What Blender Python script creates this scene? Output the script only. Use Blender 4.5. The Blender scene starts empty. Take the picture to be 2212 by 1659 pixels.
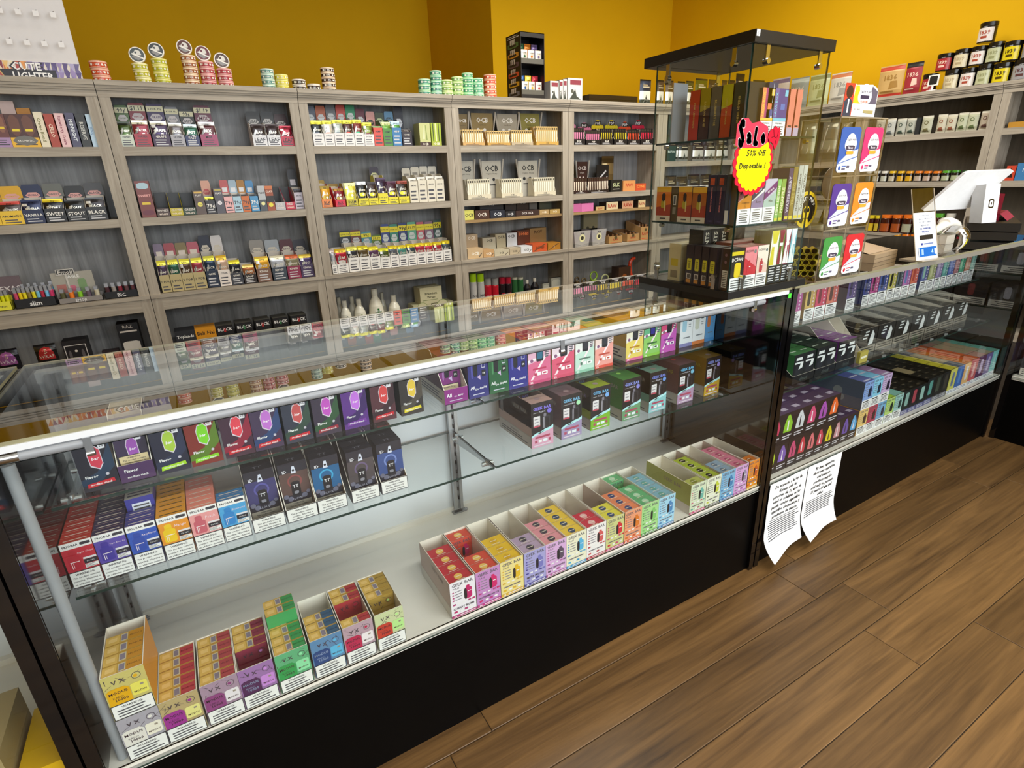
import bpy, math, random
from mathutils import Vector, Matrix
random.seed(7)
SC = bpy.context.scene
COL = SC.collection
PI = math.pi

# ---------------------------------------------------------------- camera, world, light, exposure
cam_d = bpy.data.cameras.new('camera')
cam = bpy.data.objects.new('camera', cam_d)
COL.objects.link(cam)
cam_d.sensor_width = 36.0
cam_d.lens = 19.445
cam_d.clip_start = 0.02
cam.matrix_world = Matrix(((0.8615, 0.2041, -0.4650, 0.0), (-0.5064, 0.2866, -0.8133, 0.0), (-0.0327, 0.9361, 0.3502, 1.3), (0, 0, 0, 1)))
SC.camera = cam
w = bpy.data.worlds.new('world')
SC.world = w
w.use_nodes = True
w.node_tree.nodes['Background'].inputs[0].default_value = (0.80, 0.90, 1.0, 1)
w.node_tree.nodes['Background'].inputs[1].default_value = 1.0

def area(name, loc, size, power, color=(1, 1, 1), target=None, spread=None):
    d = bpy.data.lights.new(name, 'AREA')
    d.shape = 'RECTANGLE'; d.size, d.size_y = size; d.energy = power; d.color = color
    if spread: d.spread = spread
    o = bpy.data.objects.new(name, d); COL.objects.link(o)
    o.location = loc
    if target is not None:
        o.rotation_euler = (Vector(target) - Vector(loc)).to_track_quat('-Z', 'Y').to_euler()
    return o

area('shop_window_daylight', (1.6, -3.3, 1.7), (6.0, 2.6), 175, (0.93, 0.97, 1.0), (1.8, 4, 1.2))
area('overhead_fill_aisle', (1.2, -0.3, 3.3), (2.4, 0.6), 48, (1.0, 0.96, 0.90), (1.2, -0.3, 0))  # unseen overhead fill, added to brighten the aisle and the case deck
area('overhead_fill_counter', (2.6, 2.4, 3.3), (2.4, 0.6), 62, (1.0, 0.95, 0.86), (2.6, 2.4, 0))  # unseen area light added above the counter as general lighting
area('overhead_fill_corner', (3.9, 3.2, 3.3), (1.2, 1.2), 30, (1.0, 0.94, 0.82), (3.9, 3.2, 0))  # added fill with no visible fixture, lifts the corner walls and shelves
SC.view_settings.view_transform = 'Standard'
SC.view_settings.look = 'None'
SC.view_settings.gamma = 1.0
SC.view_settings.use_curve_mapping = False
SC.view_settings.exposure = 0.38
SC.cycles.use_denoising = True
SC.cycles.transparent_max_bounces = 32
SC.cycles.max_bounces = 10
SC.cycles.sample_clamp_indirect = 6.0
SC.cycles.caustics_reflective = False
SC.cycles.caustics_refractive = False

# ---------------------------------------------------------------- colour and materials
_lc = {}
def C(h):
    if isinstance(h, tuple): return h
    if h not in _lc:
        s = h
        if len(s) == 3: s = ''.join(ch * 2 for ch in s)
        r = [int(s[i:i + 2], 16) / 255 for i in (0, 2, 4)]
        _lc[h] = tuple((c / 12.92 if c <= 0.04045 else ((c + 0.055) / 1.055) ** 2.4) for c in r)
    return _lc[h]

def colname(h):
    s = h if len(h) == 6 else ''.join(ch * 2 for ch in h)
    r, g, b = [int(s[i:i + 2], 16) / 255 for i in (0, 2, 4)]
    mx, mn = max(r, g, b), min(r, g, b)
    if mx - mn < 0.09:
        return 'black' if mx < 0.24 else 'dark grey' if mx < 0.42 else 'grey' if mx < 0.66 else 'pale grey' if mx < 0.85 else 'white'
    d = mx - mn
    hue = (60 * ((g - b) / d % 6) if mx == r else 60 * ((b - r) / d + 2) if mx == g else 60 * ((r - g) / d + 4))
    sat = d / mx
    if mx < 0.2: return 'black'
    if sat < 0.32 and mx > 0.72: base = 'cream' if 20 < hue < 75 else 'pale pink' if hue > 280 or hue < 20 else 'pale blue' if hue > 170 else 'pale green'
    elif hue < 14 or hue > 345: base = 'red' if sat > .5 else 'rose'
    elif hue < 42: base = 'orange' if mx > .75 and sat > .6 else 'brown' if mx < .66 else 'tan'
    elif hue < 66: base = 'yellow' if mx > .6 else 'olive'
    elif hue < 165: base = 'green'
    elif hue < 200: base = 'teal'
    elif hue < 250: base = 'blue'
    elif hue < 290: base = 'purple'
    else: base = 'pink' if mx > .6 else 'maroon'
    if mx < 0.42 and base not in ('brown', 'olive', 'maroon'): base = 'dark ' + base
    return base

def mat(name):
    m = bpy.data.materials.new(name); m.use_nodes = True
    return m, m.node_tree.nodes, m.node_tree.links, m.node_tree.nodes['Principled BSDF']

def attr_mat(name, rough, metal=0.0, spec=0.5, var=0.06, trans=0.0):
    m, n, l, p = mat(name)
    a = n.new('ShaderNodeAttribute'); a.attribute_name = 'Col'
    t = n.new('ShaderNodeTexCoord'); z = n.new('ShaderNodeTexNoise'); z.inputs['Scale'].default_value = 60; z.inputs['Detail'].default_value = 3
    l.new(t.outputs['Object'], z.inputs['Vector'])
    r = n.new('ShaderNodeMapRange'); r.inputs[3].default_value = 1 - var; r.inputs[4].default_value = 1 + var
    l.new(z.outputs['Fac'], r.inputs[0])
    x = n.new('ShaderNodeVectorMath'); x.operation = 'SCALE'
    l.new(a.outputs['Color'], x.inputs[0]); l.new(r.outputs[0], x.inputs['Scale'])
    l.new(x.outputs[0], p.inputs['Base Color'])
    p.inputs['Roughness'].default_value = rough; p.inputs['Metallic'].default_value = metal
    p.inputs['Specular IOR Level'].default_value = spec
    return m

CARD = attr_mat('printed_card', 0.42)
GLOSS = attr_mat('glossy_plastic', 0.18)
FOIL = attr_mat('foil_pouch', 0.25, 0.35)
PAPER = attr_mat('paper', 0.8, spec=0.2, var=0.02)
METAL = attr_mat('brushed_metal', 0.28, 0.9)

def wood(name, dark, light, axis, scale=1.0, rough=0.55, cont=1.0, bump=0.15, fine=.28):
    m, n, l, p = mat(name)
    t = n.new('ShaderNodeTexCoord'); oi = n.new('ShaderNodeObjectInfo')
    ad = n.new('ShaderNodeVectorMath'); ad.operation = 'ADD'
    mu = n.new('ShaderNodeVectorMath'); mu.operation = 'SCALE'; mu.inputs[0].default_value = (37.1, 17.7, 53.3)
    l.new(oi.outputs['Random'], mu.inputs['Scale'])
    l.new(t.outputs['Object'], ad.inputs[0]); l.new(mu.outputs[0], ad.inputs[1])
    mp = n.new('ShaderNodeMapping'); s = [14 * scale] * 3; s['xyz'.index(axis)] = 1.1 * scale
    mp.inputs['Scale'].default_value = s
    l.new(ad.outputs[0], mp.inputs[0])
    z = n.new('ShaderNodeTexNoise'); z.inputs['Scale'].default_value = 1.6; z.inputs['Detail'].default_value = 7; z.inputs['Roughness'].default_value = 0.62; z.inputs['Distortion'].default_value = 1.3
    l.new(mp.outputs[0], z.inputs['Vector'])
    mp2 = n.new('ShaderNodeMapping'); s2 = [160 * scale] * 3; s2['xyz'.index(axis)] = 5 * scale
    mp2.inputs['Scale'].default_value = s2; l.new(ad.outputs[0], mp2.inputs[0])
    z2 = n.new('ShaderNodeTexNoise'); z2.inputs['Scale'].default_value = 1; z2.inputs['Detail'].default_value = 4
    l.new(mp2.outputs[0], z2.inputs['Vector'])
    mx = n.new('ShaderNodeMath'); mx.operation = 'MULTIPLY_ADD'; mx.inputs[1].default_value = fine; l.new(z2.outputs['Fac'], mx.inputs[0]); l.new(z.outputs['Fac'], mx.inputs[2])
    cr = n.new('ShaderNodeValToRGB'); cr.color_ramp.elements[0].position = .5 + fine / 2 - .22 * cont; cr.color_ramp.elements[1].position = .5 + fine / 2 + .2 * cont
    cr.color_ramp.elements[0].color = (*C(dark), 1); cr.color_ramp.elements[1].color = (*C(light), 1)
    l.new(mx.outputs[0], cr.inputs[0]); l.new(cr.outputs[0], p.inputs['Base Color'])
    p.inputs['Roughness'].default_value = rough
    b = n.new('ShaderNodeBump'); b.inputs['Strength'].default_value = bump; b.inputs['Distance'].default_value = 0.002
    l.new(mx.outputs[0], b.inputs['Height']); l.new(b.outputs[0], p.inputs['Normal'])
    return m, n, l, p, cr

OAKX = wood('greige_oak_lengthwise', '7d7263', 'bfb5a5', 'x', rough=.6, cont=1.7)[0]
OAKZ = wood('greige_oak_upright', '7d7263', 'bfb5a5', 'z', rough=.6, cont=1.7)[0]
BACKP = wood('slate_grey_wood_back', '4a4b4c', 'acadae', 'z', .36, rough=.6, cont=1.5, fine=.36)[0]
BACKD = wood('umber_shaded_wood_back', '3a342c', '6b6254', 'z', .36, rough=.6, cont=1.6, fine=.36)[0]  # partly the wood's own brown, partly shade put into the colour
TANW = wood('tan_shelf_board', '8d7148', 'ad8f62', 'x')[0]
_m = wood('brown_floor_plank', '3c2813', '86643a', 'x', .66, rough=.42, cont=1.4, bump=.35, fine=.40)
PLANK = _m[0]
_n, _l, _p, _cr = _m[1], _m[2], _m[3], _m[4]
_oi = _n.new('ShaderNodeObjectInfo'); _hs = _n.new('ShaderNodeHueSaturation')
_mr = _n.new('ShaderNodeMapRange'); _mr.inputs[3].default_value = .82; _mr.inputs[4].default_value = 1.18
_l.new(_oi.outputs['Random'], _mr.inputs[0]); _l.new(_mr.outputs[0], _hs.inputs['Value'])
_l.new(_cr.outputs[0], _hs.inputs['Color']); _l.new(_hs.outputs[0], _p.inputs['Base Color'])

def simple(name, col, rough, metal=0.0, noise=0.08, scale=8.0, ior=1.5, bump=0.0, emit=0.0, spec=.5):
    m, n, l, p = mat(name)
    t = n.new('ShaderNodeTexCoord'); z = n.new('ShaderNodeTexNoise'); z.inputs['Scale'].default_value = scale; z.inputs['Detail'].default_value = 6
    l.new(t.outputs['Object'], z.inputs['Vector'])
    cr = n.new('ShaderNodeValToRGB'); c = C(col)
    cr.color_ramp.elements[0].position = .3; cr.color_ramp.elements[1].position = .7
    cr.color_ramp.elements[0].color = (*[x * (1 - noise) for x in c], 1); cr.color_ramp.elements[1].color = (*[min(1, x * (1 + noise)) for x in c], 1)
    l.new(z.outputs['Fac'], cr.inputs[0]); l.new(cr.outputs[0], p.inputs['Base Color'])
    p.inputs['Roughness'].default_value = rough; p.inputs['Metallic'].default_value = metal; p.inputs['IOR'].default_value = ior
    p.inputs['Specular IOR Level'].default_value = spec
    if bump:
        b = n.new('ShaderNodeBump'); b.inputs['Strength'].default_value = bump; b.inputs['Distance'].default_value = .001
        z3 = n.new('ShaderNodeTexNoise'); z3.inputs['Scale'].default_value = 350; l.new(t.outputs['Object'], z3.inputs['Vector'])
        l.new(z3.outputs['Fac'], b.inputs['Height']); l.new(b.outputs[0], p.inputs['Normal'])
    if emit:
        p.inputs['Emission Color'].default_value = (*c, 1); p.inputs['Emission Strength'].default_value = emit
    return m

YELLOW = simple('yellow_wall_paint', 'dfae00', .75, noise=.03, scale=2.0, bump=.25, spec=.25)
CEIL = simple('white_ceiling', 'e8e6e0', .9)
BLACKL = simple('black_gloss_laminate', '080708', .07, ior=1.75, noise=.2)
BLACKP = simple('black_plinth_laminate', '020202', .4, noise=.2, spec=.12)
BLACKM = simple('black_laminate', '0d0c0d', .35, noise=.2)
WHITEL = simple('white_laminate', 'e9e5dc', .4, noise=.02, scale=3)
WHITEM = simple('white_enamel', 'd9dcdf', .3, noise=.02)
CHROME = simple('chrome', 'c9cbcc', .16, 1.0, noise=.04)
TUBE = simple('frosted_tube', '93969a', .35, noise=.05, scale=30)
DARKW = simple('dark_edge_board', '2a2420', .5, noise=.2)

def glass_mat(name, tint, boost, rough=0.0):
    m = bpy.data.materials.new(name); m.use_nodes = True
    n, l = m.node_tree.nodes, m.node_tree.links
    n.remove(n['Principled BSDF']); out = n['Material Output']
    tr = n.new('ShaderNodeBsdfTransparent'); tr.inputs[0].default_value = (*tint, 1)
    gl = n.new('ShaderNodeBsdfGlossy'); gl.inputs['Roughness'].default_value = rough
    fr = n.new('ShaderNodeFresnel'); fr.inputs[0].default_value = 1.5
    ge = n.new('ShaderNodeNewGeometry'); inv = n.new('ShaderNodeMath'); inv.operation = 'SUBTRACT'; inv.inputs[0].default_value = 1
    l.new(ge.outputs['Backfacing'], inv.inputs[1])
    mu = n.new('ShaderNodeMath'); mu.operation = 'MULTIPLY'; l.new(fr.outputs[0], mu.inputs[0]); l.new(inv.outputs[0], mu.inputs[1])
    tx = n.new('ShaderNodeTexCoord'); sm = n.new('ShaderNodeTexNoise'); sm.inputs['Scale'].default_value = 3.5; l.new(tx.outputs['Object'], sm.inputs['Vector'])
    mr = n.new('ShaderNodeMapRange'); mr.inputs[3].default_value = boost * .94; mr.inputs[4].default_value = boost * 1.06; l.new(sm.outputs['Fac'], mr.inputs[0])
    m2 = n.new('ShaderNodeMath'); m2.operation = 'MULTIPLY'; m2.use_clamp = True; l.new(mu.outputs[0], m2.inputs[0]); l.new(mr.outputs[0], m2.inputs[1])
    mix = n.new('ShaderNodeMixShader'); l.new(m2.outputs[0], mix.inputs[0]); l.new(tr.outputs[0], mix.inputs[1]); l.new(gl.outputs[0], mix.inputs[2])
    l.new(mix.outputs[0], out.inputs['Surface'])
    return m
GLASS = glass_mat('clear_glass', (.965, .98, .97), 1.6)
GLASST = glass_mat('counter_top_glass', (.95, .965, .955), 2.3)
ACRYL = glass_mat('clear_acrylic', (.95, .94, .91), 1.3)
GEDGE = simple('green_glass_edge', '1d3530', .15, noise=.2)
GEDGEY = simple('pale_glass_edge', '8f8a6c', .2, noise=.2)
AEDGE = simple('acrylic_edge', 'a89a82', .25, noise=.2)

# ---------------------------------------------------------------- mesh collector
class M:
    def __init__(s): s.v = []; s.f = []; s.c = []; s.m = []; s.s = []
    def face(s, pts, col, mi=0):
        n = len(s.v); s.v += [tuple(p) for p in pts]; s.f.append(tuple(range(n, n + len(pts)))); s.c.append(C(col)); s.m.append(mi); s.s.append(False)
    def mesh(s, vs, fs, col, mi=0, smooth=False):
        n = len(s.v); s.v += vs
        for f in fs: s.f.append(tuple(i + n for i in f)); s.c.append(C(col)); s.m.append(mi); s.s.append(smooth)
    def box(s, x0, x1, y0, y1, z0, z1, col='fff', mi=0, cols=None):
        k = cols or {}
        P = lambda *a: [(x1 if i & 1 else x0, y1 if i & 2 else y0, z1 if i & 4 else z0) for i in a]
        for nm, idx in (('f', (0, 1, 5, 4)), ('b', (3, 2, 6, 7)), ('l', (2, 0, 4, 6)), ('r', (1, 3, 7, 5)), ('t', (4, 5, 7, 6)), ('d', (2, 3, 1, 0))):
            cc = k.get(nm, col)
            if cc is not None: s.face(P(*idx), cc, mi)
        return s
    def tube(s, a, b, r, col='fff', mi=0, n=12, r2=None, caps=True):
        a = Vector(a); b = Vector(b); d = (b - a).normalized(); r2 = r if r2 is None else r2
        u = d.orthogonal().normalized(); v = d.cross(u)
        vs = []
        for p, rr in ((a, r), (b, r2)):
            for i in range(n):
                t = 2 * PI * i / n; vs.append(tuple(p + (u * math.cos(t) + v * math.sin(t)) * rr))
        fs = [(i, (i + 1) % n, n + (i + 1) % n, n + i) for i in range(n)]
        s.mesh(vs, fs, col, mi, True)
        if caps:
            s.mesh(vs[:n], [tuple(range(n - 1, -1, -1))], col, mi); s.mesh(vs[n:], [tuple(range(n))], col, mi)
        return s
    def lathe(s, prof, n=20, cx=0, cy=0, mi=0):
        # prof: list of (r, z, colour of the band that ends here)
        for (r0, z0, _), (r1, z1, c) in zip(prof, prof[1:]):
            vs = [(cx + r * math.cos(2 * PI * i / n), cy + r * math.sin(2 * PI * i / n), z) for r, z in ((r0, z0), (r1, z1)) for i in range(n)]
            s.mesh(vs, [(i, (i + 1) % n, n + (i + 1) % n, n + i) for i in range(n)], c, mi, abs(z1 - z0) > 1e-6)
        return s
    def obj(s, name, mats=None, parent=None, loc=None, rz=0.0, bevel=0.0):
        me = bpy.data.meshes.new(name); me.from_pydata(s.v, [], s.f)
        mats = mats or [CARD]
        for k in (mats if isinstance(mats, (list, tuple)) else [mats]): me.materials.append(k)
        nf = len(s.f)
        if any(s.m): me.polygons.foreach_set('material_index', s.m)
        if any(s.s): me.polygons.foreach_set('use_smooth', s.s)
        a = me.attributes.new('Col', 'FLOAT_COLOR', 'CORNER')
        buf = []
        for f, c in zip(s.f, s.c): buf += [c[0], c[1], c[2], 1.0] * len(f)
        a.data.foreach_set('color', buf)
        me.update()
        o = bpy.data.objects.new(name, me); COL.objects.link(o)
        if parent is not None: o.parent = parent
        if loc is not None: o.location = loc
        if rz: o.rotation_euler = (0, 0, rz)
        if bevel:
            b = o.modifiers.new('bevel', 'BEVEL'); b.width = bevel; b.segments = 2; b.limit_method = 'ANGLE'
        return o

def tag(o, label=None, cat=None, group=None, kind=None):
    if label: o['label'] = label
    if cat: o['category'] = cat
    if group: o['group'] = group
    if kind: o['kind'] = kind
    return o
def empty(name, loc, rz=0.0):
    o = bpy.data.objects.new(name, None); COL.objects.link(o); o.location = loc; o.rotation_euler = (0, 0, rz); o.empty_display_size = .05
    return o

# ---------------------------------------------------------------- lettering (glyphs turned into flat geometry once)
GL = {}
def make_glyphs():
    chars = [chr(i) for i in range(33, 127)] + ['\u00f1', '\u00a2']
    obs = []
    for bold in (0, 1):
        for ch in chars:
            for body in (ch, ch + ch):
                cu = bpy.data.curves.new('glyph', 'FONT'); cu.body = body; cu.resolution_u = 1; cu.size = 1
                cu.offset = .022 * bold
                o = bpy.data.objects.new('glyph', cu); COL.objects.link(o); obs.append((bold, ch, body, o))
    bpy.context.view_layer.update()
    dg = bpy.context.evaluated_depsgraph_get()
    tmp = {}
    for bold, ch, body, o in obs:
        e = o.evaluated_get(dg); me = e.to_mesh()
        vs = [(v.co.x, v.co.y) for v in me.vertices]; fs = [tuple(p.vertices) for p in me.polygons]
        tmp[(bold, body)] = (vs, fs)
        e.to_mesh_clear()
    for bold in (0, 1):
        for ch in chars:
            vs, fs = tmp[(bold, ch)]; v2, _ = tmp[(bold, ch + ch)]
            adv = (max(v[0] for v in v2) - max(v[0] for v in vs)) if vs else .5
            GL[(bold, ch)] = (vs, fs, adv)
        GL[(bold, ' ')] = ([], [], .34)
    for _, _, _, o in obs:
        cu = o.data; bpy.data.objects.remove(o); bpy.data.curves.remove(cu)
make_glyphs()

def text_geo(t, bold=0):
    x = 0; vs = []; fs = []
    for ch in t:
        g = GL.get((bold, ch)) or GL[(bold, ' ')]
        n = len(vs); vs += [(a + x, b) for a, b in g[0]]; fs += [tuple(i + n for i in f) for f in g[1]]; x += g[2]
    return vs, fs, x

def flat(O, U, V):
    O, U, V = Vector(O), Vector(U), Vector(V); N = U.cross(V).normalized()
    f = lambda u, v, L=0.0: tuple(O + U * u + V * v + N * L)
    f.W, f.H, f.sub = U.length, V.length, 1
    return f

def paint(m, F, ops, mi=0, l0=.00025, dl=.00009):
    dl = min(dl, .0012 / max(1, len(ops)))
    for i, op in enumerate(ops):
        L = l0 + dl * i; k = op[0]
        if k == 'r':
            _, u0, v0, u1, v1, c = op[:6]; n = 1 if F.sub == 1 else max(1, math.ceil(F.sub * 2.4 * (u1 - u0))); nb = 1 if F.sub == 1 else max(1, math.ceil(F.sub * 2 * (v1 - v0))) if getattr(F, 'dbl', 0) else 1
            for a in range(n):
                for b in range(nb):
                    ua, ub = u0 + (u1 - u0) * a / n, u0 + (u1 - u0) * (a + 1) / n
                    va, vb = v0 + (v1 - v0) * b / nb, v0 + (v1 - v0) * (b + 1) / nb
                    m.face([F(ua, va, L), F(ub, va, L), F(ub, vb, L), F(ua, vb, L)], c, mi)
        elif k in 'pc':
            if k == 'p': pts, c = op[1], op[2]
            else:
                _, uc, vc, r, c = op[:5]; ry = r * F.W / F.H; n = 14
                pts = [(uc + r * math.cos(2 * PI * j / n), vc + ry * math.sin(2 * PI * j / n)) for j in range(n)]
            if F.sub == 1: m.face([F(u, v, L) for u, v in pts], c, mi)
            else:       # follow the curved face: rings of a finely split outline around the centroid
                q = []
                for (a, b), (e, g) in zip(pts, pts[1:] + pts[:1]): q += [(a + (e - a) * t / 3, b + (g - b) * t / 3) for t in range(3)]
                cu = sum(p[0] for p in q) / len(q); cv = sum(p[1] for p in q) / len(q); n = len(q)
                rings = [[F(cu + (u - cu) * s_, cv + (v - cv) * s_, L) for u, v in q] for s_ in (1, .66, .33)]
                vs = rings[0] + rings[1] + rings[2] + [F(cu, cv, L)]
                fs = [(k_ * n + i_, k_ * n + (i_ + 1) % n, (k_ + 1) * n + (i_ + 1) % n, (k_ + 1) * n + i_) for k_ in (0, 1) for i_ in range(n)] + [(2 * n + i_, 2 * n + (i_ + 1) % n, 3 * n) for i_ in range(n)]
                m.mesh(vs, fs, c, mi)
        elif k == 't':
            _, s, uc, vc, mw, mh, c = op[:7]; o = op[7] if len(op) > 7 else {}
            vs, fs, wd = text_geo(s, o.get('b', 0)); rot = o.get('rot', 0); sl = o.get('sl', 0)
            W, H = (F.W, F.H) if not rot else (F.H, F.W)
            sc = min(mw * W / max(wd, .1), mh * H / .72)
            sy = o.get('sy', 1)
            pts = []
            for x, y in vs:
                px = (x - wd / 2 + sl * y) * sc; py = (y - .36) * sc * sy
                if rot == 90: px, py = -py, px
                elif rot == -90: px, py = py, -px
                elif rot:
                    ca, sa = math.cos(rot), math.sin(rot); px, py = px * ca - py * sa, px * sa + py * ca
                pts.append(F(uc + px / F.W, vc + py / F.H, L))
            m.mesh(pts, fs, c, mi)

# device silhouettes and small print blocks used on many packs
def rr(u0, v0, u1, v1, r=.2):
    w, h = u1 - u0, v1 - v0; a, b = w * r, h * r * .6
    return [(u0 + a, v0), (u1 - a, v0), (u1, v0 + b), (u1, v1 - b), (u1 - a, v1), (u0 + a, v1), (u0, v1 - b), (u0, v0 + b)]
def lines(u0, v0, u1, v1, n, c, j=.0):
    o = []; h = (v1 - v0) / n
    for i in range(n):
        e = u1 - (u1 - u0) * j * ((i * 37 % 10) / 10)
        o.append(('r', u0, v0 + h * (i + .28), e, v0 + h * (i + .72), c))
    return o
WARN = ['WARNING:', 'This product contains', 'nicotine. Nicotine is', 'an addictive chemical.']
def warn(u0, v0, u1, v1, full=True, bg='f2f2ef', ink='2b2b33'):
    w, h = u1 - u0, v1 - v0
    o = [('r', u0, v0, u1, v1, ink), ('r', u0 + w * .02, v0 + h * .05, u1 - w * .02, v1 - h * .05, bg)]
    if full:
        for i, s in enumerate(WARN): o.append(('t', s, (u0 + u1) / 2, v1 - h * (.2 + .2 * i), w * .86, h * (.115 if i else .12), ink, {'b': 1}))
    else:
        o.append(('t', 'WARNING:', (u0 + u1) / 2, v1 - h * .22, w * .5, h * .14, ink, {'b': 1})); o += lines(u0 + w * .12, v0 + h * .12, u1 - w * .12, v0 + h * .66, 3, '55555c', .3)
    return o

ORD = ['first', 'second', 'third', 'fourth', 'fifth', 'sixth', 'seventh', 'eighth', 'ninth', 'tenth', 'eleventh', 'twelfth', 'thirteenth', 'fourteenth', 'fifteenth', 'sixteenth', 'seventeenth', 'eighteenth', 'nineteenth', 'twentieth']
def ordn(i): return ORD[i] if i < 20 else 'twenty-' + ORD[i - 20]
class Frame:
    def __init__(s, ox=0.0, oy=0.0, rz=0.0): s.ox, s.oy, s.rz = ox, oy, rz; s.c, s.s = math.cos(rz), math.sin(rz)
    def at(s, x, y, z): return (s.ox + x * s.c - y * s.s, s.oy + x * s.s + y * s.c, z)
W0 = Frame()

def put(m, name, fr, x, y, z, mats=None, rz=0.0, bevel=0.0):
    return m.obj(name, mats, None, fr.at(x, y, z), fr.rz + rz, bevel)

# ---------------------------------------------------------------- room
def struct(name, m, mats, **k):
    o = m.obj(name, mats, **k); o['kind'] = 'structure'; return o
fl = struct('floor', M().box(-3.2, 6.2, -3.6, 7.6, -.08, -.003, '3b2411'), [DARKW])
pr = 0
row_y = 1.057
ends = {0: .425, 1: 1.529, 2: 1.668, 3: 1.525, 4: 1.83, 5: 2.2, 6: 1.35, 7: 2.6}
for r in range(14):
    y1 = row_y - r * .1525; y0 = y1 - .1525
    x = ends.get(r, (r * .47) % 1.22)
    while x > -1.6: x -= 1.22
    while x < 4.4:
        if x + 1.22 > -1.4:
            m = M(); g = .0009; b = .0016; t = .0045
            X0, X1, Y0, Y1 = g, 1.22 - g, g, .1525 - g
            lo = [(X0, Y0, -t), (X1, Y0, -t), (X1, Y1, -t), (X0, Y1, -t)]
            md = [(X0, Y0, -b * .6), (X1, Y0, -b * .6), (X1, Y1, -b * .6), (X0, Y1, -b * .6)]
            hi = [(X0 + b, Y0 + b, 0), (X1 - b, Y0 + b, 0), (X1 - b, Y1 - b, 0), (X0 + b, Y1 - b, 0)]
            v = lo + md + hi
            fs = [(8, 9, 10, 11)] + [(i, (i + 1) % 4, 4 + (i + 1) % 4, 4 + i) for i in range(4)] + [(4 + i, 4 + (i + 1) % 4, 8 + (i + 1) % 4, 8 + i) for i in range(4)]
            m.mesh(v, fs, '6a4524')
            m.obj('plank', [PLANK], fl, (x, y0, 0))
        x += 1.22
def wall(name, x0, x1, y0, y1, z0=0.0, z1=3.6): return struct(name, M().box(x0, x1, y0, y1, z0, z1), [YELLOW])
wall('wall_back_recess', -3.2, 3.15, 7.25, 7.35)
wall('wall_recess_side', 3.15, 3.25, 5.67, 7.35)
wall('wall_back', 3.25, 5.72, 5.67, 5.77)
wall('wall_right', 5.62, 5.72, -3.6, 5.67)
wall('wall_left', -3.3, -3.2, -3.6, 7.35)
struct('ceiling', M().box(-3.3, 5.72, -3.6, 7.35, 3.6, 3.7), [CEIL])
# shop front behind the camera: low wall, head, mullions and panes
wall('wall_front_sill', -3.2, 5.62, -3.7, -3.6, 0, .35)
wall('wall_front_head', -3.2, 5.62, -3.7, -3.6, 3.0, 3.6)
for i in range(5):
    x = -3.2 + i * 1.764
    g = M().box(x + .04, x + 1.72, -3.66, -3.65, .35, 3.0)
    o = struct('window_%d' % (i + 1), g, [GLASS])
    M().box(x, x + .06, -3.7, -3.6, .35, 3.0, '303030').obj('window_frame', [BLACKM], o)

# ---------------------------------------------------------------- bookcases
def bookcase(fr, x, w, label, extra=False, d=.28, sh=((1.470, 1.514), (1.115, 1.157), (.306, .363)), back=None):
    root = empty('bookcase', fr.at(x, 0, 0), fr.rz)
    tag(root, label, 'bookcase', 'greige oak bookcases along the walls')
    g = .0015
    for a in (g, w - g - .018):
        M().box(a, a + .018, .018, d, 0, 1.79).obj('side_panel', [OAKZ], root)
    for a, b in ((g, .052), (w - .052, w - g)):
        m = M(); m.box(a, b, 0, .02, .74, 1.746); m.obj('stile', [OAKZ], root, bevel=.0015)
        m = M(); m.box(a, b, -.004, .02, .0, .65 if 0 else .72); m.obj('lower_stile', [OAKZ], root, bevel=.0015)
    M().box(.02, w - .02, d - .012, d - .004, .05, 1.79).obj('back_panel', [back or BACKP], root)
    M().box(g, w - g, -.003, .02, 1.746, 1.777).obj('frieze', [OAKX], root)
    m = M(); m.box(g, w - g, -.012, .03, 1.775, 1.797); m.box(g, w - g, -.019, .03, 1.785, 1.797); m.obj('cornice', [OAKX], root, bevel=.002)
    M().box(g, w - g, -.026, d, 1.797, 1.82).obj('top_board', [OAKX], root, bevel=.002)
    M().box(g, w - g, -.012, d - .02, .72, .74).obj('ledge', [OAKX], root, bevel=.002)
    M().box(.052, w - .052, -.003, .018, .65, .72).obj('rail', [OAKX], root)
    for z0, z1 in sh:
        M().box(.052, w - .052, .001, .02, z0, z1).obj('shelf_edge', [OAKX], root, bevel=.001)
        M().box(.02, w - .02, .018, d - .012, z1 - .02, z1).obj('shelf', [OAKX], root)
    if extra: M().box(.02, w - .02, .012, d - .012, .998, 1.018).obj('thin_shelf', [TANW], root)
    M().box(.02, w - .02, .03, d - .02, 0, .06).obj('kick_board', [OAKX], root)
    return root
BB = Frame(0, 3.73, 0)
GX = [-2.14, -1.17, -.208, .76, 1.74, 2.70, 3.665, 4.63]
NB = ['outermost', 'first', 'second', 'third', 'fourth', 'fifth', 'sixth']
LB = {1: 'bookcase with lighters and empty middle shelf, far left of back wall', 2: 'bookcase with the black twin boxes low down, second from left', 3: 'bookcase with white cleaner bottles at the bottom, third from left', 4: 'bookcase full of paper cone displays, fourth from left',
      5: 'bookcase with skull drip trays on top shelf, fifth from left', 6: 'bookcase behind the tower holding silver pouches', 0: 'bookcase beyond the left edge of the lighter shelf'}
for i in range(7):
    bookcase(BB, GX[i], GX[i + 1] - GX[i], LB[i], extra=i in (4, 5), **({'sh': ((1.340, 1.382), (1.02, 1.06), (.306, .363))} if i == 6 else {}))
bookcase(BB, 4.632, .612, 'narrow corner bookcase behind the tower, right end of back wall', sh=((1.340, 1.382), (1.02, 1.06), (.306, .363)))
BR = Frame(5.28, 3.73, -PI / 2)      # right wall: local x runs towards the camera
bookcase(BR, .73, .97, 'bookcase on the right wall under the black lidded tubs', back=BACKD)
bookcase(BR, 1.70, .97, 'bookcase on the right wall holding dark red cartons', back=BACKD)
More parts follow.
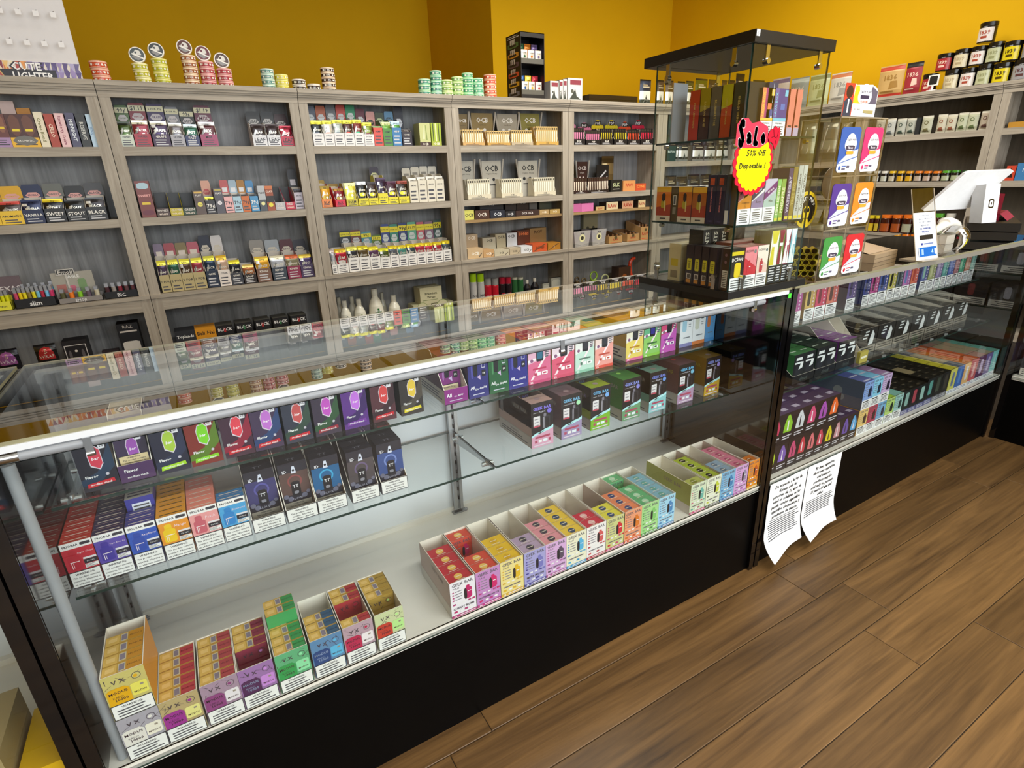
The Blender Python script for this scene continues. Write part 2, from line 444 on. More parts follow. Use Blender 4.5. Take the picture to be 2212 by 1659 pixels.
bookcase(BR, -.24, .97, 'corner bookcase on the right wall with clear bags', sh=((1.283, 1.335), (1.0, 1.04), (.306, .363)))

# ---------------------------------------------------------------- glass display cases
CW = 1.805; CD = .44
def pane(x0, x1, y0, y1, z0, z1, axis):
    m = M(); cols = None
    big = {'z': 'td', 'y': 'fb', 'x': 'lr'}[axis]
    m.box(x0, x1, y0, y1, z0, z1, 'fff', 0, {k: None for k in 'fblrtd' if k not in big})
    m.box(x0, x1, y0, y1, z0, z1, 'fff', 1, {k: None for k in big})
    return m
def bracket(root, x, z, l, y=.405):
    m = M(); t = .0025
    pts = [(y, z - .004), (y - l, z - .004), (y - l, z - .010), (y - l * .55, z - .020), (y, z - .034)]
    for sx in (x - t, x + t): m.face([(sx, a, b) for a, b in (pts if sx > x else pts[::-1])], 'b9bcc0')
    for (a, b), (c, d) in zip(pts, pts[1:] + pts[:1]): m.face([(x - t, a, b), (x + t, a, b), (x + t, c, d), (x - t, c, d)], 'd0d2d4')
    for yy in (y - .03, y - l + .03):
        m.tube((x - .016, yy, z - .011), (x + .016, yy, z - .011), .006, 'cfd1d3', n=10)
        m.tube((x, yy, z - .012), (x, yy, z - .001), .007, 'cfd1d3', n=10)
    return m.obj('shelf_bracket', [METAL], root)
def display_case(loc, rz, label, uz=.772, ud=.215, lz=.609, ld=.262, mid=.900, tubes=True, rightglass=False, rail='white'):
    root = empty('display_case', loc, rz); tag(root, label, 'display case', 'black glass-topped display cases')
    W = CW; p = .021
    M().box(p, W - p, .006, CD, 0, .311).obj('plinth', [BLACKP], root)
    M().box(0, p, -.006, CD + .01, 0, .972).obj('end_panel', [BLACKL], root, bevel=.0015)
    M().box(W - p, W, -.006, CD + .01, 0, .972).obj('end_panel', [BLACKL], root, bevel=.0015)
    M().box(p, W - p, 0, CD, .312, .333).obj('deck', [WHITEL], root, bevel=.001)
    M().box(p, W - p, -.002, .0035, .3275, .333, 'efe2c6').obj('deck_lip', [WHITEL], root)
    for i in range(2):
        a = p + i * (W - 2 * p) / 2; b = a + (W - 2 * p) / 2 + (.01 if i == 0 else 0)
        M().box(a, b, .422 + .006 * i, .427 + .006 * i, .345, .955).obj('sliding_door', [WHITEM], root)
    M().box(p, W - p, .412, .44, .333, .347).obj('door_track', [WHITEL], root, bevel=.001)
    M().box(p, W - p, .412, .44, .945, .967).obj('top_track', [WHITEM], root, bevel=.001)
    pane(p, W - p, -.004, .0, .318, .9455 if tubes else .9575, 'y').obj('front_glass', [GLASS, GEDGE], root)
    pane(.004, W - .004, -.006, CD + .004, .9735, .9795, 'z').obj('top_glass', [GLASST, GEDGEY], root)
    rm = WHITEM if rail == 'white' else ALU
    M().box(p, W - p, -.009, .008, .9635 if tubes else .9575, .9735, 'e8eaec').obj('front_rail', [rm], root, bevel=.0015)
    if tubes:
        m = M().tube((p + .01, -.001, .9545), (W - .12, -.001, .9545), .0085, 'c9ccd0', n=14); m.obj('light_tube', [TUBE], root)
        M().tube((p + .001, -.001, .9545), (p + .045, -.001, .9545), .0090, 'b9bcc0', n=14).obj('tube_socket', [CHROME], root)
        for x in (p + .12, .55 * W, W - .17): 
            m = M(); m.box(x, x + .010, -.0115, -.0098, .938, .9635, 'ccc'); m.tube((x, -.008, .938), (x + .010, -.008, .938), .005, 'ccc'); m.obj('tube_clip', [CHROME], root)
        M().tube((p + .022, .022, .335), (p + .022, .022, .935), .0085, 'b9bcc0', n=14).obj('corner_tube', [TUBE], root)
    for x in (.05, mid, W - .032):
        m = M(); y = .412
        m.box(x - .014, x - .004, y - .012, y, .345, .962, 'b5b8bb'); m.box(x + .004, x + .014, y - .012, y, .345, .962, 'b5b8bb'); m.box(x - .006, x + .006, y - .008, y, .345, .962, '8d9094')
        for k in range(19): m.box(x - .0015, x + .0015, y - .0125, y - .0085, .38 + k * .03, .392 + k * .03, '15171a')
        m.box(x - .022, x + .022, y - .016, y + .004, .333, .338, 'a5a8ab'); m.tube((x + .016, y - .01, .336), (x + .026, y - .01, .336), .004, 'a5a8ab')
        m.obj('slotted_upright', [METAL], root)
    for z, d in ((uz, ud), (lz, ld)):
        for a, b in ((p + .006, mid - .002), (mid + .002, W - p - .004)):
            pane(a, b, .41 - d + .0, .408, z - .006, z, 'z').obj('glass_shelf', [GLASS, GEDGE], root)
        for x in (.05, mid, W - .034): bracket(root, x, z, d - .02)
    return root
ALU = simple('satin_aluminium', 'a9a49a', .4, .5, noise=.04)
C1X, C1Y = -.323, .962
C1 = Frame(0, 0, 0)
display_case((C1X, C1Y, 0), 0, 'glass display case with white rail, nearest in the foreground')
C2A = math.atan(.0155)
C2 = Frame(1.52, .966, C2A)
C2o = Frame(1.4895, .9625, C2A)
display_case(C2o.at(0, 0, 0), C2A, 'second glass display case with taped paper notices, holding the till', uz=.772, ud=.235, lz=.585, ld=.32, tubes=False, rail='alu')
display_case((C1X - CW - .004, C1Y, 0), 0, 'glass display case cut off at the lower left corner', tubes=False)
display_case((3.305, .972, 0), -PI / 2, 'glass display case turned at right angles at the far right', tubes=False, rail='alu')

# ---------------------------------------------------------------- glass tower on the counter
TX, TY = 1.207, .957
def tower():
    root = empty('glass_tower', (TX, TY, .9795)); tag(root, 'square glass display tower with black top and base on the counter', 'display tower')
    w, d = .328, .322
    M().box(0, w, 0, d + .014, 0, .019).obj('base_board', [BLACKM], root, bevel=.001)
    M().box(-.003, .302, -.003, d + .03, .588, .613).obj('top_board', [BLACKM], root, bevel=.001)
    zt = .588; z0 = .019
    pane(.008, w - .03, .006, .010, z0, zt, 'y').obj('front_pane', [GLASS, GEDGE], root)
    pane(.008, w - .03, d - .012, d - .008, z0, zt, 'y').obj('rear_pane', [GLASS, GEDGE], root)
    pane(.006, .010, .010, d - .012, z0, zt, 'x').obj('side_pane', [GLASS, GEDGE], root)
    pane(w - .032, w - .028, .010, d - .012, z0, zt, 'x').obj('side_pane', [GLASS, GEDGE], root)
    for z in (.186, .395):
        pane(.013, w - .034, .013, d - .015, z - .005, z, 'z').obj('glass_shelf', [GLASS, GEDGE], root)
        for x, y in ((.013, .04), (.013, d - .05), (w - .036, .04), (w - .036, d - .05)):
            M().tube((x + .001, y, z - .011), (x + .012, y, z - .011), .006, 'c9cbcc', n=10).obj('shelf_pin', [CHROME], root)
    for x, y, ax in ((.05, .0035, 'y'), (.25, .0035, 'y'), (.05, d - .0065, 'y'), (.25, d - .0065, 'y'), (.0035, .05, 'x'), (.0035, d - .06, 'x')):
        for zz, s in ((zt, -1), (z0, 1)):
            m = M(); za, zb = min(zz, zz + s * .034), max(zz, zz + s * .034)
            if ax == 'y': m.box(x, x + .012, y, y + .0025, za, zb, 'c9cbcc'); m.tube((x + .006, y - .004, zz + s * .034), (x + .006, y + .0095, zz + s * .034), .0065, 'c9cbcc', n=12)
            else: m.box(x, x + .0025, y, y + .012, za, zb, 'c9cbcc'); m.tube((x - .004, y + .006, zz + s * .034), (x + .0095, y + .006, zz + s * .034), .0065, 'c9cbcc', n=12)
            m.obj('glass_clamp', [CHROME], root)
    m = M().box(.055, .066, .0, .0, 0, 0); m = M(); F = flat((-.0035, -.0032, .588), (.302, 0, 0), (0, 0, .025)); paint(m, F, [('r', .012, .45, .05, .98, 'e8e8e6'), ('t', 'S', .031, .7, .02, .3, '444')]); m.obj('price_dot', [PAPER], root)
tower()
# ---------------------------------------------------------------- boxed goods
def box_geo(w, d, h, base, faces=None, m=None, x=0, y=0, z=0, cols=None):
    m = m or M()
    m.box(x, x + w, y, y + d, z, z + h, base, 0, cols)
    for k, ops in (faces or {}).items():
        if k == 'f': F = flat((x, y, z), (w, 0, 0), (0, 0, h))
        elif k == 't': F = flat((x, y, z + h), (w, 0, 0), (0, d, 0))
        elif k == 'l': F = flat((x, y + d, z), (0, -d, 0), (0, 0, h))
        elif k == 'r': F = flat((x + w, y, z), (0, d, 0), (0, 0, h))
        paint(m, F, ops)
    return m
def pack(fr, x, y, z, w, d, h, base, faces, label, group, name='vape_pack', cat='box', cols=None, mats=None, rz=0):
    o = put(box_geo(w, d, h, base, faces, cols=cols), name, fr, x, y, z, mats, rz)
    return tag(o, label, cat, group)
def carton(fr, x, y, z, w, d, h, col, faces, label, group, lip=1.0, back=1.0, slope=False, inner='e9e2d4', name='display_carton', t=.0014, side=None):
    # open tray: floor, front, back and side walls; lip and back are fractions of h
    m = M(); hl, hb = h * lip, h * back
    m.box(0, w, 0, d, 0, t, col)
    cc = {'b': inner, 't': 'efe8da'}
    m.box(0, w, 0, t, 0, hl, col, 0, cc)
    m.box(0, w, d - t, d, 0, hb, col, 0, {'f': inner, 't': 'efe8da'})
    sc = side or col
    for a, oc, ic in ((0, 'l', 'r'), (w - t, 'r', 'l')):
        b = a + t; y0, y1 = t, d - t
        ys = d * .45 if slope else y1
        out = [(y0, 0), (y1, 0), (y1, hb), (ys, hb), (y0, hl)] if slope else [(y0, 0), (y1, 0), (y1, hb), (y0, hl)]
        L = [(a, p, q) for p, q in out]; R = [(b, p, q) for p, q in out]
        m.face(L[::-1], sc if oc == 'l' else inner); m.face(R, sc if oc == 'r' else inner)
        n = len(out)
        for i in range(n):
            j = (i + 1) % n; m.face([L[i], L[j], R[j], R[i]], 'efe8da')
    if 'f' in faces: paint(m, flat((0, 0, 0), (w, 0, 0), (0, 0, hl)), faces['f'])
    if 'l' in faces: paint(m, flat((0, d, 0), (0, -d, 0), (0, 0, h)), faces['l'])
    if 'b' in faces: paint(m, flat((0, d - t, 0), (w, 0, 0), (0, 0, hb)), faces['b'])
    return tag(put(m, name, fr, x, y, z), label, 'carton', group)

def device(u0, v0, u1, v1, body, dark='1b1a20', mouth=None):
    w, h = u1 - u0, v1 - v0
    return [('p', rr(u0, v0, u1, v0 + h * .84, .22), body), ('p', rr(u0 + w * .3, v0 + h * .80, u0 + w * .72, v1, .3), mouth or body), ('p', rr(u0, v0, u0 + w * .36, v0 + h * .80, .3), dark), ('r', u0 + w * .48, v0 + h * .5, u0 + w * .9, v0 + h * .56, 'f2f0f0')]
def geek_front(bg, acc, dev, name='', strip=None, top=None):
    strip = strip or acc; ink = '5a5560'
    o = [('r', 0, 0, 1, 1, bg)]
    if top: o.append(('r', 0, .55, 1, 1, top))
    o += [('t', 'GEEK BAR', .5, .91, .84, .085, ink, {'b': 1}), ('t', 'PULSE', .24, .81, .32, .045, ink, {'b': 1})]
    for i in range(4): o += [('r', .08, .70 - i * .075, .15, .735 - i * .075, acc), ('r', .19, .705 - i * .075, .46, .728 - i * .075, '8a8690')]
    o += device(.54, .42, .86, .80, dev)
    for i, (a, c) in enumerate(((.08, acc), (.26, 'f4f2f2'), (.46, 'f4f2f2'), (.68, acc), (.84, dev))): o.append(('r', a, .35, a + .12, .39, c))
    if name: o.append(('t', name, .5, .245, .84, .06, ink, {'b': 1}))
    else: o += [('r', .12, .235, .5, .265, '77717a'), ('r', .54, .235, .86, .265, '77717a')]
    for a, c in ((.1, dev), (.34, 'f4f2f2'), (.52, acc), (.72, 'f4f2f2')): o.append(('r', a, .13, a + .13, .18, c))
    o += [('r', 0, 0, 1, .07, strip), ('t', '5%', .14, .035, .2, .045, 'fff', {'b': 1}), ('r', .3, .025, .95, .05, 'e9dfe6')]
    return o
def sticker(c1, c2='f0e6d0'): return [('r', 0, 0, 1, .03, 'b0a090'), ('c', .5, .52, .17, c1), ('c', .5, .52, .14, c1), ('r', .36, .50, .64, .56, c2), ('r', .3, .14, .7, .19, c2)]

GP = 'pulse vape packs standing in bottom shelf cartons'
GC = 'open cartons of pulse vapes along the bottom shelf'
G1 = [ # x, w, front bg, accent, device, name, top colour, sticker, slots filled (0 = front)
 (.370, 'f1ecf3', 'b43a78', 'c2206a', 'CHERRY BOMB', 'c4323c', 'f0c060', (0, 1, 2, 3), 'cherry red'),
 (.437, 'c78cc8', 'c23a88', 'd4246c', 'WATERMELON ICE', 'd8503e', 'f2c468', (0, 1, 4), 'watermelon pink'),
 (.503, 'efdc92', 'dcae3a', 'e6b82a', '', 'f0c430', 'e0ae20', (0, 1, 2), 'golden yellow'),
 (.570, 'a8a4d8', '4e4a9a', '7a78c0', 'META MOON', 'bba4c0', '4a4450', (0, 1), 'lavender blue'),
 (.634, 'dcaede', 'b05a98', '5a4a60', 'PINK LEMONADE', 'e89ca6', '4a4450', (0, 1, 2), 'lilac pink'),
 (.698, 'f0ebd0', '3c9acc', '58b4e0', '', 'f2cc48', '40506a', (0, 1, 2, 3), 'pale yellow and blue'),
 (.764, 'f6f0ee', 'b83a4a', 'd65a5c', '', 'd2364a', 'f0b8b8', (0, 1), 'white and crimson'),
 (.830, 'd2d28e', 'c8407a', 'd42c3a', '', 'e8dc50', '3c4c78', (0, 1), 'yellow green with red device'),
 (.892, 'f0a078', 'd85c3a', 'e07a2c', '', 'ee8c62', '3c4878', (0, 1, 2), 'orange'),
 (.956, 'aadd92', '5a9a50', '84c870', '', '68b67c', 'b8e4c0', (0, 1, 2, 4), 'green'),
 (1.020, 'a6d6ee', '3c7ab4', '4a86be', '', '88b8ca', '6aa8a0', (0, 1, 2, 3), 'sky blue'),
 (1.149, 'd9e4c6', 'c84a7a', '6ab4a8', '', 'b9be66', '8a9040', (0,), 'olive green open'),
 (1.216, 'ebeed6', '55604a', 'c8d040', '', 'aaba40', '2a2c22', (0, 1, 2, 3), 'lime green topped'),
 (1.279, '80b8de', '3a70ae', '3c80b8', '', '90a8be', '6a7c90', (0, 1), 'steel blue'),
 (1.343, 'dca8de', 'a850a0', '9a8aa8', '', 'd87c96', 'b05070', (0, 1, 2, 3), 'rose topped'),
 (1.404, 'ea8c2c', 'f0c040', 'c85a2a', '', 'd97a2a', 'b05a1a', (0,), 'bright orange end'),
]
def geek_carton(fr, x, y, z, w, h, d, e, place, grp=GC, pgrp=GP, slots=5, sidecol=None):
    bg, acc, dev, nm, top, st, filled, desc = e
    sc = sidecol or 'b8a49c'
    carton(fr, x, y, z, w, d, h, sc, {'f': geek_front(bg, acc, dev, nm), 'l': [('r', 0, 0, 1, .3, 'c9c4bc'), ('t', 'GEEK BAR', .6, .78, .4, .12, '8a7a78')]}, '%s front carton of pulse vapes, %s' % (desc, place), grp, side=sc)
    pd = (d - .006) / slots
    for j, s in enumerate(filled):
        gap = j > 0 and filled[j - 1] != s - 1
        f = {'t': sticker(st)}
        if gap: f['f'] = geek_front(top, acc, dev)
        pack(fr, x + .0022, y + .003 + s * pd, z + .0015, w - .0044, pd - .0006, h - .007, top, f,
             '%s topped vape pack, %s in the %s carton' % (colname(top), ('frontmost', 'second from front', 'third from front', 'fourth from front', 'rearmost')[min(s, 4)], desc), pgrp)
for i, e in enumerate(G1):
    geek_carton(C1, e[0], .9685, .3332, .0645 if i not in (15,) else .054, .100, .187, e[1:], 'bottom shelf, ' + (ordn(i) + ' from left' if i < 11 else ordn(15 - i) + ' from right' if i < 15 else 'rightmost'), sidecol='a4ab5c' if i == 11 else None)

def modus_front(pat, L, R):
    o = [('r', 0, 0, 1, 1, pat)]
    rnd = random.Random(pat)
    ink = '4a3f48'
    for k in range(9):
        a, b = rnd.random() * .9, .66 + rnd.random() * .28; c, dd = a + rnd.uniform(-.25, .25), b + rnd.uniform(-.12, .12)
        c = min(max(c, .02), .98); dd = min(max(dd, .64), .98); o.append(('p', [(a, b), (a + .025, b), (c + .012, dd), (c, dd)], ink))
    o += [('c', .78, .83, .11, ink), ('c', .78, .83, .095, pat), ('c', .76, .83, .05, R if R < 'd' else L), ('t', 'V X', .36, .83, .3, .09, ink, {'b': 1})]
    o += [('p', [(.03, .34), (.56, .34), (.56, .64), (.46, .70), (.12, .70), (.03, .66)], L), ('p', rr(.58, .40, .96, .68, .12), R)]
    ik = '3a2030' if L not in ('4d2352', '22457e') else '8a9ab8'
    o += [('t', 'MODUS', .29, .60, .44, .11, ik, {'b': 1}), ('t', 'KADO', .26, .50, .26, .05, ik), ('t', '10000', .32, .44, .34, .06, ik, {'b': 1}), ('t', 'MODUS', .77, .48, .30, .07, '4a3030', {'b': 1}), ('r', .8, .59, .88, .63, '9a9080')]
    return o + warn(0.01, .0, .99, .34, False)
def modus_top(c): return [('r', 0, 0, 1, 1, 'c9a24a'), ('r', .0, .04, .36, .9, 'e0b860'), ('r', .08, .3, .3, .7, 'f0cc80'), ('r', .40, .12, .58, .88, 'd8cdb0'), ('r', .42, .2, .56, .8, '8a8090'), ('r', .6, .04, 1, .92, c), ('t', 'MODUS', .8, .5, .34, .5, '3a1a1a')]
MP = 'square vape packs in the bottom left cartons'; MC = 'cartons of square vapes at bottom left'
MOD = [(-.269, 'c9bc70', 'e2aa08', 'e8de62', 'c98c20', (0, 1, 2, 3), .098, 'golden yellow', 'upper of the leftmost stack'), (-.269, 'aaa6b0', 'e6e2da', 'efead8', 'a09aa0', (), 0, 'white and grey', 'lower of the leftmost stack'),
 (-.206, 'b8a474', '9c3290', 'e6e08c', 'b8404a', (0, 1, 2, 3, 4), 0, 'magenta', 'second along'), (-.139, 'a68ca0', '8c427c', 'eae4e8', 'b0484e', (0, 1, 2, 3, 4), 0, 'plum and pink', 'third along'),
 (-.075, '9c72aa', '4d2352', 'ca8cda', '8a3048', (2, 3, 4), 0, 'dark purple', 'fourth along'), (-.008, '5fae7c', '309c50', '90e2aa', '3f9a58', (0, 1, 2, 3, 4), 0, 'green', 'fifth along'),
 (.060, '5c88b2', '22457e', '5cb6e2', '3a5f80', (0, 1, 2), 0, 'blue', 'sixth along'), (.126, 'b89ca8', 'ba2650', 'f1e9ec', 'b03a40', (0, 3, 4), 0, 'crimson and white', 'seventh along'), (.194, 'cad2a2', 'c43c2c', 'baea92', 'b09040', (2, 3, 4), 0, 'red and lime', 'eighth along')]
for x, pat, L, R, tc, fill, dz, desc, pl in MOD:
    sc = 'dd9420' if desc == 'golden yellow' else 'b8b0a0'
    carton(C1, x, .969, .3332 + dz, .0635, .136, .0965, sc, {'f': modus_front(pat, L, R)}, '%s carton of square vapes, %s at bottom left' % (desc, pl), MC, side=sc)
    for s in fill:
        fc = {'t': modus_top(tc)}
        if s and (s - 1) not in fill: fc['f'] = modus_front(tc, L, R)[:14]
        pack(C1, x + .0022, .9715 + s * .0262, .335 + dz, .059, .0255, .0925, tc, fc, '%s square vape pack, %s in the %s carton' % (colname(tc), ('frontmost', 'second from front', 'middle', 'fourth from front', 'rearmost')[s], desc), MP)
for s in (0, 1): pack(C1, -.0058, 1.054 + s * .0262, .4285, .059, .0255, .030, '3f9a58', {'t': modus_top('3f9a58')}, 'green square vape pack laid on top at the %s of the green carton' % ('middle', 'back')[s], MP)

# lower glass shelf -------------------------------------------------------------
def frio_front(bg, dv, nm=''):
    o = [('r', 0, 0, 1, 1, bg), ('r', 0, .86, 1, 1, 'f1f0ee'), ('t', 'FRIOBAR', .32, .93, .5, .07, '1c1c28', {'b': 1}), ('p', rr(.62, .90, .95, .96, .15), '33333f'),
         ('p', rr(.10, .40, .52, .70, .15), dv), ('p', rr(.18, .66, .42, .82, .25), dv), ('r', .16, .56, .46, .575, 'f4e8ea'), ('r', .18, .42, .2, .57, 'f4e8ea'), ('r', .24, .44, .255, .54, 'f4e8ea'),
         ('r', .58, .58, 1, .62, 'e8e6ea'), ('r', .58, .48, 1, .575, '22222c'), ('t', '5% NIC', .79, .527, .26, .04, 'eee'), ('r', .58, .39, 1, .47, 'efeeec')]
    o += lines(.6, .395, .95, .465, 3, '777', .5)
    o.append(('t', nm or 'ice', .70, .75, .5, .06, 'f6e6ee', {'sl': .2}))
    return o + warn(.0, .0, 1, .365)
def frio_top(c): return [('r', .12, .35, .88, .5, 'e6d6c8' if c != 'ea9f22' else '4a3a1a'), ('r', 0, 0, 1, .04, 'd9b0a0')]
FR = [(-.3005, .0475, 'c2283c', 'b81e34', 'c03428', 'Sugar Cloud', 9, 'red'), (-.2515, .049, '5a4aa8', '3c3098', '33284e', 'Triple Berry Ice', 9, 'violet'), (-.200, .048, '2c56b8', '2448a8', '40408c', 'Raspberry', 3, 'royal blue'),
      (-.1495, .051, 'e8962a', 'f0c818', 'ea9f22', 'Mango', 8, 'amber'), (-.0965, .051, 'eaa0a0', 'c8606e', 'f0907e', 'Peach', 7, 'salmon pink'), (-.0435, .050, '4aa4dc', '2c84cc', '3a7ab0', 'Blueberry', 2, 'azure blue')]
FG = 'thin vape packs filed upright on the lower glass shelf'
for x, w_, bg, dv, tp, nm, n, desc in FR:
    for k in range(n):
        pack(C1, x, 1.139 + k * .0195, .6095, w_, .0190, .096, tp, {'f': frio_front(bg, dv, nm), 't': frio_top(tp)} if k == 0 else {'t': frio_top(tp)}, '%s thin vape pack, %s in its file, lower glass shelf' % (desc, ordn(k) + ' from front'), FG)
pack(C1, -.199, 1.208, .6095, .048, .06, .118, '3a3a94', {'f': [('r', .2, .62, .85, .9, 'dfe2ee')] + lines(.25, .64, .8, .88, 4, '555'), 't': [('r', 0, 0, 1, 1, 'c6c0b6')] + lines(.1, .1, .9, .9, 4, '4a4a60')}, 'blue box with white notice sticker, tipped behind the royal blue packs', FG)
def dark_front(c, gl):
    o = [('r', 0, 0, 1, 1, '24222e'), ('r', 0, .35, 1, .8, c), ('c', .5, .62, .26, gl), ('c', .5, .62, .2, c), ('t', 'ID', .2, .84, .16, .07, 'e8e8f0', {'b': 1}), ('p', [(.42, .78), (.6, .78), (.56, .92), (.48, .92)], 'd6dcee'), ('c', .51, .84, .045, '20202a'),
         ('p', rr(.34, .32, .66, .62, .2), '14141c'), ('t', 'TT', .5, .52, .2, .1, 'e8e8ec', {'b': 1}), ('p', rr(.42, .36, .58, .42, .3), '8a8a94')]
    for a, b, r in ((.12, .34, .09), (.26, .28, .1), (.76, .3, .1), (.9, .36, .07)): o.append(('c', a, b, r, '6c6c80'))
    return o + [('t', 'CLOUD', .5, .27, .4, .04, 'b8b8c8')] + warn(0, 0, 1, .22, True, 'a8a294')
DK = [(.0105, '3c3a6c', '5a58a0', .036, 'indigo'), (.0785, '5a4440', '8a4848', .034, 'smoky brown'), (.1440, '1e5f92', '3aa6d8', .020, 'bright blue'), (.2195, '4c4448', '6a5a80', .008, 'mauve grey'), (.2890, '38508c', '7a90d0', .008, 'slate blue')]
for i, (x, c, gl, off, desc) in enumerate(DK):
    carton(C1, x, 1.1385, .6095, .0645, .205, .122, '2a2a36', {'f': warn(0, 0, 1, 1, True)}, 'dark tray of %s cloud print vapes, %s on the lower glass shelf' % (desc, ordn(i)), 'dark trays on the lower glass shelf', lip=.27, back=1.08, slope=True, inner='b49a78')
    for k in range(5):
        y = 1.142 + off + k * .033
        if y + .033 > 1.343: break
        pack(C1, x + .0022, y, .6115, .060, .0325, .122, '25242e', ({'f': dark_front(c, gl), 't': [('t', 'TT', .5, .5, .3, .5, '8a8a98')]} if k == 0 else {'t': [('t', 'TT', .5, .5, .3, .5, '6a6a78')]}), '%s cloud print vape pack, %s in its tray' % (desc, ordn(k) + ' from front'), 'cloud print vape packs', cols={'t': '2a2932'})
def dgeek_front(bt, tx, dot):
    o = [('r', 0, 0, 1, 1, '0c0b10'), ('t', 'GEEK BAR', .5, .87, .8, .1, tx, {'b': 1}), ('r', .1, .775, .3, .785, 'aaa'), ('t', 'PULSE X', .5, .785, .3, .04, 'dde', {'b': 1}), ('c', .83, .77, .1, dot), ('p', rr(.1, .46, .4, .70, .06), 'e4e2e6')]
    for i in range(3): o.append(('r', .15, .63 - i * .07, .33, .65 - i * .07, '8a8690'))
    o += [('r', .1, .46, .4, .49, 'c84a60'), ('p', rr(.5, .38, .86, .68, .16), '2c2a32'), ('p', rr(.54, .40, .60, .66, .2), '9a98a4'), ('p', rr(.56, .66, .68, .74, .3), '7a7886'), ('r', .66, .42, .8, .64, '101014')]
    o += [('p', [(0, 0), (1, 0), (1, .44), (.86, .40), (.6, .38), (.4, .34), (.2, .33), (0, .28)], bt), ('p', [(0, .28), (.2, .33), (.4, .34), (.6, .38), (.86, .40), (1, .44), (1, .37), (.8, .34), (.5, .31), (.2, .28), (0, .24)], 'b8eef4'), ('p', [(.25, .31), (.4, .33), (.6, .35), (.4, .30)], '10202a')]
    o += [('r', .16, .20, .84, .245, 'b04a66'), ('r', .14, .10, .26, .16, 'b04a66'), ('r', .32, .10, .46, .16, 'f0eef0'), ('r', .52, .10, .72, .16, 'e8f4fa'), ('r', .78, .10, .88, .16, 'b04a66'), ('r', .1, .03, .9, .055, 'dcd0dc')]
    return o
DG = [(.706, 'b69a92', 'd8a4be', '8c7ef0', '7a70e0', 'dusty pink', 1), (.803, '6e5a62', 'a294bc', '78bce8', 'a8e8b8', 'mauve', 0), (.905, '8ea222', '7cba2c', '6ab8ec', '7ab0f0', 'olive green', 1), (1.022, '3c7c3a', '6c9c72', '8a9aec', '8a8ae0', 'forest green', 2), (1.128, '6e968c', '8ccad0', '7a8cec', '6a9ae8', 'teal', 1), (1.248, '6c4a50', 'b294b4', '6ac0f0', '7ac0e0', 'maroon', 2), (1.368, '8c6c1c', 'caa434', '8a9ae8', '9a8ae0', 'mustard', 0)]
for i, (x, sc, bt, tx, dot, desc, slot) in enumerate(DG):
    w_, d_, h_ = .070, .178, .130
    m = box_geo(w_, d_, h_, sc, {'f': dgeek_front(bt, tx, dot), 'l': [('r', 0, 0, 1, .27, 'a5a09c'), ('r', .02, .02, .98, .25, 'b9b4b0'), ('t', 'WARNING:', .5, .19, .4, .05, '4a4a50'), ('t', 'GEEK BAR', .66, .78, .44, .13, 'a09a94' if i < 5 else 'a8a040'), ('p', rr(.06, .45, .16, .8, .2), '5a5456')] + lines(.1, .05, .9, .15, 2, '55555a', .3)},
                cols={'t': None if slot == 1 else sc})
    if slot == 1:
        m.box(0, w_, 0, .05, h_ - .0012, h_, sc); m.box(0, .0015, 0, d_, .06, h_, sc); m.box(w_ - .0015, w_, 0, d_, .06, h_, sc); m.box(0, w_, d_ - .0015, d_, .06, h_, sc)
        m.box(.002, w_ - .002, .002, d_ - .002, .05, .052, '8a7c70'); m.box(.002, w_ - .002, .11, d_ - .01, .052, h_ - .012, '16141a', 0)
        paint(m, flat((.002, .11, .055), (w_ - .004, 0, 0), (0, 0, h_ - .07)), [('t', 'GEEK BAR', .5, .85, .8, .2, tx)])
    if slot == 2: paint(m, flat((0, 0, h_), (w_, 0, 0), (0, d_, 0)), [('c', .4, .3, .1, 'd04050' if i == 5 else 'a8e070'), ('c', .6, .45, .08, 'd04050' if i == 5 else 'a8e070'), ('r', 0, .36, 1, .37, '2a2a20')])
    else: paint(m, flat((0, 0, h_), (w_, 0, 0), (0, d_, 0)), [('c', .5, .15, .12, 'a08c90')])
    tag(put(m, 'vape_display_box', C1, x, 1.1395, .6095), '%s sided display box with black front, %s from left on lower glass shelf' % (desc, ordn(i)), 'box', 'black fronted display boxes')

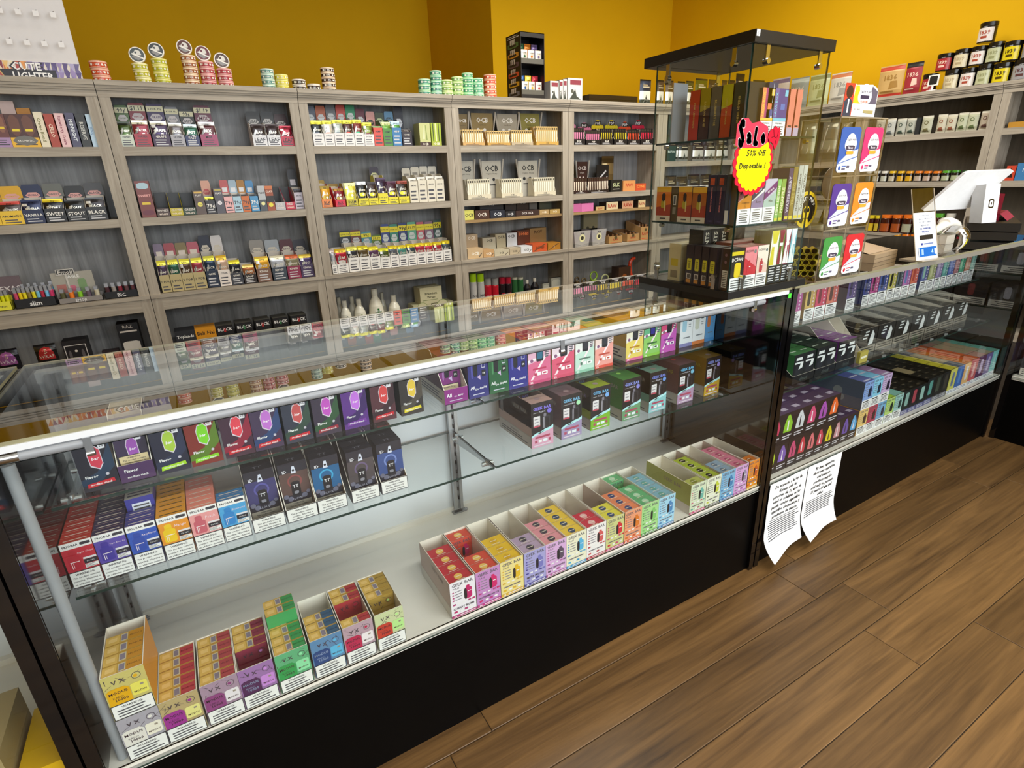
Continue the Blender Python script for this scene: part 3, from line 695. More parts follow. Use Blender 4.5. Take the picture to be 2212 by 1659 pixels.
# upper glass shelf -------------------------------------------------------------
def ijoy_front(bg, dv, st, bg2):
    o = [('r', 0, 0, 1, 1, bg), ('p', [(0, .2), (.5, .3), (1, .75), (1, .35), (.5, .12), (0, .1)], bg2), ('p', [(0, .75), (.4, .95), (.2, 1), (0, 1)], bg2),
         ('t', 'iJOY', .22, .91, .32, .075, 'f2f2f6', {'b': 1, 'sl': .25}), ('t', '10000', .70, .90, .42, .085, 'f2f2f6', {'b': 1, 'sl': .3}), ('p', [(.08, .83), (.42, .845), (.40, .875), (.06, .86)], st), ('t', '20ml', .78, .80, .22, .06, 'f2f2f6', {'b': 1}), ('p', rr(.7, .66, .88, .75, .1), 'e6e6ee'), ('t', '5%', .79, .705, .12, .05, bg, {'b': 1})]
    o += [('p', [(.36, .40), (.60, .33), (.72, .42), (.72, .66), (.62, .72), (.42, .70), (.34, .60)], 'd8d0dc'), ('p', [(.38, .42), (.59, .35), (.70, .43), (.70, .65), (.61, .70), (.43, .68), (.36, .59)], dv), ('p', [(.48, .69), (.58, .70), (.57, .77), (.50, .76)], dv), ('t', 'bar', .53, .52, .2, .1, 'f6eef4', {'b': 1, 'sl': .2})]
    o += [('t', 'Flavor', .3, .24, .36, .05, 'f4f4f4', {'b': 1}), ('c', .74, .24, .05, 'c8c4d0'), ('c', .84, .25, .04, bg), ('p', [(.12, .06), (.9, .10), (.88, .16), (.14, .13)], st), ('t', 'modless mech', .5, .11, .6, .035, 'f2f2f2', {'b': 1, 'sl': .3})]
    return o
IJ = [(-.248, '1d1a28', 'd23c52', 'ca222e', '203650'), (-.190, '382848', '9c52b2', '5a2a70', '2a2038'), (-.129, '1a1a32', 'aaca42', 'a8da20', '242a48'), (-.070, '7c2418', '7cd222', '8ad220', '5a7a1c'), (-.0085, '3c1a30', 'e24252', 'ca222e', '8c1834'),
      (.049, '3c2a4a', 'c272d2', 'ca222e', '284070'), (.111, '2a2e40', 'c25252', 'ca222e', '2c4438'), (.173, '34283c', 'c252c2', '9a2a3a', '2c5030'), (.237, '5a2c84', 'c272e2', '7a3aa0', '3a1c60'), (.303, '50242e', 'd24242', 'ca222e', '341820'), (.372, '2a2422', 'e2c242', 'e2d22e', '4a4238')]
ID = ['dark navy and red', 'purple lipped open', 'navy and lime', 'orange red and green', 'crimson', 'violet', 'slate and red', 'green and magenta', 'deep purple', 'maroon', 'black and yellow']
for i, (x, bg, dv, st, bg2) in enumerate(IJ):
    lb = '%s tilted device carton, %s from left on upper glass shelf' % (ID[i], ordn(i))
    if i == 1:
        carton(C1, x, 1.186, .7725, .057, .13, .125, '4a2a58', {'f': [('t', 'Flavor', .35, .65, .4, .2, 'eee', {'b': 1}), ('t', 'modless mech', .5, .3, .6, .12, 'eee', {'b': 1})]}, lb, 'vape cartons on the upper glass shelf', lip=.30, slope=True, inner='d8ccb8')
        pack(C1, x + .003, 1.20, .774, .051, .03, .118, bg, {'f': ijoy_front(bg, dv, st, bg2)[:14] + warn(.02, .2, .98, .42, True, 'd8c498')}, 'purple vape pack inside the purple lipped carton on upper glass shelf', 'loose packs on upper glass shelf')
        continue
    pack(C1, x, 1.186, .7725, .0565, .13, .124, '4c4236', {'f': ijoy_front(bg, dv, st, bg2), 't': [('r', 0, 0, 1, 1, '4a4034'), ('t', 'iJOY', .35, .3, .2, .1, '9a8e7a'), ('t', 'iJOY', .62, .3, .2, .1, '9a8e7a')]}, lb, 'vape cartons on the upper glass shelf', name='vape_carton', cat='carton')
def aod(bg, lt):
    return [('r', 0, 0, 1, 1, bg), ('p', rr(.26, .48, .48, .88, .2), '121018'), ('p', rr(.30, .86, .44, .94, .2), '121018'), ('p', rr(.16, .44, .24, .84, .2), lt), ('p', [(.44, .46), (.62, .38), (.6, .50)], 'c8b0d8'), ('p', rr(.68, .80, .86, .92, .15), 'e0e0ea'), ('p', rr(.70, .82, .84, .90, .15), bg), ('p', rr(.68, .64, .86, .76, .15), 'c8c8d8'), ('p', rr(.70, .66, .84, .74, .15), bg), ('p', rr(.68, .46, .88, .60, .15), '1a1a22'), ('t', '5%', .78, .53, .13, .06, 'fff', {'b': 1}),
            ('p', [(0, 0), (1, 0), (1, .42), (0, .34)], bg), ('t', 'All', .2, .24, .22, .1, 'f4f4fa', {'b': 1}), ('t', 'On display', .60, .21, .62, .1, 'f4f4fa', {'b': 1, 'rot': .12}), ('r', .2, .07, .76, .09, 'c8c8dc')]
carton(C1, .486, 1.188, .7725, .0635, .17, .125, '8a2a82', {'f': [('t', 'All', .2, .6, .22, .3, 'f4f4fa', {'b': 1}), ('t', 'On display', .60, .5, .62, .3, 'f4f4fa', {'b': 1, 'rot': .1}), ('r', .2, .2, .76, .24, 'c8c8dc')], 'l': [('r', 0, 0, 1, .3, 'd8d2ca')] + lines(.1, .06, .9, .24, 3, '6a6470', .2)}, 'purple open carton with white sloped side, upper glass shelf right part', 'vape cartons on the upper glass shelf', lip=.32, slope=True, side='6a5262')
pack(C1, .4885, 1.222, .7745, .058, .05, .118, '7a2a74', {'f': aod('7a2a74', '9a6aa8') + warn(.02, .0, .9, .34, True, 'e8d8b4'), 't': [('r', 0, 0, 1, 1, '8a2c3c')]}, 'purple vape pack standing in the purple open carton', 'loose packs on upper glass shelf')
pack(C1, .4885, 1.2745, .774, .058, .075, .126, '7c2634', {'t': [('t', 'vape', .4, .3, .3, .15, 'd0a0a0'), ('t', 'vape', .7, .6, .3, .15, 'd0a0a0')]}, 'dark red pack at the back of the purple open carton', 'loose packs on upper glass shelf')
for i, (x, bg, lt, tc, ds) in enumerate(((.5535, '2c2c78', '5050a8', '3a3448', 'navy blue'), (.6130, '1f5c34', '4a8a5a', '2e5a38', 'bottle green'), (.6715, '2a2a86', '5252b4', '4c4060', 'royal blue'))):
    pack(C1, x, 1.190, .7725, .057, .16, .121, tc, {'f': aod(bg, lt), 't': [('t', 'vape', .35, .25, .3, .1, 'b8c0a8'), ('t', 'vape', .65, .6, .3, .1, 'b8c0a8')]}, '%s slogan carton, %s of three on upper glass shelf' % (ds, ('left', 'middle', 'right')[i]), 'vape cartons on the upper glass shelf', name='vape_carton', cat='carton')
def pink_front(b1, b2, dev, txt, strip):
    o = [('r', 0, 0, 1, 1, b2), ('p', [(0, .48), (1, .62), (1, 1), (0, 1)], b1), ('p', [(.1, .1), (.2, .1), (.95, .72), (.9, .78)], 'fbe8f0'), ('p', [(0, .52), (.55, .58), (.6, .64), (0, .58)], 'f6f2f4'), ('p', rr(.36, .52, .68, .98, .12), '101018'), ('p', rr(.40, .58, .64, .92, .1), dev), ('r', .45, .74, .59, .80, 'e8e8f0'), ('c', .84, .92, .1, '7a78b0'), ('c', .16, .56, .07, '8a5a80'),
         ('r', .75, .70, .93, .73, '66606c'), ('r', .75, .65, .93, .68, '66606c'), ('r', .75, .60, .9, .63, '66606c'), ('r', .2, .33, .8, .37, txt), ('r', .26, .19, .36, .26, txt), ('p', rr(.40, .19, .56, .27, .1), 'fbfbfb'), ('p', rr(.60, .19, .86, .27, .1), 'fbfbfb'), ('r', .66, .21, .8, .25, txt), ('r', 0, 0, 1, .07, strip), ('t', '5%', .14, .04, .16, .045, 'fff', {'b': 1})]
    return o
PK = [(.7315, .0715, 'e6b4ce', 'da6a92', '2a6a8a', 'c03a60', 'c84878', 'c83e50', 'pink and white striped', 'f08a3a'), (.8085, .0745, 'f0dce8', 'dc5a78', '2a2a34', 'b83050', 'd04a6a', 'd4505e', 'rose red', 'f2a060'), (.8875, .066, 'eef0ee', 'c2e2d4', '2a2a34', '5a7a6a', '8ac0a8', 'ee8434', 'mint green', '5a9a70'),
      (.9570, .066, 'f4dcd8', 'f0a49a', '2a2a34', 'c04a3a', 'da5040', '6aaa84', 'peach', 'c8d860'), (1.0730, .066, 'f2ecd8', 'ecd46a', '2a2a34', 'c08a1a', 'da6a9a', 'e8a030', 'pale yellow', 'f0b020'), (1.1420, .067, '6ab88c', '92cc6a', '2a2a90', '3a6a3a', '8ac84a', 'eeb428', 'bright green', 'e0a020'), (1.2130, .064, 'd8487a', 'c85cba', '1c1024', '7a3a8a', 'c85cba', '9a9a60', 'hot pink', '404a30')]
for i, (x, w_, b1, b2, dev, tx, st, tc, ds, tc2) in enumerate(PK):
    h_ = .118; m = box_geo(w_, .165, h_, 'c9a78e' if i != 4 else 'b89a52', {'f': pink_front(b1, b2, dev, tx, st), 'l': [('r', 0, 0, 1, .36, 'cfcac2'), ('c', .6, .72, .1, '9a6a3a')] + lines(.1, .06, .9, .3, 3, '55505a', .2)}, cols={'t': tc})
    for k in range(5): paint(m, flat((.002, .004 + k * .032, h_), (w_ - .004, 0, 0), (0, .030, 0)), [('r', 0, 0, 1, 1, tc if (k + i) % 4 else tc2), ('r', .2, .4, .8, .55, 'f0c8b0')])
    tag(put(m, 'vape_carton', C1, x, 1.190, .7725), '%s vape carton, %s after the slogan cartons, upper glass shelf' % (ds, ordn(i)), 'carton', 'vape cartons on the upper glass shelf')
for i, (x, w_, dv, st, ds) in enumerate(((1.300, .056, 'a8d0e4', '8c8cc0', 'white carton with pale blue bottle print'), (1.357, .056, 'd4d8c8', 'd8804a', 'white carton with orange foot band'), (1.4145, .044, 'c87a4a', '4a90d0', 'blue carton with brown bottle print'))):
    pack(C1, x, 1.196, .7725, w_, .15, .118, 'e8ecf0' if i < 2 else '6aa4d8', {'f': [('r', 0, 0, 1, 1, 'f0f4f8' if i < 2 else '62a0d8'), ('p', rr(.16, .42, .5, .84, .2), dv), ('p', rr(.24, .82, .42, .94, .2), dv), ('r', .62, .7, .84, .78, '55606a'), ('r', .64, .6, .82, .62, '8a929a'), ('r', .64, .54, .82, .56, '8a929a'), ('r', .3, .24, .8, .27, '7a828a'), ('r', 0, 0, 1, .1, st)], 'l': [('r', 0, 0, 1, .4, '8a847c')]}, '%s on upper glass shelf' % ds, 'vape cartons on the upper glass shelf', name='vape_carton', cat='carton', cols={'t': ('b0a890', '7a3440', 'c8b070')[i]})
# ---------------------------------------------------------------- goods on the wall bookcases
def bulged(w, h, t, y0=0.0):
    def f(u, v, L=0.0):
        e = min(1, max(0, (v - .06) / .16)) * min(1, max(0, (.94 - v) / .14)); e = e * e * (3 - 2 * e)
        return (u * w, y0 + t / 2 - (t / 2) * e * math.sin(PI * min(1, max(0, u))) ** .6 - .0006 - L, v * h)
    f.W, f.H, f.sub, f.dbl = w, h, 4, 1
    return f
def pouch_geo(w, h, t, bands, ops=()):
    m = M(); F = bulged(w, h, t)
    vs = sorted(set([0, .06, .14, .22, .5, .8, .87, .94, 1] + [b[0] for b in bands]))
    us = [0, .15, .35, .65, .85, 1]
    B = lambda u, v: (u * w, t - F(u, v)[1] + .0, v * h)
    for v0, v1 in zip(vs, vs[1:]):
        c = [b[1] for b in bands if b[0] <= (v0 + v1) / 2][-1]
        P = [F(u, v) for v in (v0, v1) for u in us]; n = len(us)
        m.mesh(P, [(i, i + 1, n + i + 1, n + i) for i in range(n - 1)], c, 0, True)
        P = [B(u, v) for v in (v0, v1) for u in us]
        m.mesh(P, [(i + 1, i, n + i, n + i + 1) for i in range(n - 1)], c, 0, True)
    paint(m, F, ops, l0=.0006)
    return m

class Row:
    def __init__(s, fr, y, z, where, group):
        s.fr, s.y, s.z, s.where, s.group, s.i = fr, y, z, where, group, 0
    def lab(s, d): s.i += 1; return '%s, %s on %s' % (d, ordn(s.i - 1), s.where)
    def box(s, x, w, h, col, txt=None, tc='fff', band=None, d=.1, desc=None, ops=(), side=None, name='retail_box', y=None, z=0, rot=0, top=None, th=.18, tv=.6, rz=0):
        o = [('r', 0, 0, 1, 1, col)]
        if band: o.append(('r', 0, 0, 1, .3, band)); o += lines(.12, .05, .88, .25, 3, 'e8e8e8' if colname(band) in ('black', 'dark grey') or 'dark' in colname(band) else '3a3a40', .3)
        if txt: o.append(('t', txt, .5, tv, .86, th, tc, {'b': 1, 'rot': rot}) if rot else ('t', txt, .5, tv, .86, th, tc, {'b': 1}))
        g = box_geo(w, d, h, side or col, {'f': o + list(ops)}, cols={'t': top or side or col})
        dd = desc or (colname(col) + ' box' + (' with %s foot band' % colname(band) if band else ''))
        return tag(put(g, name, s.fr, x, s.y if y is None else y, s.z + z + .0004, None, rz), s.lab(dd), 'box', s.group)
    def tray(s, x, w, h, lip, hdr, txt='', tc='fff', p='333333', pb='e8d83a', hp=.72, hl=.36, d=.15, desc=None, n=2, ltxt=None, band=None, noun='tray', hcap=None, pk='pouch', side=None):
        # display tray: printed lip, header card behind, pouches standing inside
        m = M(); t = .0015; H = h * hp; L = h * hl; sc = side or lip
        m.box(0, w, 0, d, 0, t, 'cfc6b8'); m.box(0, w, 0, t, 0, L, lip, 0, {'b': 'd9cfc0', 't': 'e6ddcf'}); m.box(0, w, d - t, d, 0, H, 'd9cfc0')
        for a in (0, w - t):
            A = [(a, t, 0), (a, d - t, 0), (a, d - t, H), (a, d * .5, H), (a, t, L)]; Bq = [(a + t, p2, q) for _, p2, q in A]
            m.face(A[::-1], sc); m.face(Bq, sc)
            for i in range(5): j = (i + 1) % 5; m.face([A[i], A[j], Bq[j], Bq[i]], 'e6ddcf')
        F = flat((0, 0, 0), (w, 0, 0), (0, 0, L)); ops = []
        dk = 'dark' in colname(lip) or colname(lip) in ('black', 'purple', 'brown', 'maroon', 'blue')
        if ltxt: ops.append(('t', ltxt, .5, .62, .86, .34, 'f0ece4' if dk else '26262c', {'b': 1}))
        ops += lines(.14, .08, .86, .42 if ltxt else .62, 2 if ltxt else 3, 'c9c9cc' if dk else '4a4a52', .3)
        if not ltxt: ops.append(('t', txt or 'SMOKE', .5, .8, .6, .22, 'e8e4da' if dk else '3a3a42', {'b': 1}))
        paint(m, F, ops)
        desc = desc or ('%s %s with %s header card' % (colname(lip), noun, colname(hdr)) if hdr else '%s %s without header card' % (colname(lip), noun))
        lb = s.lab(desc)
        o = tag(put(m, 'display_tray', s.fr, x, s.y, s.z + .0004), lb, 'tray', s.group)
        if hdr:
            c = M(); zz = H * .9
            pts = [(.0, 0), (1, 0), (1, .82), (.92, 1), (.08, 1), (0, .82)]
            wf = lambda u, v, yy: (u * w, yy, zz + v * (h - zz))
            c.face([wf(u, v, d + .0005) for u, v in pts], hdr); c.face([wf(u, v, d + .0022) for u, v in pts][::-1], 'c9c0b2')
            for i in range(6):
                (a, b), (e, f) = pts[i], pts[(i + 1) % 6]; c.face([wf(a, b, d + .0022), wf(e, f, d + .0022), wf(e, f, d + .0005), wf(a, b, d + .0005)][::-1], 'd9d0c2')
            FF = flat((0, d + .0005, zz), (w, 0, 0), (0, 0, h - zz)); q = []
            if hcap: q.append(('r', .0, .60, 1, .88, hcap)); q.append(('t', hcap_text(s.i), .5, .74, .8, .2, '1c1c20', {'b': 1}))
            q += [('p', [(.12, .3), (.3, .16), (.7, .16), (.88, .3), (.7, .5), (.3, .5)], tc), ('t', txt, .5, .33, .56, .2, hdr, {'b': 1})] if txt else [('r', .2, .2, .8, .5, tc)]
            paint(c, FF, q); c.obj('header_card', [CARD], o)
        ph = H * (.90 if hdr else .985)
        for k in range(n):
            ww = w - .006; pc = p
            if pk == 'pouch':
                g = pouch_geo(ww, ph, .012, [(0, pc), (.86, pb)], ([('r', .04, .74, .30, .85, 'e8e8e4')] if (s.i * 7 + k) % 3 == 0 else []) + [('t', ('2/99\u00a2', '99\u00a2', '$1.19')[s.i % 3], .5, .90, .7, .06, '1c1c1c', {'b': 1}), ('p', [(.06, .5), (.3, .76), (.42, .72), (.16, .44)], 'b8b8b4' if s.i % 2 else '8c8c88'), ('t', txt or 'LEAF', .5, .64, .74, .12, 'f0ead8', {'b': 1}), ('p', rr(.18, .38, .82, .54, .3), hdr or lip), ('c', .62, .46, .12, 'd8d0c0'), ('p', [(.74, .3), (.92, .6), (.95, .56), (.82, .28)], 'a8a8a4')])  # slanted pale polygons are foil glints painted onto the pouch
                tag(put(g, 'foil_pouch', s.fr, x + .003, s.y + .010 + k * .03, s.z + .0022, [FOIL]), '%s pouch at the %s of the %s tray, %s' % (colname(pc), ('front', 'rear')[k], ordn(s.i - 1), s.where), 'pouch', 'pouches in the trays of the ' + s.where.split(' of ')[-1])
            else:
                cn = max(1, int(ww / .017))
                for q in range(cn):
                    cw = ww / cn; g = box_geo(cw * .86, .012, ph, pc, {'f': [('r', 0, 0, 1, 1, pc), ('p', [(.35, .05), (.65, .05), (.8, .75), (.2, .75)], pb), ('r', .2, .82, .8, .93, '3a3428')]})
                    tag(put(g, 'slim_pack', s.fr, x + .003 + q * cw, s.y + .008 + k * .026, s.z + .0022), '%s slim pack in %s row, %s tray, %s' % (ordn(q), ('front', 'back')[k], ordn(s.i - 1), s.where), 'pack', 'slim packs in the trays of the ' + s.where.split(' of ')[-1])
        return o
    def tubof(s, x, w, h, body, lid, name='lidded_jar', desc=None, y=None, z=0, lf=.2, txt=None, tc='333', mats=None, neck=.92, label=None, cat='jar', lh=.82):
        r = w / 2; zl = h * (1 - lf); yy = (s.y if y is None else y) + r
        m = M(); m.lathe([(0, 0, body), (r * .96, 0, body), (r, r * .1, body), (r, zl - r * .12, body), (r * neck, zl, body), (0, zl, body)], 20, mi=0)
        F = lambda u, v, L=0.0: ((r + L) * math.sin((u - .5) * 2.2), -(r + L) * math.cos((u - .5) * 2.2), zl * (.08 + lh * v))
        F.W, F.H, F.sub = r * 2.2, zl * lh, 5
        if label: paint(m, F, [('r', 0, 0, 1, 1, label)], l0=.0009)
        if txt: paint(m, F, [('t', txt, .5, .66, .6, .3, tc, {'b': 1}), ('r', .34, .22, .66, .4, tc)], l0=.0018)
        o = put(m, name, s.fr, x + r, yy, s.z + z + .0004, mats or [GLOSS])
        l = M(); l.lathe([(0, 0, lid), (r * (neck + .05), 0, lid), (r * (neck + .06), h - zl - .002, lid), (r * neck, h - zl, lid), (0, h - zl, lid)], 20)
        l.obj('lid', [GLOSS], o, (0, 0, zl + .0002))
        return tag(o, s.lab(desc or '%s %s with %s lid' % (colname(label or body), cat, colname(lid))), cat, s.group)
    def bottle(s, x, w, h, body, cap, desc, y=None, prof=None, txt=None, tc='333', band=None, cat='bottle', mats=None):
        r = w / 2; m = M(); yy = (s.y if y is None else y) + r
        prof = prof or [(0, 0), (.8, .0), (1, .04), (.96, .25), (.86, .5), (.62, .66), (.38, .74), (.36, .80)]
        pr = [(a * r, b * h, band if band and .1 < b <= .5 else body) for a, b in prof]; m.lathe(pr, 20)
        if txt:
            F = lambda u, v, L=0.0: ((r + L) * math.sin((u - .5) * 2), -(r + L) * math.cos((u - .5) * 2), h * (.12 + .4 * v))
            F.W, F.H, F.sub = r * 2, h * .4, 4
            paint(m, F, [('c', .5, .5, .2, 'f4f4f0'), ('r', .44, .2, .56, .8, tc), ('r', .3, .42, .7, .58, tc)] if txt == '+' else [('t', txt, .5, .6, .7, .3, tc, {'b': 1})], l0=.0012)
        o = put(m, 'bottle' if cat == 'bottle' else 'spray_can', s.fr, x + r, yy, s.z + .0004, mats or [GLOSS])
        c = M(); rc = (pr[-1][0] + .0015); c.lathe([(0, 0, cap), (rc, 0, cap), (rc, h * (1 - prof[-1][1]) - .002, cap), (rc * .9, h * (1 - prof[-1][1]), cap), (0, h * (1 - prof[-1][1]), cap)], 16)
        c.obj('cap', [GLOSS], o, (0, 0, pr[-1][1]))
        return tag(o, s.lab(desc), cat, s.group)
    def pouch(s, x, w, h, bands, desc, txt=None, tc='fff', t=.03, y=None, z=0, rz=0, ops=(), mats=None):
        g = pouch_geo(w, h, t, bands, ([('t', txt, .5, .62, .7, .16, tc, {'b': 1})] if txt else []) + list(ops))
        return tag(put(g, 'foil_pouch', s.fr, x, s.y if y is None else y, s.z + z + .0004, mats or [FOIL], rz), s.lab(desc), 'pouch', s.group)
def hcap_text(i): return ('4 FOR 99\u00a2', '99\u00a2', '$1.19', '2 FOR 99\u00a2')[i % 4]

# ======== first bookcase (far left)
G = 'tobacco boxes on the first bookcase'
R = Row(BB, .022, 1.514, 'top shelf of first bookcase', G)
R.box(-0.677, 0.072, 0.148, '6a3a34', 'SWEET', 'f0d8d0', 'a888b0', desc='pink and brown cigar twin pack', ops=[('p', rr(.1, .45, .45, .95, .3), '8a5a44'), ('p', rr(.55, .45, .9, .95, .3), '8a5a44'), ('r', .15, .55, .4, .62, 'e8c830'), ('r', .6, .55, .85, .62, 'e8c830')])
R.box(-0.604, 0.110, 0.148, '4a2622', '', 'f0d8d0', 'e8b428', desc='brown twin cigar pack with yellow foot', ops=[('p', rr(.08, .35, .45, .97, .35), '6a4030'), ('p', rr(.55, .35, .92, .97, .35), '6a4030'), ('r', .14, .48, .4, .56, 'e8d22c'), ('r', .6, .48, .86, .56, 'e8d22c'), ('p', [(.06, .2), (.2, .1), (.5, .05), (.8, .1), (.94, .2), (.8, .31), (.5, .36), (.2, .31)], '6f6c66'), ('r', 0, 0, 1, .02, 'e8b428'), ('t', 'AROMATIC', .5, .2, .6, .08, 'f4f0ea')])
for (x, w, h), c, t, tc, ds in ((( -0.491, 0.037, 0.159 ), 'e6dcc0', 'Creme Blend', '7a7434', 'cream spine cigar box'), ((-0.452, 0.039, 0.152), 'a8402c', 'CELLO', 'f0d8c0', 'brick red spine cigar box'), ((-0.410, 0.040, 0.155), 'e6c0c0', 'Strawberry Cream', '8a2a4a', 'pale pink spine cigar box'), ((-0.367, 0.039, 0.158), '4c4a66', 'MIDNIGHT', 'e8eef4', 'navy and white spine cigar box'), ((-0.326, 0.041, 0.152), '2a2c2c', 'RESERVE', 'c8c8c0', 'black reserve spine cigar box'), ((-0.283, 0.026, 0.153), 'c4def0', 'COOL', '4a7ab0', 'pale blue spine cigar box')):
    R.box(x, w - .003, h, c, t, tc, desc=ds, rot=-90, tv=.5, th=.42, d=.16)
R.box(-0.632, 0.057, 0.220, 'e0c4bc', '', '8a9aa0', desc='pale pink rounded pack standing behind', y=.17, ops=[('p', rr(.1, .3, .9, .7, .3), 'b8c8cc')], d=.02)
R.box(-0.572, 0.054, 0.190, 'd08a1c', '', 'fff', desc='orange pack standing behind the twin cigars', y=.17, top='1a1a1a', d=.03)
R = Row(BB, .022, 1.157, 'second shelf of first bookcase', G)
for a, lp, hd, tx, pc, pb in (((-0.805, 0.062, 0.186), 'e8c030', 'e0b020', 'AROMA', 'b08020', 'd8604a'), ((-0.741, 0.088, 0.183), 'e8c030', 'e6b21c', 'AROMATIC', '3a2a24', 'c84a40'), ((-0.652, 0.083, 0.188), '1a2448', '1c2850', 'VANILLA', '1a2244', '1a2244'), ((-0.565, 0.085, 0.190), '1c1c1e', '6c6e66', 'SWEET', '16161a', 'e0c828'), ((-0.476, 0.085, 0.176), '1a1a1a', '202020', 'STOUT', '141414', '202020'), ((-0.389, 0.086, 0.188), '262628', '4a4a4c', 'BLACK', '241c20', '3a3a3c')):
    R.tray(*a, lp, hd, tx, 'e8a8a0', pc, pb, hp=.66, hl=.36, d=.14, ltxt=tx)
R = Row(BB, .018, .741, 'third shelf of first bookcase', 'lighters and trays on the first bookcase')
def lighter(fr, x, y, z, h, c, label, grp, r=.0085):
    m = M(); m.lathe([(0, 0, c), (r, 0, c), (r, h * .74, c), (r * .95, h * .75, c), (0, h * .75, c)], 10)
    o = tag(put(m, 'pocket_lighter', fr, x, y, z, [GLOSS]), label, 'lighter', grp)
    M().box(-r * .8, r * .8, -r * .7, r * .7, h * .75, h, 'c8c8cc').obj('metal_hood', [METAL], o)
def lighter_tray(R, x, w, h, n, cols, body, txt, ds, hf=.9, top=None, lip=.42):
    m = M(); m.box(0, w, 0, .06, 0, .002, body); m.box(0, w, 0, .002, 0, h * lip, body); m.box(0, w, .058, .06, 0, h * lip * 1.5, body)
    for a in (0, w - .002): m.box(a, a + .002, 0, .06, 0, h * lip, body)
    paint(m, flat((0, 0, 0), (w, 0, 0), (0, 0, h * lip)), [('t', txt, .5, .45, .5, .5, 'e0e0e0' if body < '9' else '333', {'b': 1})])
    lb = R.lab(ds); tag(put(m, 'lighter_tray', R.fr, x, R.y, R.z + .0004), lb, 'tray', R.group)
    p = (w - .006) / n
    for k in range(n):
        for j in range(2): lighter(R.fr, x + .003 + p * (k + .5), R.y + .016 + .024 * j, R.z + .0026, h * hf, cols[k % len(cols)], '%s lighter, %s in %s row of %s' % (colname(cols[k % len(cols)]), ordn(k), ('front', 'back')[j], ds), 'lighters in the ' + ds, r=min(.0105, p * .44))
lighter_tray(R, -0.891, 0.076, 0.107, 4, ['d8d820'], 'e6e23c', 'TORCH', 'bright yellow torch lighter tray')
lighter_tray(R, -0.802, 0.171, 0.114, 9, ['c84a70', 'e8c820', 'e8d830', '8a7a4a', 'e8d830', '7ac0e0', 'b83048', '7ac0e8', 'c83a6a'], '1c1c20', 'slim', 'black tray of rainbow slim lighters')
R.box(-0.895, 0.127, 0.159, '6a5a60', 'TEXAS', 'e0d8d8', desc='grey header board behind the yellow lighters', y=.12, d=.006, ops=[('c', .2, .6, .12, 'c8c0c0'), ('c', .75, .3, .14, '3a3238')])
for k, (cx, c) in enumerate(((60, 'a83030'), (74, '8ac040'), (88, '7ab838'), (105, 'a82838'), (121, '6ab0d8'))):
    x, w, h = ((-0.772, 0.015, 0.115), (-0.745, 0.015, 0.117), (-0.718, 0.016, 0.116), (-0.687, 0.020, 0.114), (-0.655, 0.020, 0.118))[k]
    lighter(BB, x + w / 2, .10, .7414, h, c, '%s tall lighter, %s behind the rainbow slim tray' % (colname(c), ordn(k)), 'tall lighters behind the slim tray', r=w / 2)
lighter_tray(R, -0.621, 0.194, 0.091, 5, ['5a5a40', 'f08030', '8ac838', '6a5a6a', 'c8c0a8'], '8a8480', 'EMOJI', 'grey tray of stubby square lighters', hf=.8, lip=.3)
R.box(-0.635, 0.184, 0.157, 'a8a498', 'EAGLE', 'e8e8e4', desc='printed backing card above the stubby lighters', y=.085, d=.004, tv=.85, th=.1, ops=[('r', .08, .3, .3, .6, 'b07068'), ('c', .45, .45, .09, 'c86a80'), ('p', rr(.6, .3, .8, .75), '7a9a6a')])
m = M(); x, w, h = -0.607, 0.079, 0.174; m.box(0, w, 0, .004, h - .03, h, 'd8d4cc'); paint(m, flat((0, 0, h - .03), (w, 0, 0), (0, 0, .03)), [('r', .03, .1, .97, .9, '2a2a2a'), ('t', 'Emoji', .5, .5, .86, .7, 'd8d4cc', {'b': 1})]); m.box(w * .45, w * .55, .001, .003, 0, h - .03, 'c8c4bc')
tag(put(m, 'topper_sign', BB, x, .080, .7414), 'small emoji sign above the stubby lighter tray', 'sign')
lighter_tray(R, -0.417, 0.155, 0.091, 5, ['4a3038', '9a9490', '8a3040', '6a4a50', '6a4048'], '17171a', 'BIC', 'black tray of five dark picture lighters')
R = Row(BB, .03, .3635, 'bottom shelf of first bookcase', 'pouches low on the first bookcase')
R.pouch(-0.960, 0.097, 0.175, [(0, '1c1a20')], 'black pouch with purple half moon label', 'WRAP', 'e8d8e8', ops=[('p', [(.12, .52), (.88, .52), (.84, .74), (.7, .88), (.5, .93), (.3, .88), (.16, .74)], '9a5a98'), ('t', '5', .5, .78, .2, .14, 'e8d0b0', {'b': 1})])
R.pouch(-0.795, 0.094, 0.174, [(0, '22201f')], 'black pouch with red half moon label', 'WRAP', 'e8d8c8', ops=[('p', [(.12, .52), (.88, .52), (.84, .74), (.7, .88), (.5, .93), (.3, .88), (.16, .74)], 'b83434'), ('t', '5', .5, .78, .2, .14, 'e8d0b0', {'b': 1})])
R.box(-0.672, 0.111, 0.174, '1b1719', '', 'e0d8d0', desc='black box with white double frame', ops=[('r', .06, .1, .94, .86, 'd8d4d0'), ('r', .09, .12, .91, .84, '1b1719'), ('c', .5, .66, .06, 'e0d8d0'), ('p', rr(.18, .4, .3, .7, .4), '5a5456'), ('p', rr(.7, .4, .82, .7, .4), '5a5456'), ('t', 'ZENITHS', .5, .26, .6, .1, 'e0d8d0', {'b': 1})])
for k in range(4): R.box(-0.509, 0.080, 0.086, '2a2022', 'BROWN', 'c8b8a8', desc='thin dark booklet in the leaning bundle', d=.008, y=.05 + k * .012, ops=[('r', 0, .8, 1, .84, 'b8a488')])
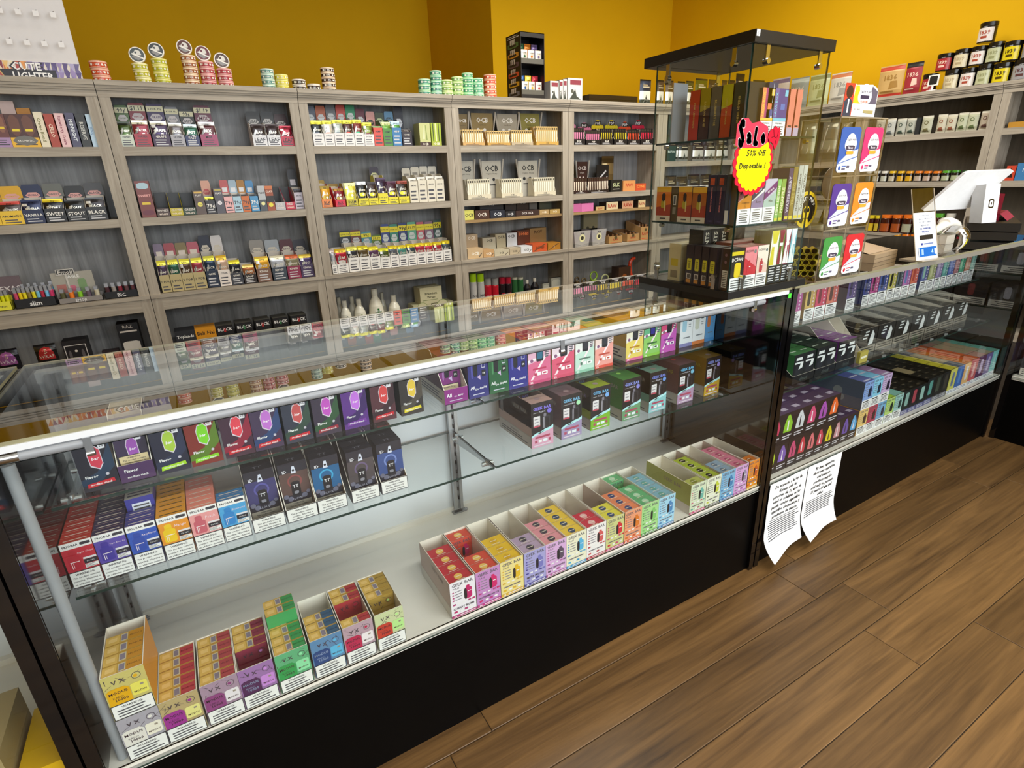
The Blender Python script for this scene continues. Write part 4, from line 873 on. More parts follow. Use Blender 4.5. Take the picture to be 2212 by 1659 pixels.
R.box(-0.409, 0.103, 0.230, '131215', '', 'fff', desc='black counter box with white arch window', d=.1, ops=[('p', rr(.1, .3, .9, .55, .2), 'c9c4bc'), ('t', 'RAZ', .5, .92, .6, .08, 'b8b0a8'), ('r', .1, .78, .9, .82, 'c8c0b8'), ('r', .08, .1, .92, .26, '2a2526'), ('r', .1, .2, .9, .22, 'c8b49a')])

# ======== second bookcase
G = 'cigarillo trays on the second bookcase'
R = Row(BB, .022, 1.514, 'top shelf of second bookcase', G)
for a, lp, hd, tx, pc, pb in (((-0.159, 0.060, 0.214), 'c8d0c0', '4a6a2a', 'SWEET', '3a4a1c', '1c2410'), ((-0.095, 0.076, 0.227), 'a83444', '8a2c38', 'WATER', '7a2230', 'e8e4c8'), ((-0.012, 0.080, 0.225), '3a2446', '3c2a5c', 'GRAPE', '34203c', 'e6e2cc'), ((0.073, 0.065, 0.212), 'a8a6ac', '7a7a80', 'SILVER', '6a6466', 'd8d8d0'), ((0.142, 0.068, 0.200), '2a3460', '20241e', 'FAST', '2a5a48', 'd8ecf0'), ((0.217, 0.084, 0.223), 'a04468', '6a2440', 'MIX', '4a1c20', 'd8d8dc')):
    R.tray(*a, lp, hd, tx, 'c8c0c0', pc, pb, hp=.62, hl=.28, d=.14, hcap='e6e0b8')
for a, c, hd in (((0.483, 0.076, 0.197), '2a1c1c', '1a1818'), ((0.563, 0.072, 0.199), '2c1a1c', '1a1a1a'), ((0.638, 0.071, 0.186), 'a01c34', '3c1c20')):
    R.tray(*a, 'dcdce0' if c != 'a01c34' else 'c0304a', hd, 'LEAF', 'c8c4c0', c, c, hp=.66, hl=.30, d=.13, ltxt='LEAF')
R = Row(BB, .022, 1.157, 'second shelf of second bookcase', G)
R.box(-0.148, 0.066, 0.188, '7a3c38', 'SWEET', 'e8a8a0', desc='brown rounded cigar carton with pale blue oval', ops=[('p', rr(.1, .78, .9, .95, .3), 'a8c4d0'), ('p', rr(.1, .06, .9, .2, .3), '6a2a3a'), ('r', .2, .35, .8, .42, 'e0c030')], d=.14)
def wedge(R, x, w, h, c, txt, ds):
    m = M(); d = .14
    m.box(0, w, d - .0015, d, 0, h, '101012'); m.box(0, w, 0, d, 0, .0015, c); m.box(0, w, 0, .0015, 0, h * .34, c)
    for a in (0, w - .0015):
        A = [(a, 0, 0), (a, d, 0), (a, d, h), (a, 0, h * .34)]; B2 = [(a + .0015, p, q) for _, p, q in A]
        m.face(A[::-1], c); m.face(B2, c); m.face([A[3], B2[3], B2[2], A[2]][::-1], c)
    paint(m, flat((0, 0, 0), (w, 0, 0), (0, 0, h * .34)), [('t', txt, .5, .75, .84, .3, 'd8d0c8', {'b': 1}), ('t', 'WRAPS', .5, .3, .7, .24, 'e8d8c8', {'b': 1})])
    return tag(put(m, 'wrap_holder', R.fr, x, R.y, R.z + .0004), R.lab(ds), 'holder', R.group)
wedge(R, -0.076, 0.060, 0.126, '4c3a34', 'HONEY', 'brown wedge shaped wrap holder, black inside')
wedge(R, -0.011, 0.062, 0.123, 'c0b02c', 'CLOVER', 'yellow green wedge shaped wrap holder')
wedge(R, 0.053, 0.063, 0.120, '26402c', 'GREEN', 'dark green wedge shaped wrap holder')
R.box(0.118, 0.050, 0.130, '5a4a44', 'PLAY', 'f0ece4', desc='tall brown carton with round price spot', ops=[('c', .5, .42, .26, 'e8dc60'), ('t', '79\u00a2', .5, .42, .3, .07, '222'), ('r', .1, .88, .9, .95, 'd8b050')], tv=.8, th=.07, d=.12)
R.tray(0.171, 0.048, 0.182, '2c2a2e', 'e0a890', 'BERRY', 'c04a4a', '1a1a1c', 'e8e040', hp=.55, hl=.4, d=.12, ltxt='79\u00a2')
R.box(0.223, 0.044, 0.138, '52505a', 'PLAY', 'f0ece4', desc='tall grey carton with round price spot', ops=[('c', .5, .42, .26, 'e6e2e8'), ('t', '79\u00a2', .5, .42, .3, .07, '222'), ('r', .1, .9, .9, .96, 'b8a850')], tv=.8, th=.07, d=.12)
for a, hd, lp in (((0.270, 0.045, 0.182), 'c85a5a', 'e8b0b0'), ((0.317, 0.043, 0.180), 'a8c0d0', 'a8c8d8'), ((0.362, 0.043, 0.179), 'b07a20', 'c86a2a'), ((0.408, 0.044, 0.175), '4a90c8', '4a90c0')):
    R.tray(*a, lp, hd, '', 'f0f0f0', '141416', '1c1c1e', hp=.60, hl=.5, d=.12, ltxt='79\u00a2', desc='%s capped price tray' % colname(hd))
R.box(0.457, 0.039, 0.143, 'b4b8bc', 'PLAT', '2a2a2a', desc='tall silver carton with round price spot', ops=[('r', 0, 0, 1, .45, '4a5058'), ('c', .5, .3, .28, 'e8e4a0')], tv=.72, th=.08, d=.12)
R.box(0.498, 0.042, 0.141, '9a4a28', 'CLAY', 'f0e0d0', desc='tall rust and black carton with yellow spot', ops=[('r', 0, .35, 1, .6, '1c1614'), ('c', .5, .24, .3, 'e8dc40'), ('r', 0, .88, 1, 1, 'c8703a')], tv=.78, th=.08, d=.12)
wedge(R, 0.543, 0.056, 0.134, 'b8b8bc', 'ICE', 'silver wedge shaped wrap holder')
wedge(R, 0.602, 0.054, 0.132, 'c4344e', 'RED', 'crimson wedge shaped wrap holder')
R.tray(0.659, 0.052, 0.233, 'c0b8c4', '2a2a30', '', 'd8d4dc', '1c1a1e', '2a2830', hp=.55, hl=.42, d=.12, desc='black tray with round white emblem card')
R = Row(BB, .018, .741, 'third shelf of second bookcase', G)
HC = ['4a3a52', '2c5a44', '4c3424', '9a3a44']
for i, (a, c) in enumerate((((-0.143, 0.049, 0.262), '8a7a90'), ((-0.091, 0.057, 0.262), 'b0505a'), ((-0.032, 0.058, 0.260), '8a7a50'), ((0.028, 0.061, 0.260), 'c06070'))):
    R.tray(*a, 'b8a878', c, '', 'e8dcd0', HC[i], 'e8dc40', hp=.74, hl=.38, d=.14, desc='head print pouch tray with %s header' % colname(c), ltxt='2 FOR')
for a, lp, hd, tx, pc, pb in (((0.094, 0.062, 0.291), '1e2a40', '1c2036', 'GATE', '24364c', 'd8d040'), ((0.159, 0.061, 0.286), 'e6dcd4', 'dcd8d8', 'CIDER', 'c8a890', 'e0b428'), ((0.222, 0.065, 0.211), '3a3c44', None, 'QLASS', '22242a', 'e8d828'), ((0.292, 0.069, 0.161), '241a18', None, 'LOAF', 'b06a3c', 'e8c870'),
    ((0.369, 0.081, 0.241), '7a5a4a', '9a9690', 'KINGS', 'd8a028', 'e8c040'), ((0.458, 0.083, 0.236), '3a4450', 'a8b0b8', 'KINGS', 'c0c4cc', 'e8e0c0'), ((0.546, 0.079, 0.232), '8a2a4a', '5a2a34', 'KINGS', '8a8468', 'c86030'), ((0.628, 0.078, 0.225), '4a3a5c', '40404a', 'KINGS', '5a4a7a', 'e8c84a')):
    R.tray(*a, lp, hd, tx, 'd8d0c0', pc, pb, hp=.68, hl=.34, d=.15)
R = Row(BB, .03, .3635, 'bottom shelf of second bookcase', 'boxes low on the second bookcase')
R.box(-0.138, 0.104, 0.142, '2a2a2e', 'Toplands', 'e8e8e4', desc='charcoal low box with white script', d=.12, tv=.76, th=.2)
R.box(-0.032, 0.110, 0.144, 'd8921a', 'Bali Hai', '2a1a10', desc='bright orange low box', d=.12, tv=.78, th=.2)
for k, a in enumerate(((0.083, 0.092, 0.142), (0.191, 0.095, 0.142), (0.302, 0.089, 0.143), (0.408, 0.092, 0.142), (0.517, 0.097, 0.140))):
    R.box(*a, '1a1718', 'BLACK', 'f0eeec', desc='black box lettered in white', d=.12, tv=.82, th=.2, ops=[('r', 0, 0, 1, .52, '3c3a30'), ('p', [(.43, .70), (.55, .70), (.55, .92), (.49, .80), (.43, .92)], ('b02a2a', '3c7a4a')[k % 2])], side='4a4840')

# ======== third bookcase
G = 'cigarillo trays on the third bookcase'
R = Row(BB, .022, 1.514, 'top shelf of third bookcase', G)
for a, c, pc in (((0.822, 0.064, 0.237), '5a6070', '1e2220'), ((0.889, 0.059, 0.239), 'c06034', 'd8d8d0'), ((0.951, 0.060, 0.248), '6a6e72', '9aa098'), ((1.014, 0.058, 0.247), 'd24a3a', '4a2a24'), ((1.075, 0.059, 0.254), '2c9a6a', '702a22'), ((1.137, 0.060, 0.228), '6a1830', '7a8a3a')):
    R.tray(*a, 'e6e4e2', c, 'DUTCH', 'e0e4e4', pc, 'dcd840', hp=.66, hl=.30, d=.14)
R.tray(1.200, 0.058, 0.213, 'd85046', 'e0a098', 'HEMP', '20302a', '8a5040', '6a8a50', hp=.6, hl=.5, d=.13)
R.tray(1.261, 0.059, 0.207, '4c8a3c', '3c4a30', 'HEMP', 'c8d8a0', '6a9a40', 'c8d890', hp=.75, hl=.5, d=.13)
R.tray(1.323, 0.060, 0.216, '3a7ab0', '5a90b8', 'HEMP', '20302a', '5a9a50', 'a8c8e0', hp=.75, hl=.5, d=.13)
R.tray(1.389, 0.064, 0.247, '2c2430', '1c2030', 'CONES', 'd8dce4', '3a3430', '3a3430', hp=.45, hl=.34, d=.13)
R.box(1.509, 0.076, 0.138, 'c4c888', '', 'f4f0d8', desc='speckled yellow cone box with dark foot', ops=[('r', 0, 0, 1, .16, '3a1c14'), ('t', 'OCB', .5, .08, .6, .1, 'f0e8d8', {'b': 1}), ('p', [(.3, .3), (.45, .9), (.5, .9), (.45, .3)], 'e8ecc0'), ('p', [(.6, .25), (.55, .9), (.62, .9), (.7, .25)], '8a9a50')], d=.1)
R.box(1.592, 0.071, 0.139, 'a4b82c', '', 'fff', desc='lime striped cone box', ops=[('r', .15, .2, .25, .98, '3c4a20'), ('r', .4, .2, .55, .98, 'e8e8a8'), ('r', .72, .2, .8, .98, '3c4a20'), ('r', 0, 0, 1, .18, 'a8b040'), ('t', 'OCB', .5, .09, .6, .1, 'f4f4e8', {'b': 1})], d=.1)
R = Row(BB, .022, 1.157, 'second shelf of third bookcase', G)
for a, lp, tx, pc, pb, hd in (((0.819, 0.063, 0.164), 'e88a4a', 'BLK', 'c8901c', '8a7018', 'a88a20'), ((0.903, 0.062, 0.140), 'd8284a', 'BLK', '7a1424', 'a07018', 'a08028'), ((0.973, 0.072, 0.146), 'c8bc3c', 'DIAM', 'd8d050', 'e8e8a0', None), ((1.052, 0.064, 0.152), 'e8dc30', 'WHITE', '141416', 'd8dce4', None), ((1.119, 0.062, 0.147), 'e8dc30', 'NOIR', '3a2c28', '2c2222', None), ((1.185, 0.063, 0.235), 'e8dc30', 'GRAPE', '2a1a34', '3a2440', '2a1c34'), ((1.251, 0.068, 0.148), 'e8dc30', 'BERRY', '3c1c28', '4a2038', None), ((1.325, 0.072, 0.148), 'e8dc30', 'GOLD', '2a1e14', '8a3a2a', None)):
    R.tray(*a, lp, hd, tx, 'd8d8a0', pc, pb, hp=.97 if hd is None else (.86 if tx == 'BLK' else .78), hl=.30, d=.14, ltxt='2 FOR $1.09' if lp == 'e8dc30' else tx)
for a in ((1.404, 0.060, 0.222), (1.468, 0.061, 0.229), (1.533, 0.059, 0.233), (1.595, 0.063, 0.232)):
    x, w, h = a; o = R.tray(x, w, h, 'dcd6c4', 'd8d2c2', '', '8a8478', 'e0dccc', 'c8c4b8', hp=.78, hl=.62, d=.12, desc='cream cone carton with round crest card')
R = Row(BB, .018, .741, 'third shelf of third bookcase', G)
for i, (a, c, pc, pb) in enumerate((((0.824, 0.030, 0.170), None, 'c0c4cc', 'd8c8c0'), ((0.857, 0.073, 0.171), None, 'b02034', 'e0b828'), ((0.934, 0.069, 0.259), '2a3440', '33343a', 'e8e060'), ((1.006, 0.070, 0.257), '6a3c38', '5a4a28', 'e0d028'), ((1.079, 0.068, 0.240), '4a90a0', '5a3a58', 'e8d828'), ((1.150, 0.066, 0.213), '5a7a30', '4a5a28', 'd8d828'))):
    R.tray(*a, 'e9e7e2', c, 'SWISH' if c else '', 'c8ccd0', pc, pb, hp=.68 if c else .9, hl=.36, d=.15, hcap='e8dc30' if c else None)
for i, (a, c, pc) in enumerate((((1.219, 0.060, 0.281), '3c4c8a', '5a6068'), ((1.282, 0.061, 0.276), '3c8a78', '4a8a80'), ((1.347, 0.062, 0.281), '30407c', '3a4a54'), ((1.412, 0.067, 0.283), '60a88c', 'a82c44'), ((1.482, 0.060, 0.278), 'c05868', 'b83048'), ((1.546, 0.065, 0.277), '8c6a80', 'a82a3c'), ((1.615, 0.062, 0.285), '3a5450', '4a5458'))):
    R.tray(*a, 'eae8e4', c, 'SWEET', 'd0d8d8', pc, 'e6cc28', hp=.56, hl=.30, d=.15, hcap='ecdc2c')
R = Row(BB, .05, .3635, 'bottom shelf of third bookcase', 'cleaner bottles and wraps low on the third bookcase')
wb = 'e6e4d4'
R.bottle(0.842, 0.083, 0.182, wb, 'd8d6c8', 'white bottle with grey cross', txt='+', tc='3a4058')
R.bottle(0.939, 0.089, 0.181, wb, 'd8d6c8', 'white bottle with olive cross', txt='+', tc='5a8038')
R.bottle(1.048, 0.112, 0.236, wb, 'd8d6c8', 'tall white bottle with green cross', txt='+', tc='2c6a34')
R.bottle(1.187, 0.094, 0.174, wb, 'd8d6c8', 'white bottle with red cross', txt='+', tc='b03a3a')
R.bottle(0.830, 0.070, 0.197, 'b8b6a8', 'b8b6a8', 'plain white bottle behind the grey cross bottle', y=.13)
R.bottle(0.919, 0.072, 0.191, 'b8b6a8', 'b8b6a8', 'plain white bottle behind the olive cross bottle', y=.13)
R.bottle(1.142, 0.058, 0.192, 'a8a698', 'a8a698', 'plain white bottle behind the tall bottle', y=.13)
R.box(1.362, 0.138, 0.086, 'b8b490', '', '333', desc='pale green tissue box, lower left of stack', d=.12, ops=[('c', .5, .7, .3, '8a9a60'), ('c', .5, .7, .27, 'c8c4a0')])
R.box(1.508, 0.166, 0.081, 'b8b490', '', '333', desc='pale green tissue box, lower right of stack', d=.12, ops=[('c', .5, .7, .3, '8a9a60'), ('c', .5, .7, .27, 'c8c4a0')])
x, w, h0 = 1.420, 0.170, 0.083; _, _, h1 = 1.420, 0.170, 0.203
R.box(x, w, h1 - h0 - .001, 'c4bf9c', 'Premium', '3a3a24', desc='cream premium wraps box on top of stack', d=.12, z=h0 + .003, th=.16, tv=.62, ops=[('t', 'Wraps', .5, .4, .4, .14, '3a3a24', {'b': 1}), ('r', .1, .2, .8, .23, '6a7a4a')])

# ======== fourth bookcase: paper cones
G = 'rolling paper displays on the fourth bookcase'
R = Row(BB, .022, 1.514, 'top shelf of fourth bookcase', G)
def fan(R, x, w, h, c, txt, sub, ds, yy=.14, cones=True, ink='f4f0e8', z=0, cc='b8b0a4'):
    m = M(); m.box(w * .14, w * .86, 0, .003, 0, h * .94, c)
    paint(m, flat((w * .14, 0, 0), (w * .72, 0, 0), (0, 0, h * .94)), [('t', txt, .5, .80, .8, .15, ink, {'b': 1}), ('t', sub, .5, .66, .6, .06, ink if ink != 'f4f0e8' else '4a3c24'), ('c', .3, .5, .07, ink), ('c', .6, .5, .07, ink), ('r', .25, .34, .75, .37, ink)])
    if cones:
        for a, b in ((.06, .2), (.94, .8)): m.tube((w * b, -.004, h * .1), (w * a, -.004, h * .98), .003, cc, n=8, r2=.0085)
    return tag(put(m, 'cone_header', R.fr, x, yy, R.z + .0006 + z), R.lab(ds), 'display card', R.group)
fan(R, 1.833, 0.106, 0.224, '8a7448', 'OCB', 'bamboo', 'olive cone header card, partly hidden by the stile')
fan(R, 1.920, 0.243, 0.233, '907a48', 'OCB', 'bamboo', 'large olive cone header card')
fan(R, 2.133, 0.231, 0.232, 'a8a090', 'OCB', 'bamboo', 'grey cone header card')
fan(R, 2.331, 0.233, 0.239, '8c8440', 'OCB', 'bamboo', 'green olive cone header card')
for a, c in (((1.823, 0.170, 0.102), 'c8a064'), ((2.016, 0.186, 0.095), 'c09850'), ((2.213, 0.183, 0.102), 'b8a88c'), ((2.425, 0.200, 0.129), 'c8a050')):
    R.tray(*a, c, None, 'OCB', 'fff', 'd8b878', 'f0e6cc', hp=1.0, hl=.2, d=.09, ltxt='OCB', pk='slim', desc='%s tray of slim bamboo cones' % colname(c))
R = Row(BB, .022, 1.157, 'second shelf of fourth bookcase', G)
fan(R, 1.788, 0.186, 0.277, 'bcb8ac', 'OCB', 'Organic Hemp', 'white cone header card cut by the stile', ink='202428')
fan(R, 1.989, 0.223, 0.277, 'c4c0b4', 'OCB', 'Organic Hemp', 'white cone header card in the middle', ink='202428')
fan(R, 2.298, 0.243, 0.273, 'c4c0b4', 'OCB', 'Organic Hemp', 'white cone header card at right', ink='202428')
for a in ((1.838, 0.188, 0.137), (2.116, 0.181, 0.132), (2.400, 0.197, 0.133)):
    R.tray(*a, 'd8d0b8', None, 'OCB', 'fff', 'ded8c0', 'f2eedc', hp=1.0, hl=.24, d=.09, ltxt='OCB', pk='slim', desc='cream tray of slim hemp cones')
R = Row(BB, .020, 1.019, 'thin shelf of fourth bookcase', G)
for a, c, t, tc in (((1.798, 0.078, 0.068), 'd8d468', 'OCB', '2a2a20'), ((1.884, 0.119, 0.062), '4a2c20', 'OCB', 'f0e8dc'), ((2.011, 0.122, 0.055), '1e2434', 'OCB', 'e8ecf4'), ((2.141, 0.085, 0.042), '26262c', 'OCB', 'd8d8dc'), ((2.230, 0.205, 0.040), '3c2826', 'OCB OCB', 'e8e0dc'), ((2.443, 0.086, 0.035), 'b89a6a', 'OCB', 'f4ecd8'), ((2.538, 0.097, 0.033), 'b89a5c', 'OCB', 'f4ecd8')):
    R.box(*a, c, t, tc, desc='%s rolling paper box, front row' % colname(c), d=.08, th=.4, tv=.5, side=c)
for a, c, t in (((1.978, 0.200, 0.112), '20242e', 'OCB'), ((2.198, 0.095, 0.117), '30282a', 'OCB'), ((2.298, 0.115, 0.115), '30201e', 'OCB'), ((2.408, 0.078, 0.104), '6a6a68', ''), ((2.508, 0.115, 0.091), '4c5044', '')):
    R.box(*a, c, t, 'b8b8bc', desc='%s rolling paper box, back row' % colname(c), d=.06, y=.12, th=.14, tv=.8)
R = Row(BB, .018, .741, 'third shelf of fourth bookcase', G)
LR = (((1.805, 0.127, 0.073), 'd0b48c', 'OCB', 'f8f4e8'), ((1.936, 0.091, 0.053), 'c8a070', 'OCB', 'f8f4e8'), ((2.031, 0.126, 0.043), 'c4bca4', 'OCB', '26241e'), ((2.163, 0.098, 0.046), 'bcae94', 'OCB', '26241e'), ((2.265, 0.102, 0.051), 'dcdfe4', 'OCB', '22242c'), ((2.371, 0.136, 0.062), 'c8562c', 'CONES', '1c1210'), ((2.516, 0.121, 0.057), 'b07828', '3', 'f0e0c0'))
for (x, w, h), c, t, tc in LR: R.box(x, w, h, c, t, tc, desc='%s cone carton, lower layer' % colname(c), d=.12, th=.3, tv=.5, ops=[('p', [(.05, .1), (.12, .05), (.9, .85), (.8, .9)], '6a4a30')] if t in ('3', 'CONES') else [('p', [(.7, .1), (.76, .08), (.96, .5), (.9, .52)], '5a5048')])
for a, c, t, tc in (((1.849, 0.102, 0.165), 'b8a488', 'OCB', 'f0e8dc'), ((1.991, 0.122, 0.129), 'b4b0a0', 'OCB', '26241e'), ((2.105, 0.100, 0.149), 'b0a890', 'OCB', '26241e'), ((2.196, 0.102, 0.149), 'd0d4dc', 'OCB', '20242c'), ((2.304, 0.111, 0.161), '5a2a1c', 'CONES', 'e8804a'), ((2.419, 0.156, 0.169), '8a7048', 'RAW', '3a2010')):
    R.box(*a, c, t, tc, desc='%s cone carton, upper back layer' % colname(c), d=.09, y=.13, th=.14, tv=.84)
R = Row(BB, .04, .3635, 'bottom shelf of fourth bookcase', 'cans and bottles on the fourth bookcase')
CAN = [(0, 0), (.96, 0), (1, .02), (1, .74), (.9, .76)]
for k, a in enumerate(((1.832, 0.056, 0.263), (1.896, 0.057, 0.255))): R.bottle(*a, 'b4b2ae', 'a8d020', 'tall white spray can with lime cap', prof=CAN, txt='NG', cat='spray can')
for k, a in enumerate(((1.957, 0.058, 0.213), (2.019, 0.058, 0.206))): R.bottle(*a, 'b01c2c', '8a8a88', 'red butane can with clear cap', prof=[(0, 0), (.96, 0), (1, .02), (1, .72), (.9, .76)], txt='MAX', tc='e8e0e0', cat='spray can')
for k, a in enumerate(((2.085, 0.051, 0.206), (2.140, 0.051, 0.200))): R.bottle(*a, '241a1e', '9a1c30', 'black butane can with crimson cap', prof=CAN, cat='spray can', txt='SP', tc='c03040')
for k, a in enumerate(((2.200, 0.048, 0.193), (2.252, 0.053, 0.187))): R.bottle(*a, '2c5a34', 'a8a898', 'green pipe cleaner tube with white cap', prof=[(0, 0), (.96, 0), (1, .02), (1, .9), (.9, .92)], cat='tube')
for k, a in enumerate(((2.314, 0.062, 0.157), (2.385, 0.068, 0.163))): R.bottle(*a, '1c1a1e', 'd0ccc0', 'black bottle with ivory cone cap', prof=[(0, 0), (.96, 0), (1, .03), (1, .6), (.6, .74), (.36, .82)], txt='RES', tc='e8e4dc')
for k, a in enumerate(((2.475, 0.064, 0.115), (2.558, 0.103, 0.149))): R.box(*a, '8a8a80', '', 'fff', desc='clear squeeze bag with black cap', d=.03, ops=[('p', rr(.1, .1, .9, .9, .2), 'a4a498'), ('r', .3, .15, .7, .3, 'b88040')], name='squeeze_bag', top='1a1a1a')

# ======== fifth bookcase
G = 'displays on the fifth bookcase'
R = Row(BB, .022, 1.514, 'top shelf of fifth bookcase', G)
def drip(R, x, w, h, c, hc, ds):
    o = R.tray(x, w, h, '141216', None, '', c, '17151a', c, hp=.62, hl=.22, d=.12, desc=ds, ltxt='POP', pk='slim', n=1)
    m = M(); zz = h * .5; y = .122
    pts = [(0, 0), (1, 0), (1, .5), (.86, .62), (.8, .5), (.72, .8), (.62, .96), (.5, 1.0), (.38, .96), (.28, .8), (.2, .5), (.14, .62), (0, .5)]
    m.face([(u * w, y, zz + v * (h - zz)) for u, v in pts], c); m.face([(u * w, y + .002, zz + v * (h - zz)) for u, v in pts][::-1], c)
    paint(m, flat((0, y, zz), (w, 0, 0), (0, 0, h - zz)), [('p', rr(.26, .55, .74, .92, .2), '1a181c'), ('t', 'POP', .5, .73, .4, .22, 'f0ecec', {'b': 1}), ('p', [(0, 0), (1, 0), (1, .3), (.9, .2), (.8, .34), (.7, .2), (.58, .36), (.46, .2), (.34, .36), (.22, .2), (.1, .32), (0, .2)], '141216'), ('c', .5, .1, .12, 'd8d4c8')])
    m.obj('header_card', [CARD], o)
for a, c, ds in (((2.764, 0.111, 0.197), 'e88ab0', 'pink drip skull tray, left of the pair'), ((2.889, 0.138, 0.173), 'e07aa0', 'pink drip skull tray, low header'), ((3.031, 0.123, 0.195), 'e8cc28', 'yellow drip skull tray'), ((3.168, 0.136, 0.197), 'd8c424', 'yellow drip skull tray with tall packs'), ((3.314, 0.130, 0.186), 'd84a28', 'orange drip skull tray'), ((3.455, 0.139, 0.202), 'c82040', 'red drip skull tray')):
    drip(R, *a, c, '141216', ds)
R = Row(BB, .022, 1.157, 'second shelf of fifth bookcase', G)
for a, c in (((2.771, 0.138, 0.119), '2c1818'), ((2.914, 0.215, 0.117), '1e1210')):
    R.tray(*a, c, None, 'OCB', 'fff', '3c2018', 'e8dcc8', hp=1.0, hl=.2, d=.09, ltxt='OCB', pk='slim', desc='dark tray of slim cones')
R.box(3.143, 0.119, 0.094, '1c1c18', 'SiLK', 'c8d0a0', desc='black silk paper box', d=.07, th=.3, ops=[('r', .2, .2, .8, .25, 'c8c4b8')])
R.box(3.278, 0.133, 0.083, 'd8955a', 'RAW', 'b8382c', desc='tan cone box', d=.07, th=.3)
R.box(3.415, 0.115, 0.056, 'c8502c', 'CONE', 'f0a050', desc='low orange cone box', d=.07, th=.4)
R.tray(3.253, 0.101, 0.145, 'd8d0c0', None, '', 'fff', 'e0d8c8', 'c03030', hp=1, hl=.3, d=.05, pk='slim', desc='white slim tray behind the tan box') if False else None
fan(R, 2.863, 0.152, 0.255, '40201e', 'OCB', 'virgin', 'dark brown cone header card with red foot', ink='e8dcd8')
R.box(3.088, 0.129, 0.213, '14141a', '', 'fff', desc='black card with white fanned cones', y=.14, d=.004, ops=[('p', [(.1, .3), (.9, .5), (.9, .58), (.1, .36)], 'e8e8ea'), ('p', [(.1, .4), (.8, .75), (.76, .82), (.1, .46)], 'e8e8ea'), ('p', [(.1, .2), (.9, .25), (.9, .32), (.1, .27)], 'e8e8ea')])
R.pouch(3.186, 0.127, 0.281, [(0, '8a7448'), (.5, 'a89060'), (.8, '6a5430')], 'crumpled tan burlap bag', t=.05, y=.17)
R = Row(BB, .020, 1.019, 'thin shelf of fifth bookcase', G)
for a, c, t, tc in (((2.766, 0.074, 0.064), 'c86aa0', '', 'f0d0e0'), ((2.844, 0.123, 0.062), 'd878b0', '', 'f0d0e0'), ((2.991, 0.092, 0.030), 'c8ac78', 'RAW', 'b03028'), ((3.103, 0.124, 0.060), 'd8c8a0', 'RAW', 'b03028'), ((3.272, 0.123, 0.059), 'c89c7a', 'RAW', 'a02820'), ((3.453, 0.080, 0.059), 'd8c090', 'RAW', 'a02820')):
    R.box(*a, c, t, tc, desc='%s rolling paper box' % colname(c), d=.10, th=.5, tv=.5, side='3a2a20' if t else c)
R = Row(BB, .018, .741, 'third shelf of fifth bookcase', G)
def bin_(R, x, w, h, c, foot, txt, ds, n=5, inner='e8e4de'):
    m = M(); d = .12; s = w * .1
    lo = [(s, 0), (w - s, 0), (w - s, d), (s, d)]; hi = [(0, -.006), (w, -.006), (w, d), (0, d)]
    for i in range(4):
        j = (i + 1) % 4
        for f, cc in ((0, foot), (.22, c)):
            P = lambda q, k: (lo[k][0] + (hi[k][0] - lo[k][0]) * q, lo[k][1] + (hi[k][1] - lo[k][1]) * q, h * q)
            g = .22 if f == 0 else 1
            m.face([P(f, i), P(f, j), P(g, j), P(g, i)], cc); m.face([P(f, j), P(f, i), P(g, i), P(g, j)][::1], inner)
    m.face([(a, b, .001) for a, b in lo], foot)
    F = lambda u, v, L=0.0: (s + (w - 2 * s) * u, -.006 * v - .0009 - L, h * v); F.W, F.H, F.sub = w - 2 * s, h, 1
    paint(m, F, [('c', .5, .55, .22, 'e8e4b0'), ('c', .5, .55, .12, '3a3a30'), ('t', txt, .5, .84, .6, .1, '333', {'b': 1})])
    return tag(put(m, 'paper_bin', R.fr, x, R.y + .006, R.z + .0004), R.lab(ds), 'bin', R.group)
bin_(R, 2.771, 0.172, 0.126, 'd8c8d4', '1a2034', 'PCB', 'pale pink flared paper bin with navy foot')
bin_(R, 2.953, 0.158, 0.128, 'b0b0d0', '1a2034', 'PCB', 'lavender flared paper bin with navy foot')
for a, t in (((3.141, 0.143, 0.085), 0), ((3.341, 0.133, 0.089), 1), ((3.496, 0.109, 0.161), 2)):
    x, w, h = a; c = 'b08a58'
    carton(BB, x, .018, .7414, w, .20, h, c, {'f': [('t', 'RAW', .5, .5, .8, .3, 'a03024', {'b': 1}), ('c', .5, .78, .12, '5a4a2c'), ('r', .1, .1, .9, .14, 'c8342a')]}, R.lab('kraft brown open carton of cones, ' + ('nearest the bins', 'with bottles showing', 'tallest')[t]), G, lip=.7, back=1.0, inner='6a4c30')
    for q in range(3):
        g = M().lathe([(0, 0, 'c8a878'), (.006, 0, 'c8a878'), (.008, h * .8, '8a6038'), (.005, h * .88, '3a2a1c'), (0, h * .88, '3a2a1c')], 10)
        tag(put(g, 'cone_tube', BB, x + w * (q + .5) / 3, .06, .743), 'brown cone tube, %s in the %s kraft carton' % (ordn(q), ('left', 'middle', 'right')[t]), 'tube', 'cone tubes in the kraft cartons')
R.box(3.023, 0.152, 0.246, '8a8468', '', 'fff', desc='olive paper bag standing at the back', y=.222, d=.035, ops=[('c', .3, .5, .1, '3a3a30'), ('c', .7, .5, .1, '3a3a30')])
R = Row(BB, .05, .3635, 'bottom shelf of fifth bookcase', 'grinders and rings on the fifth bookcase')
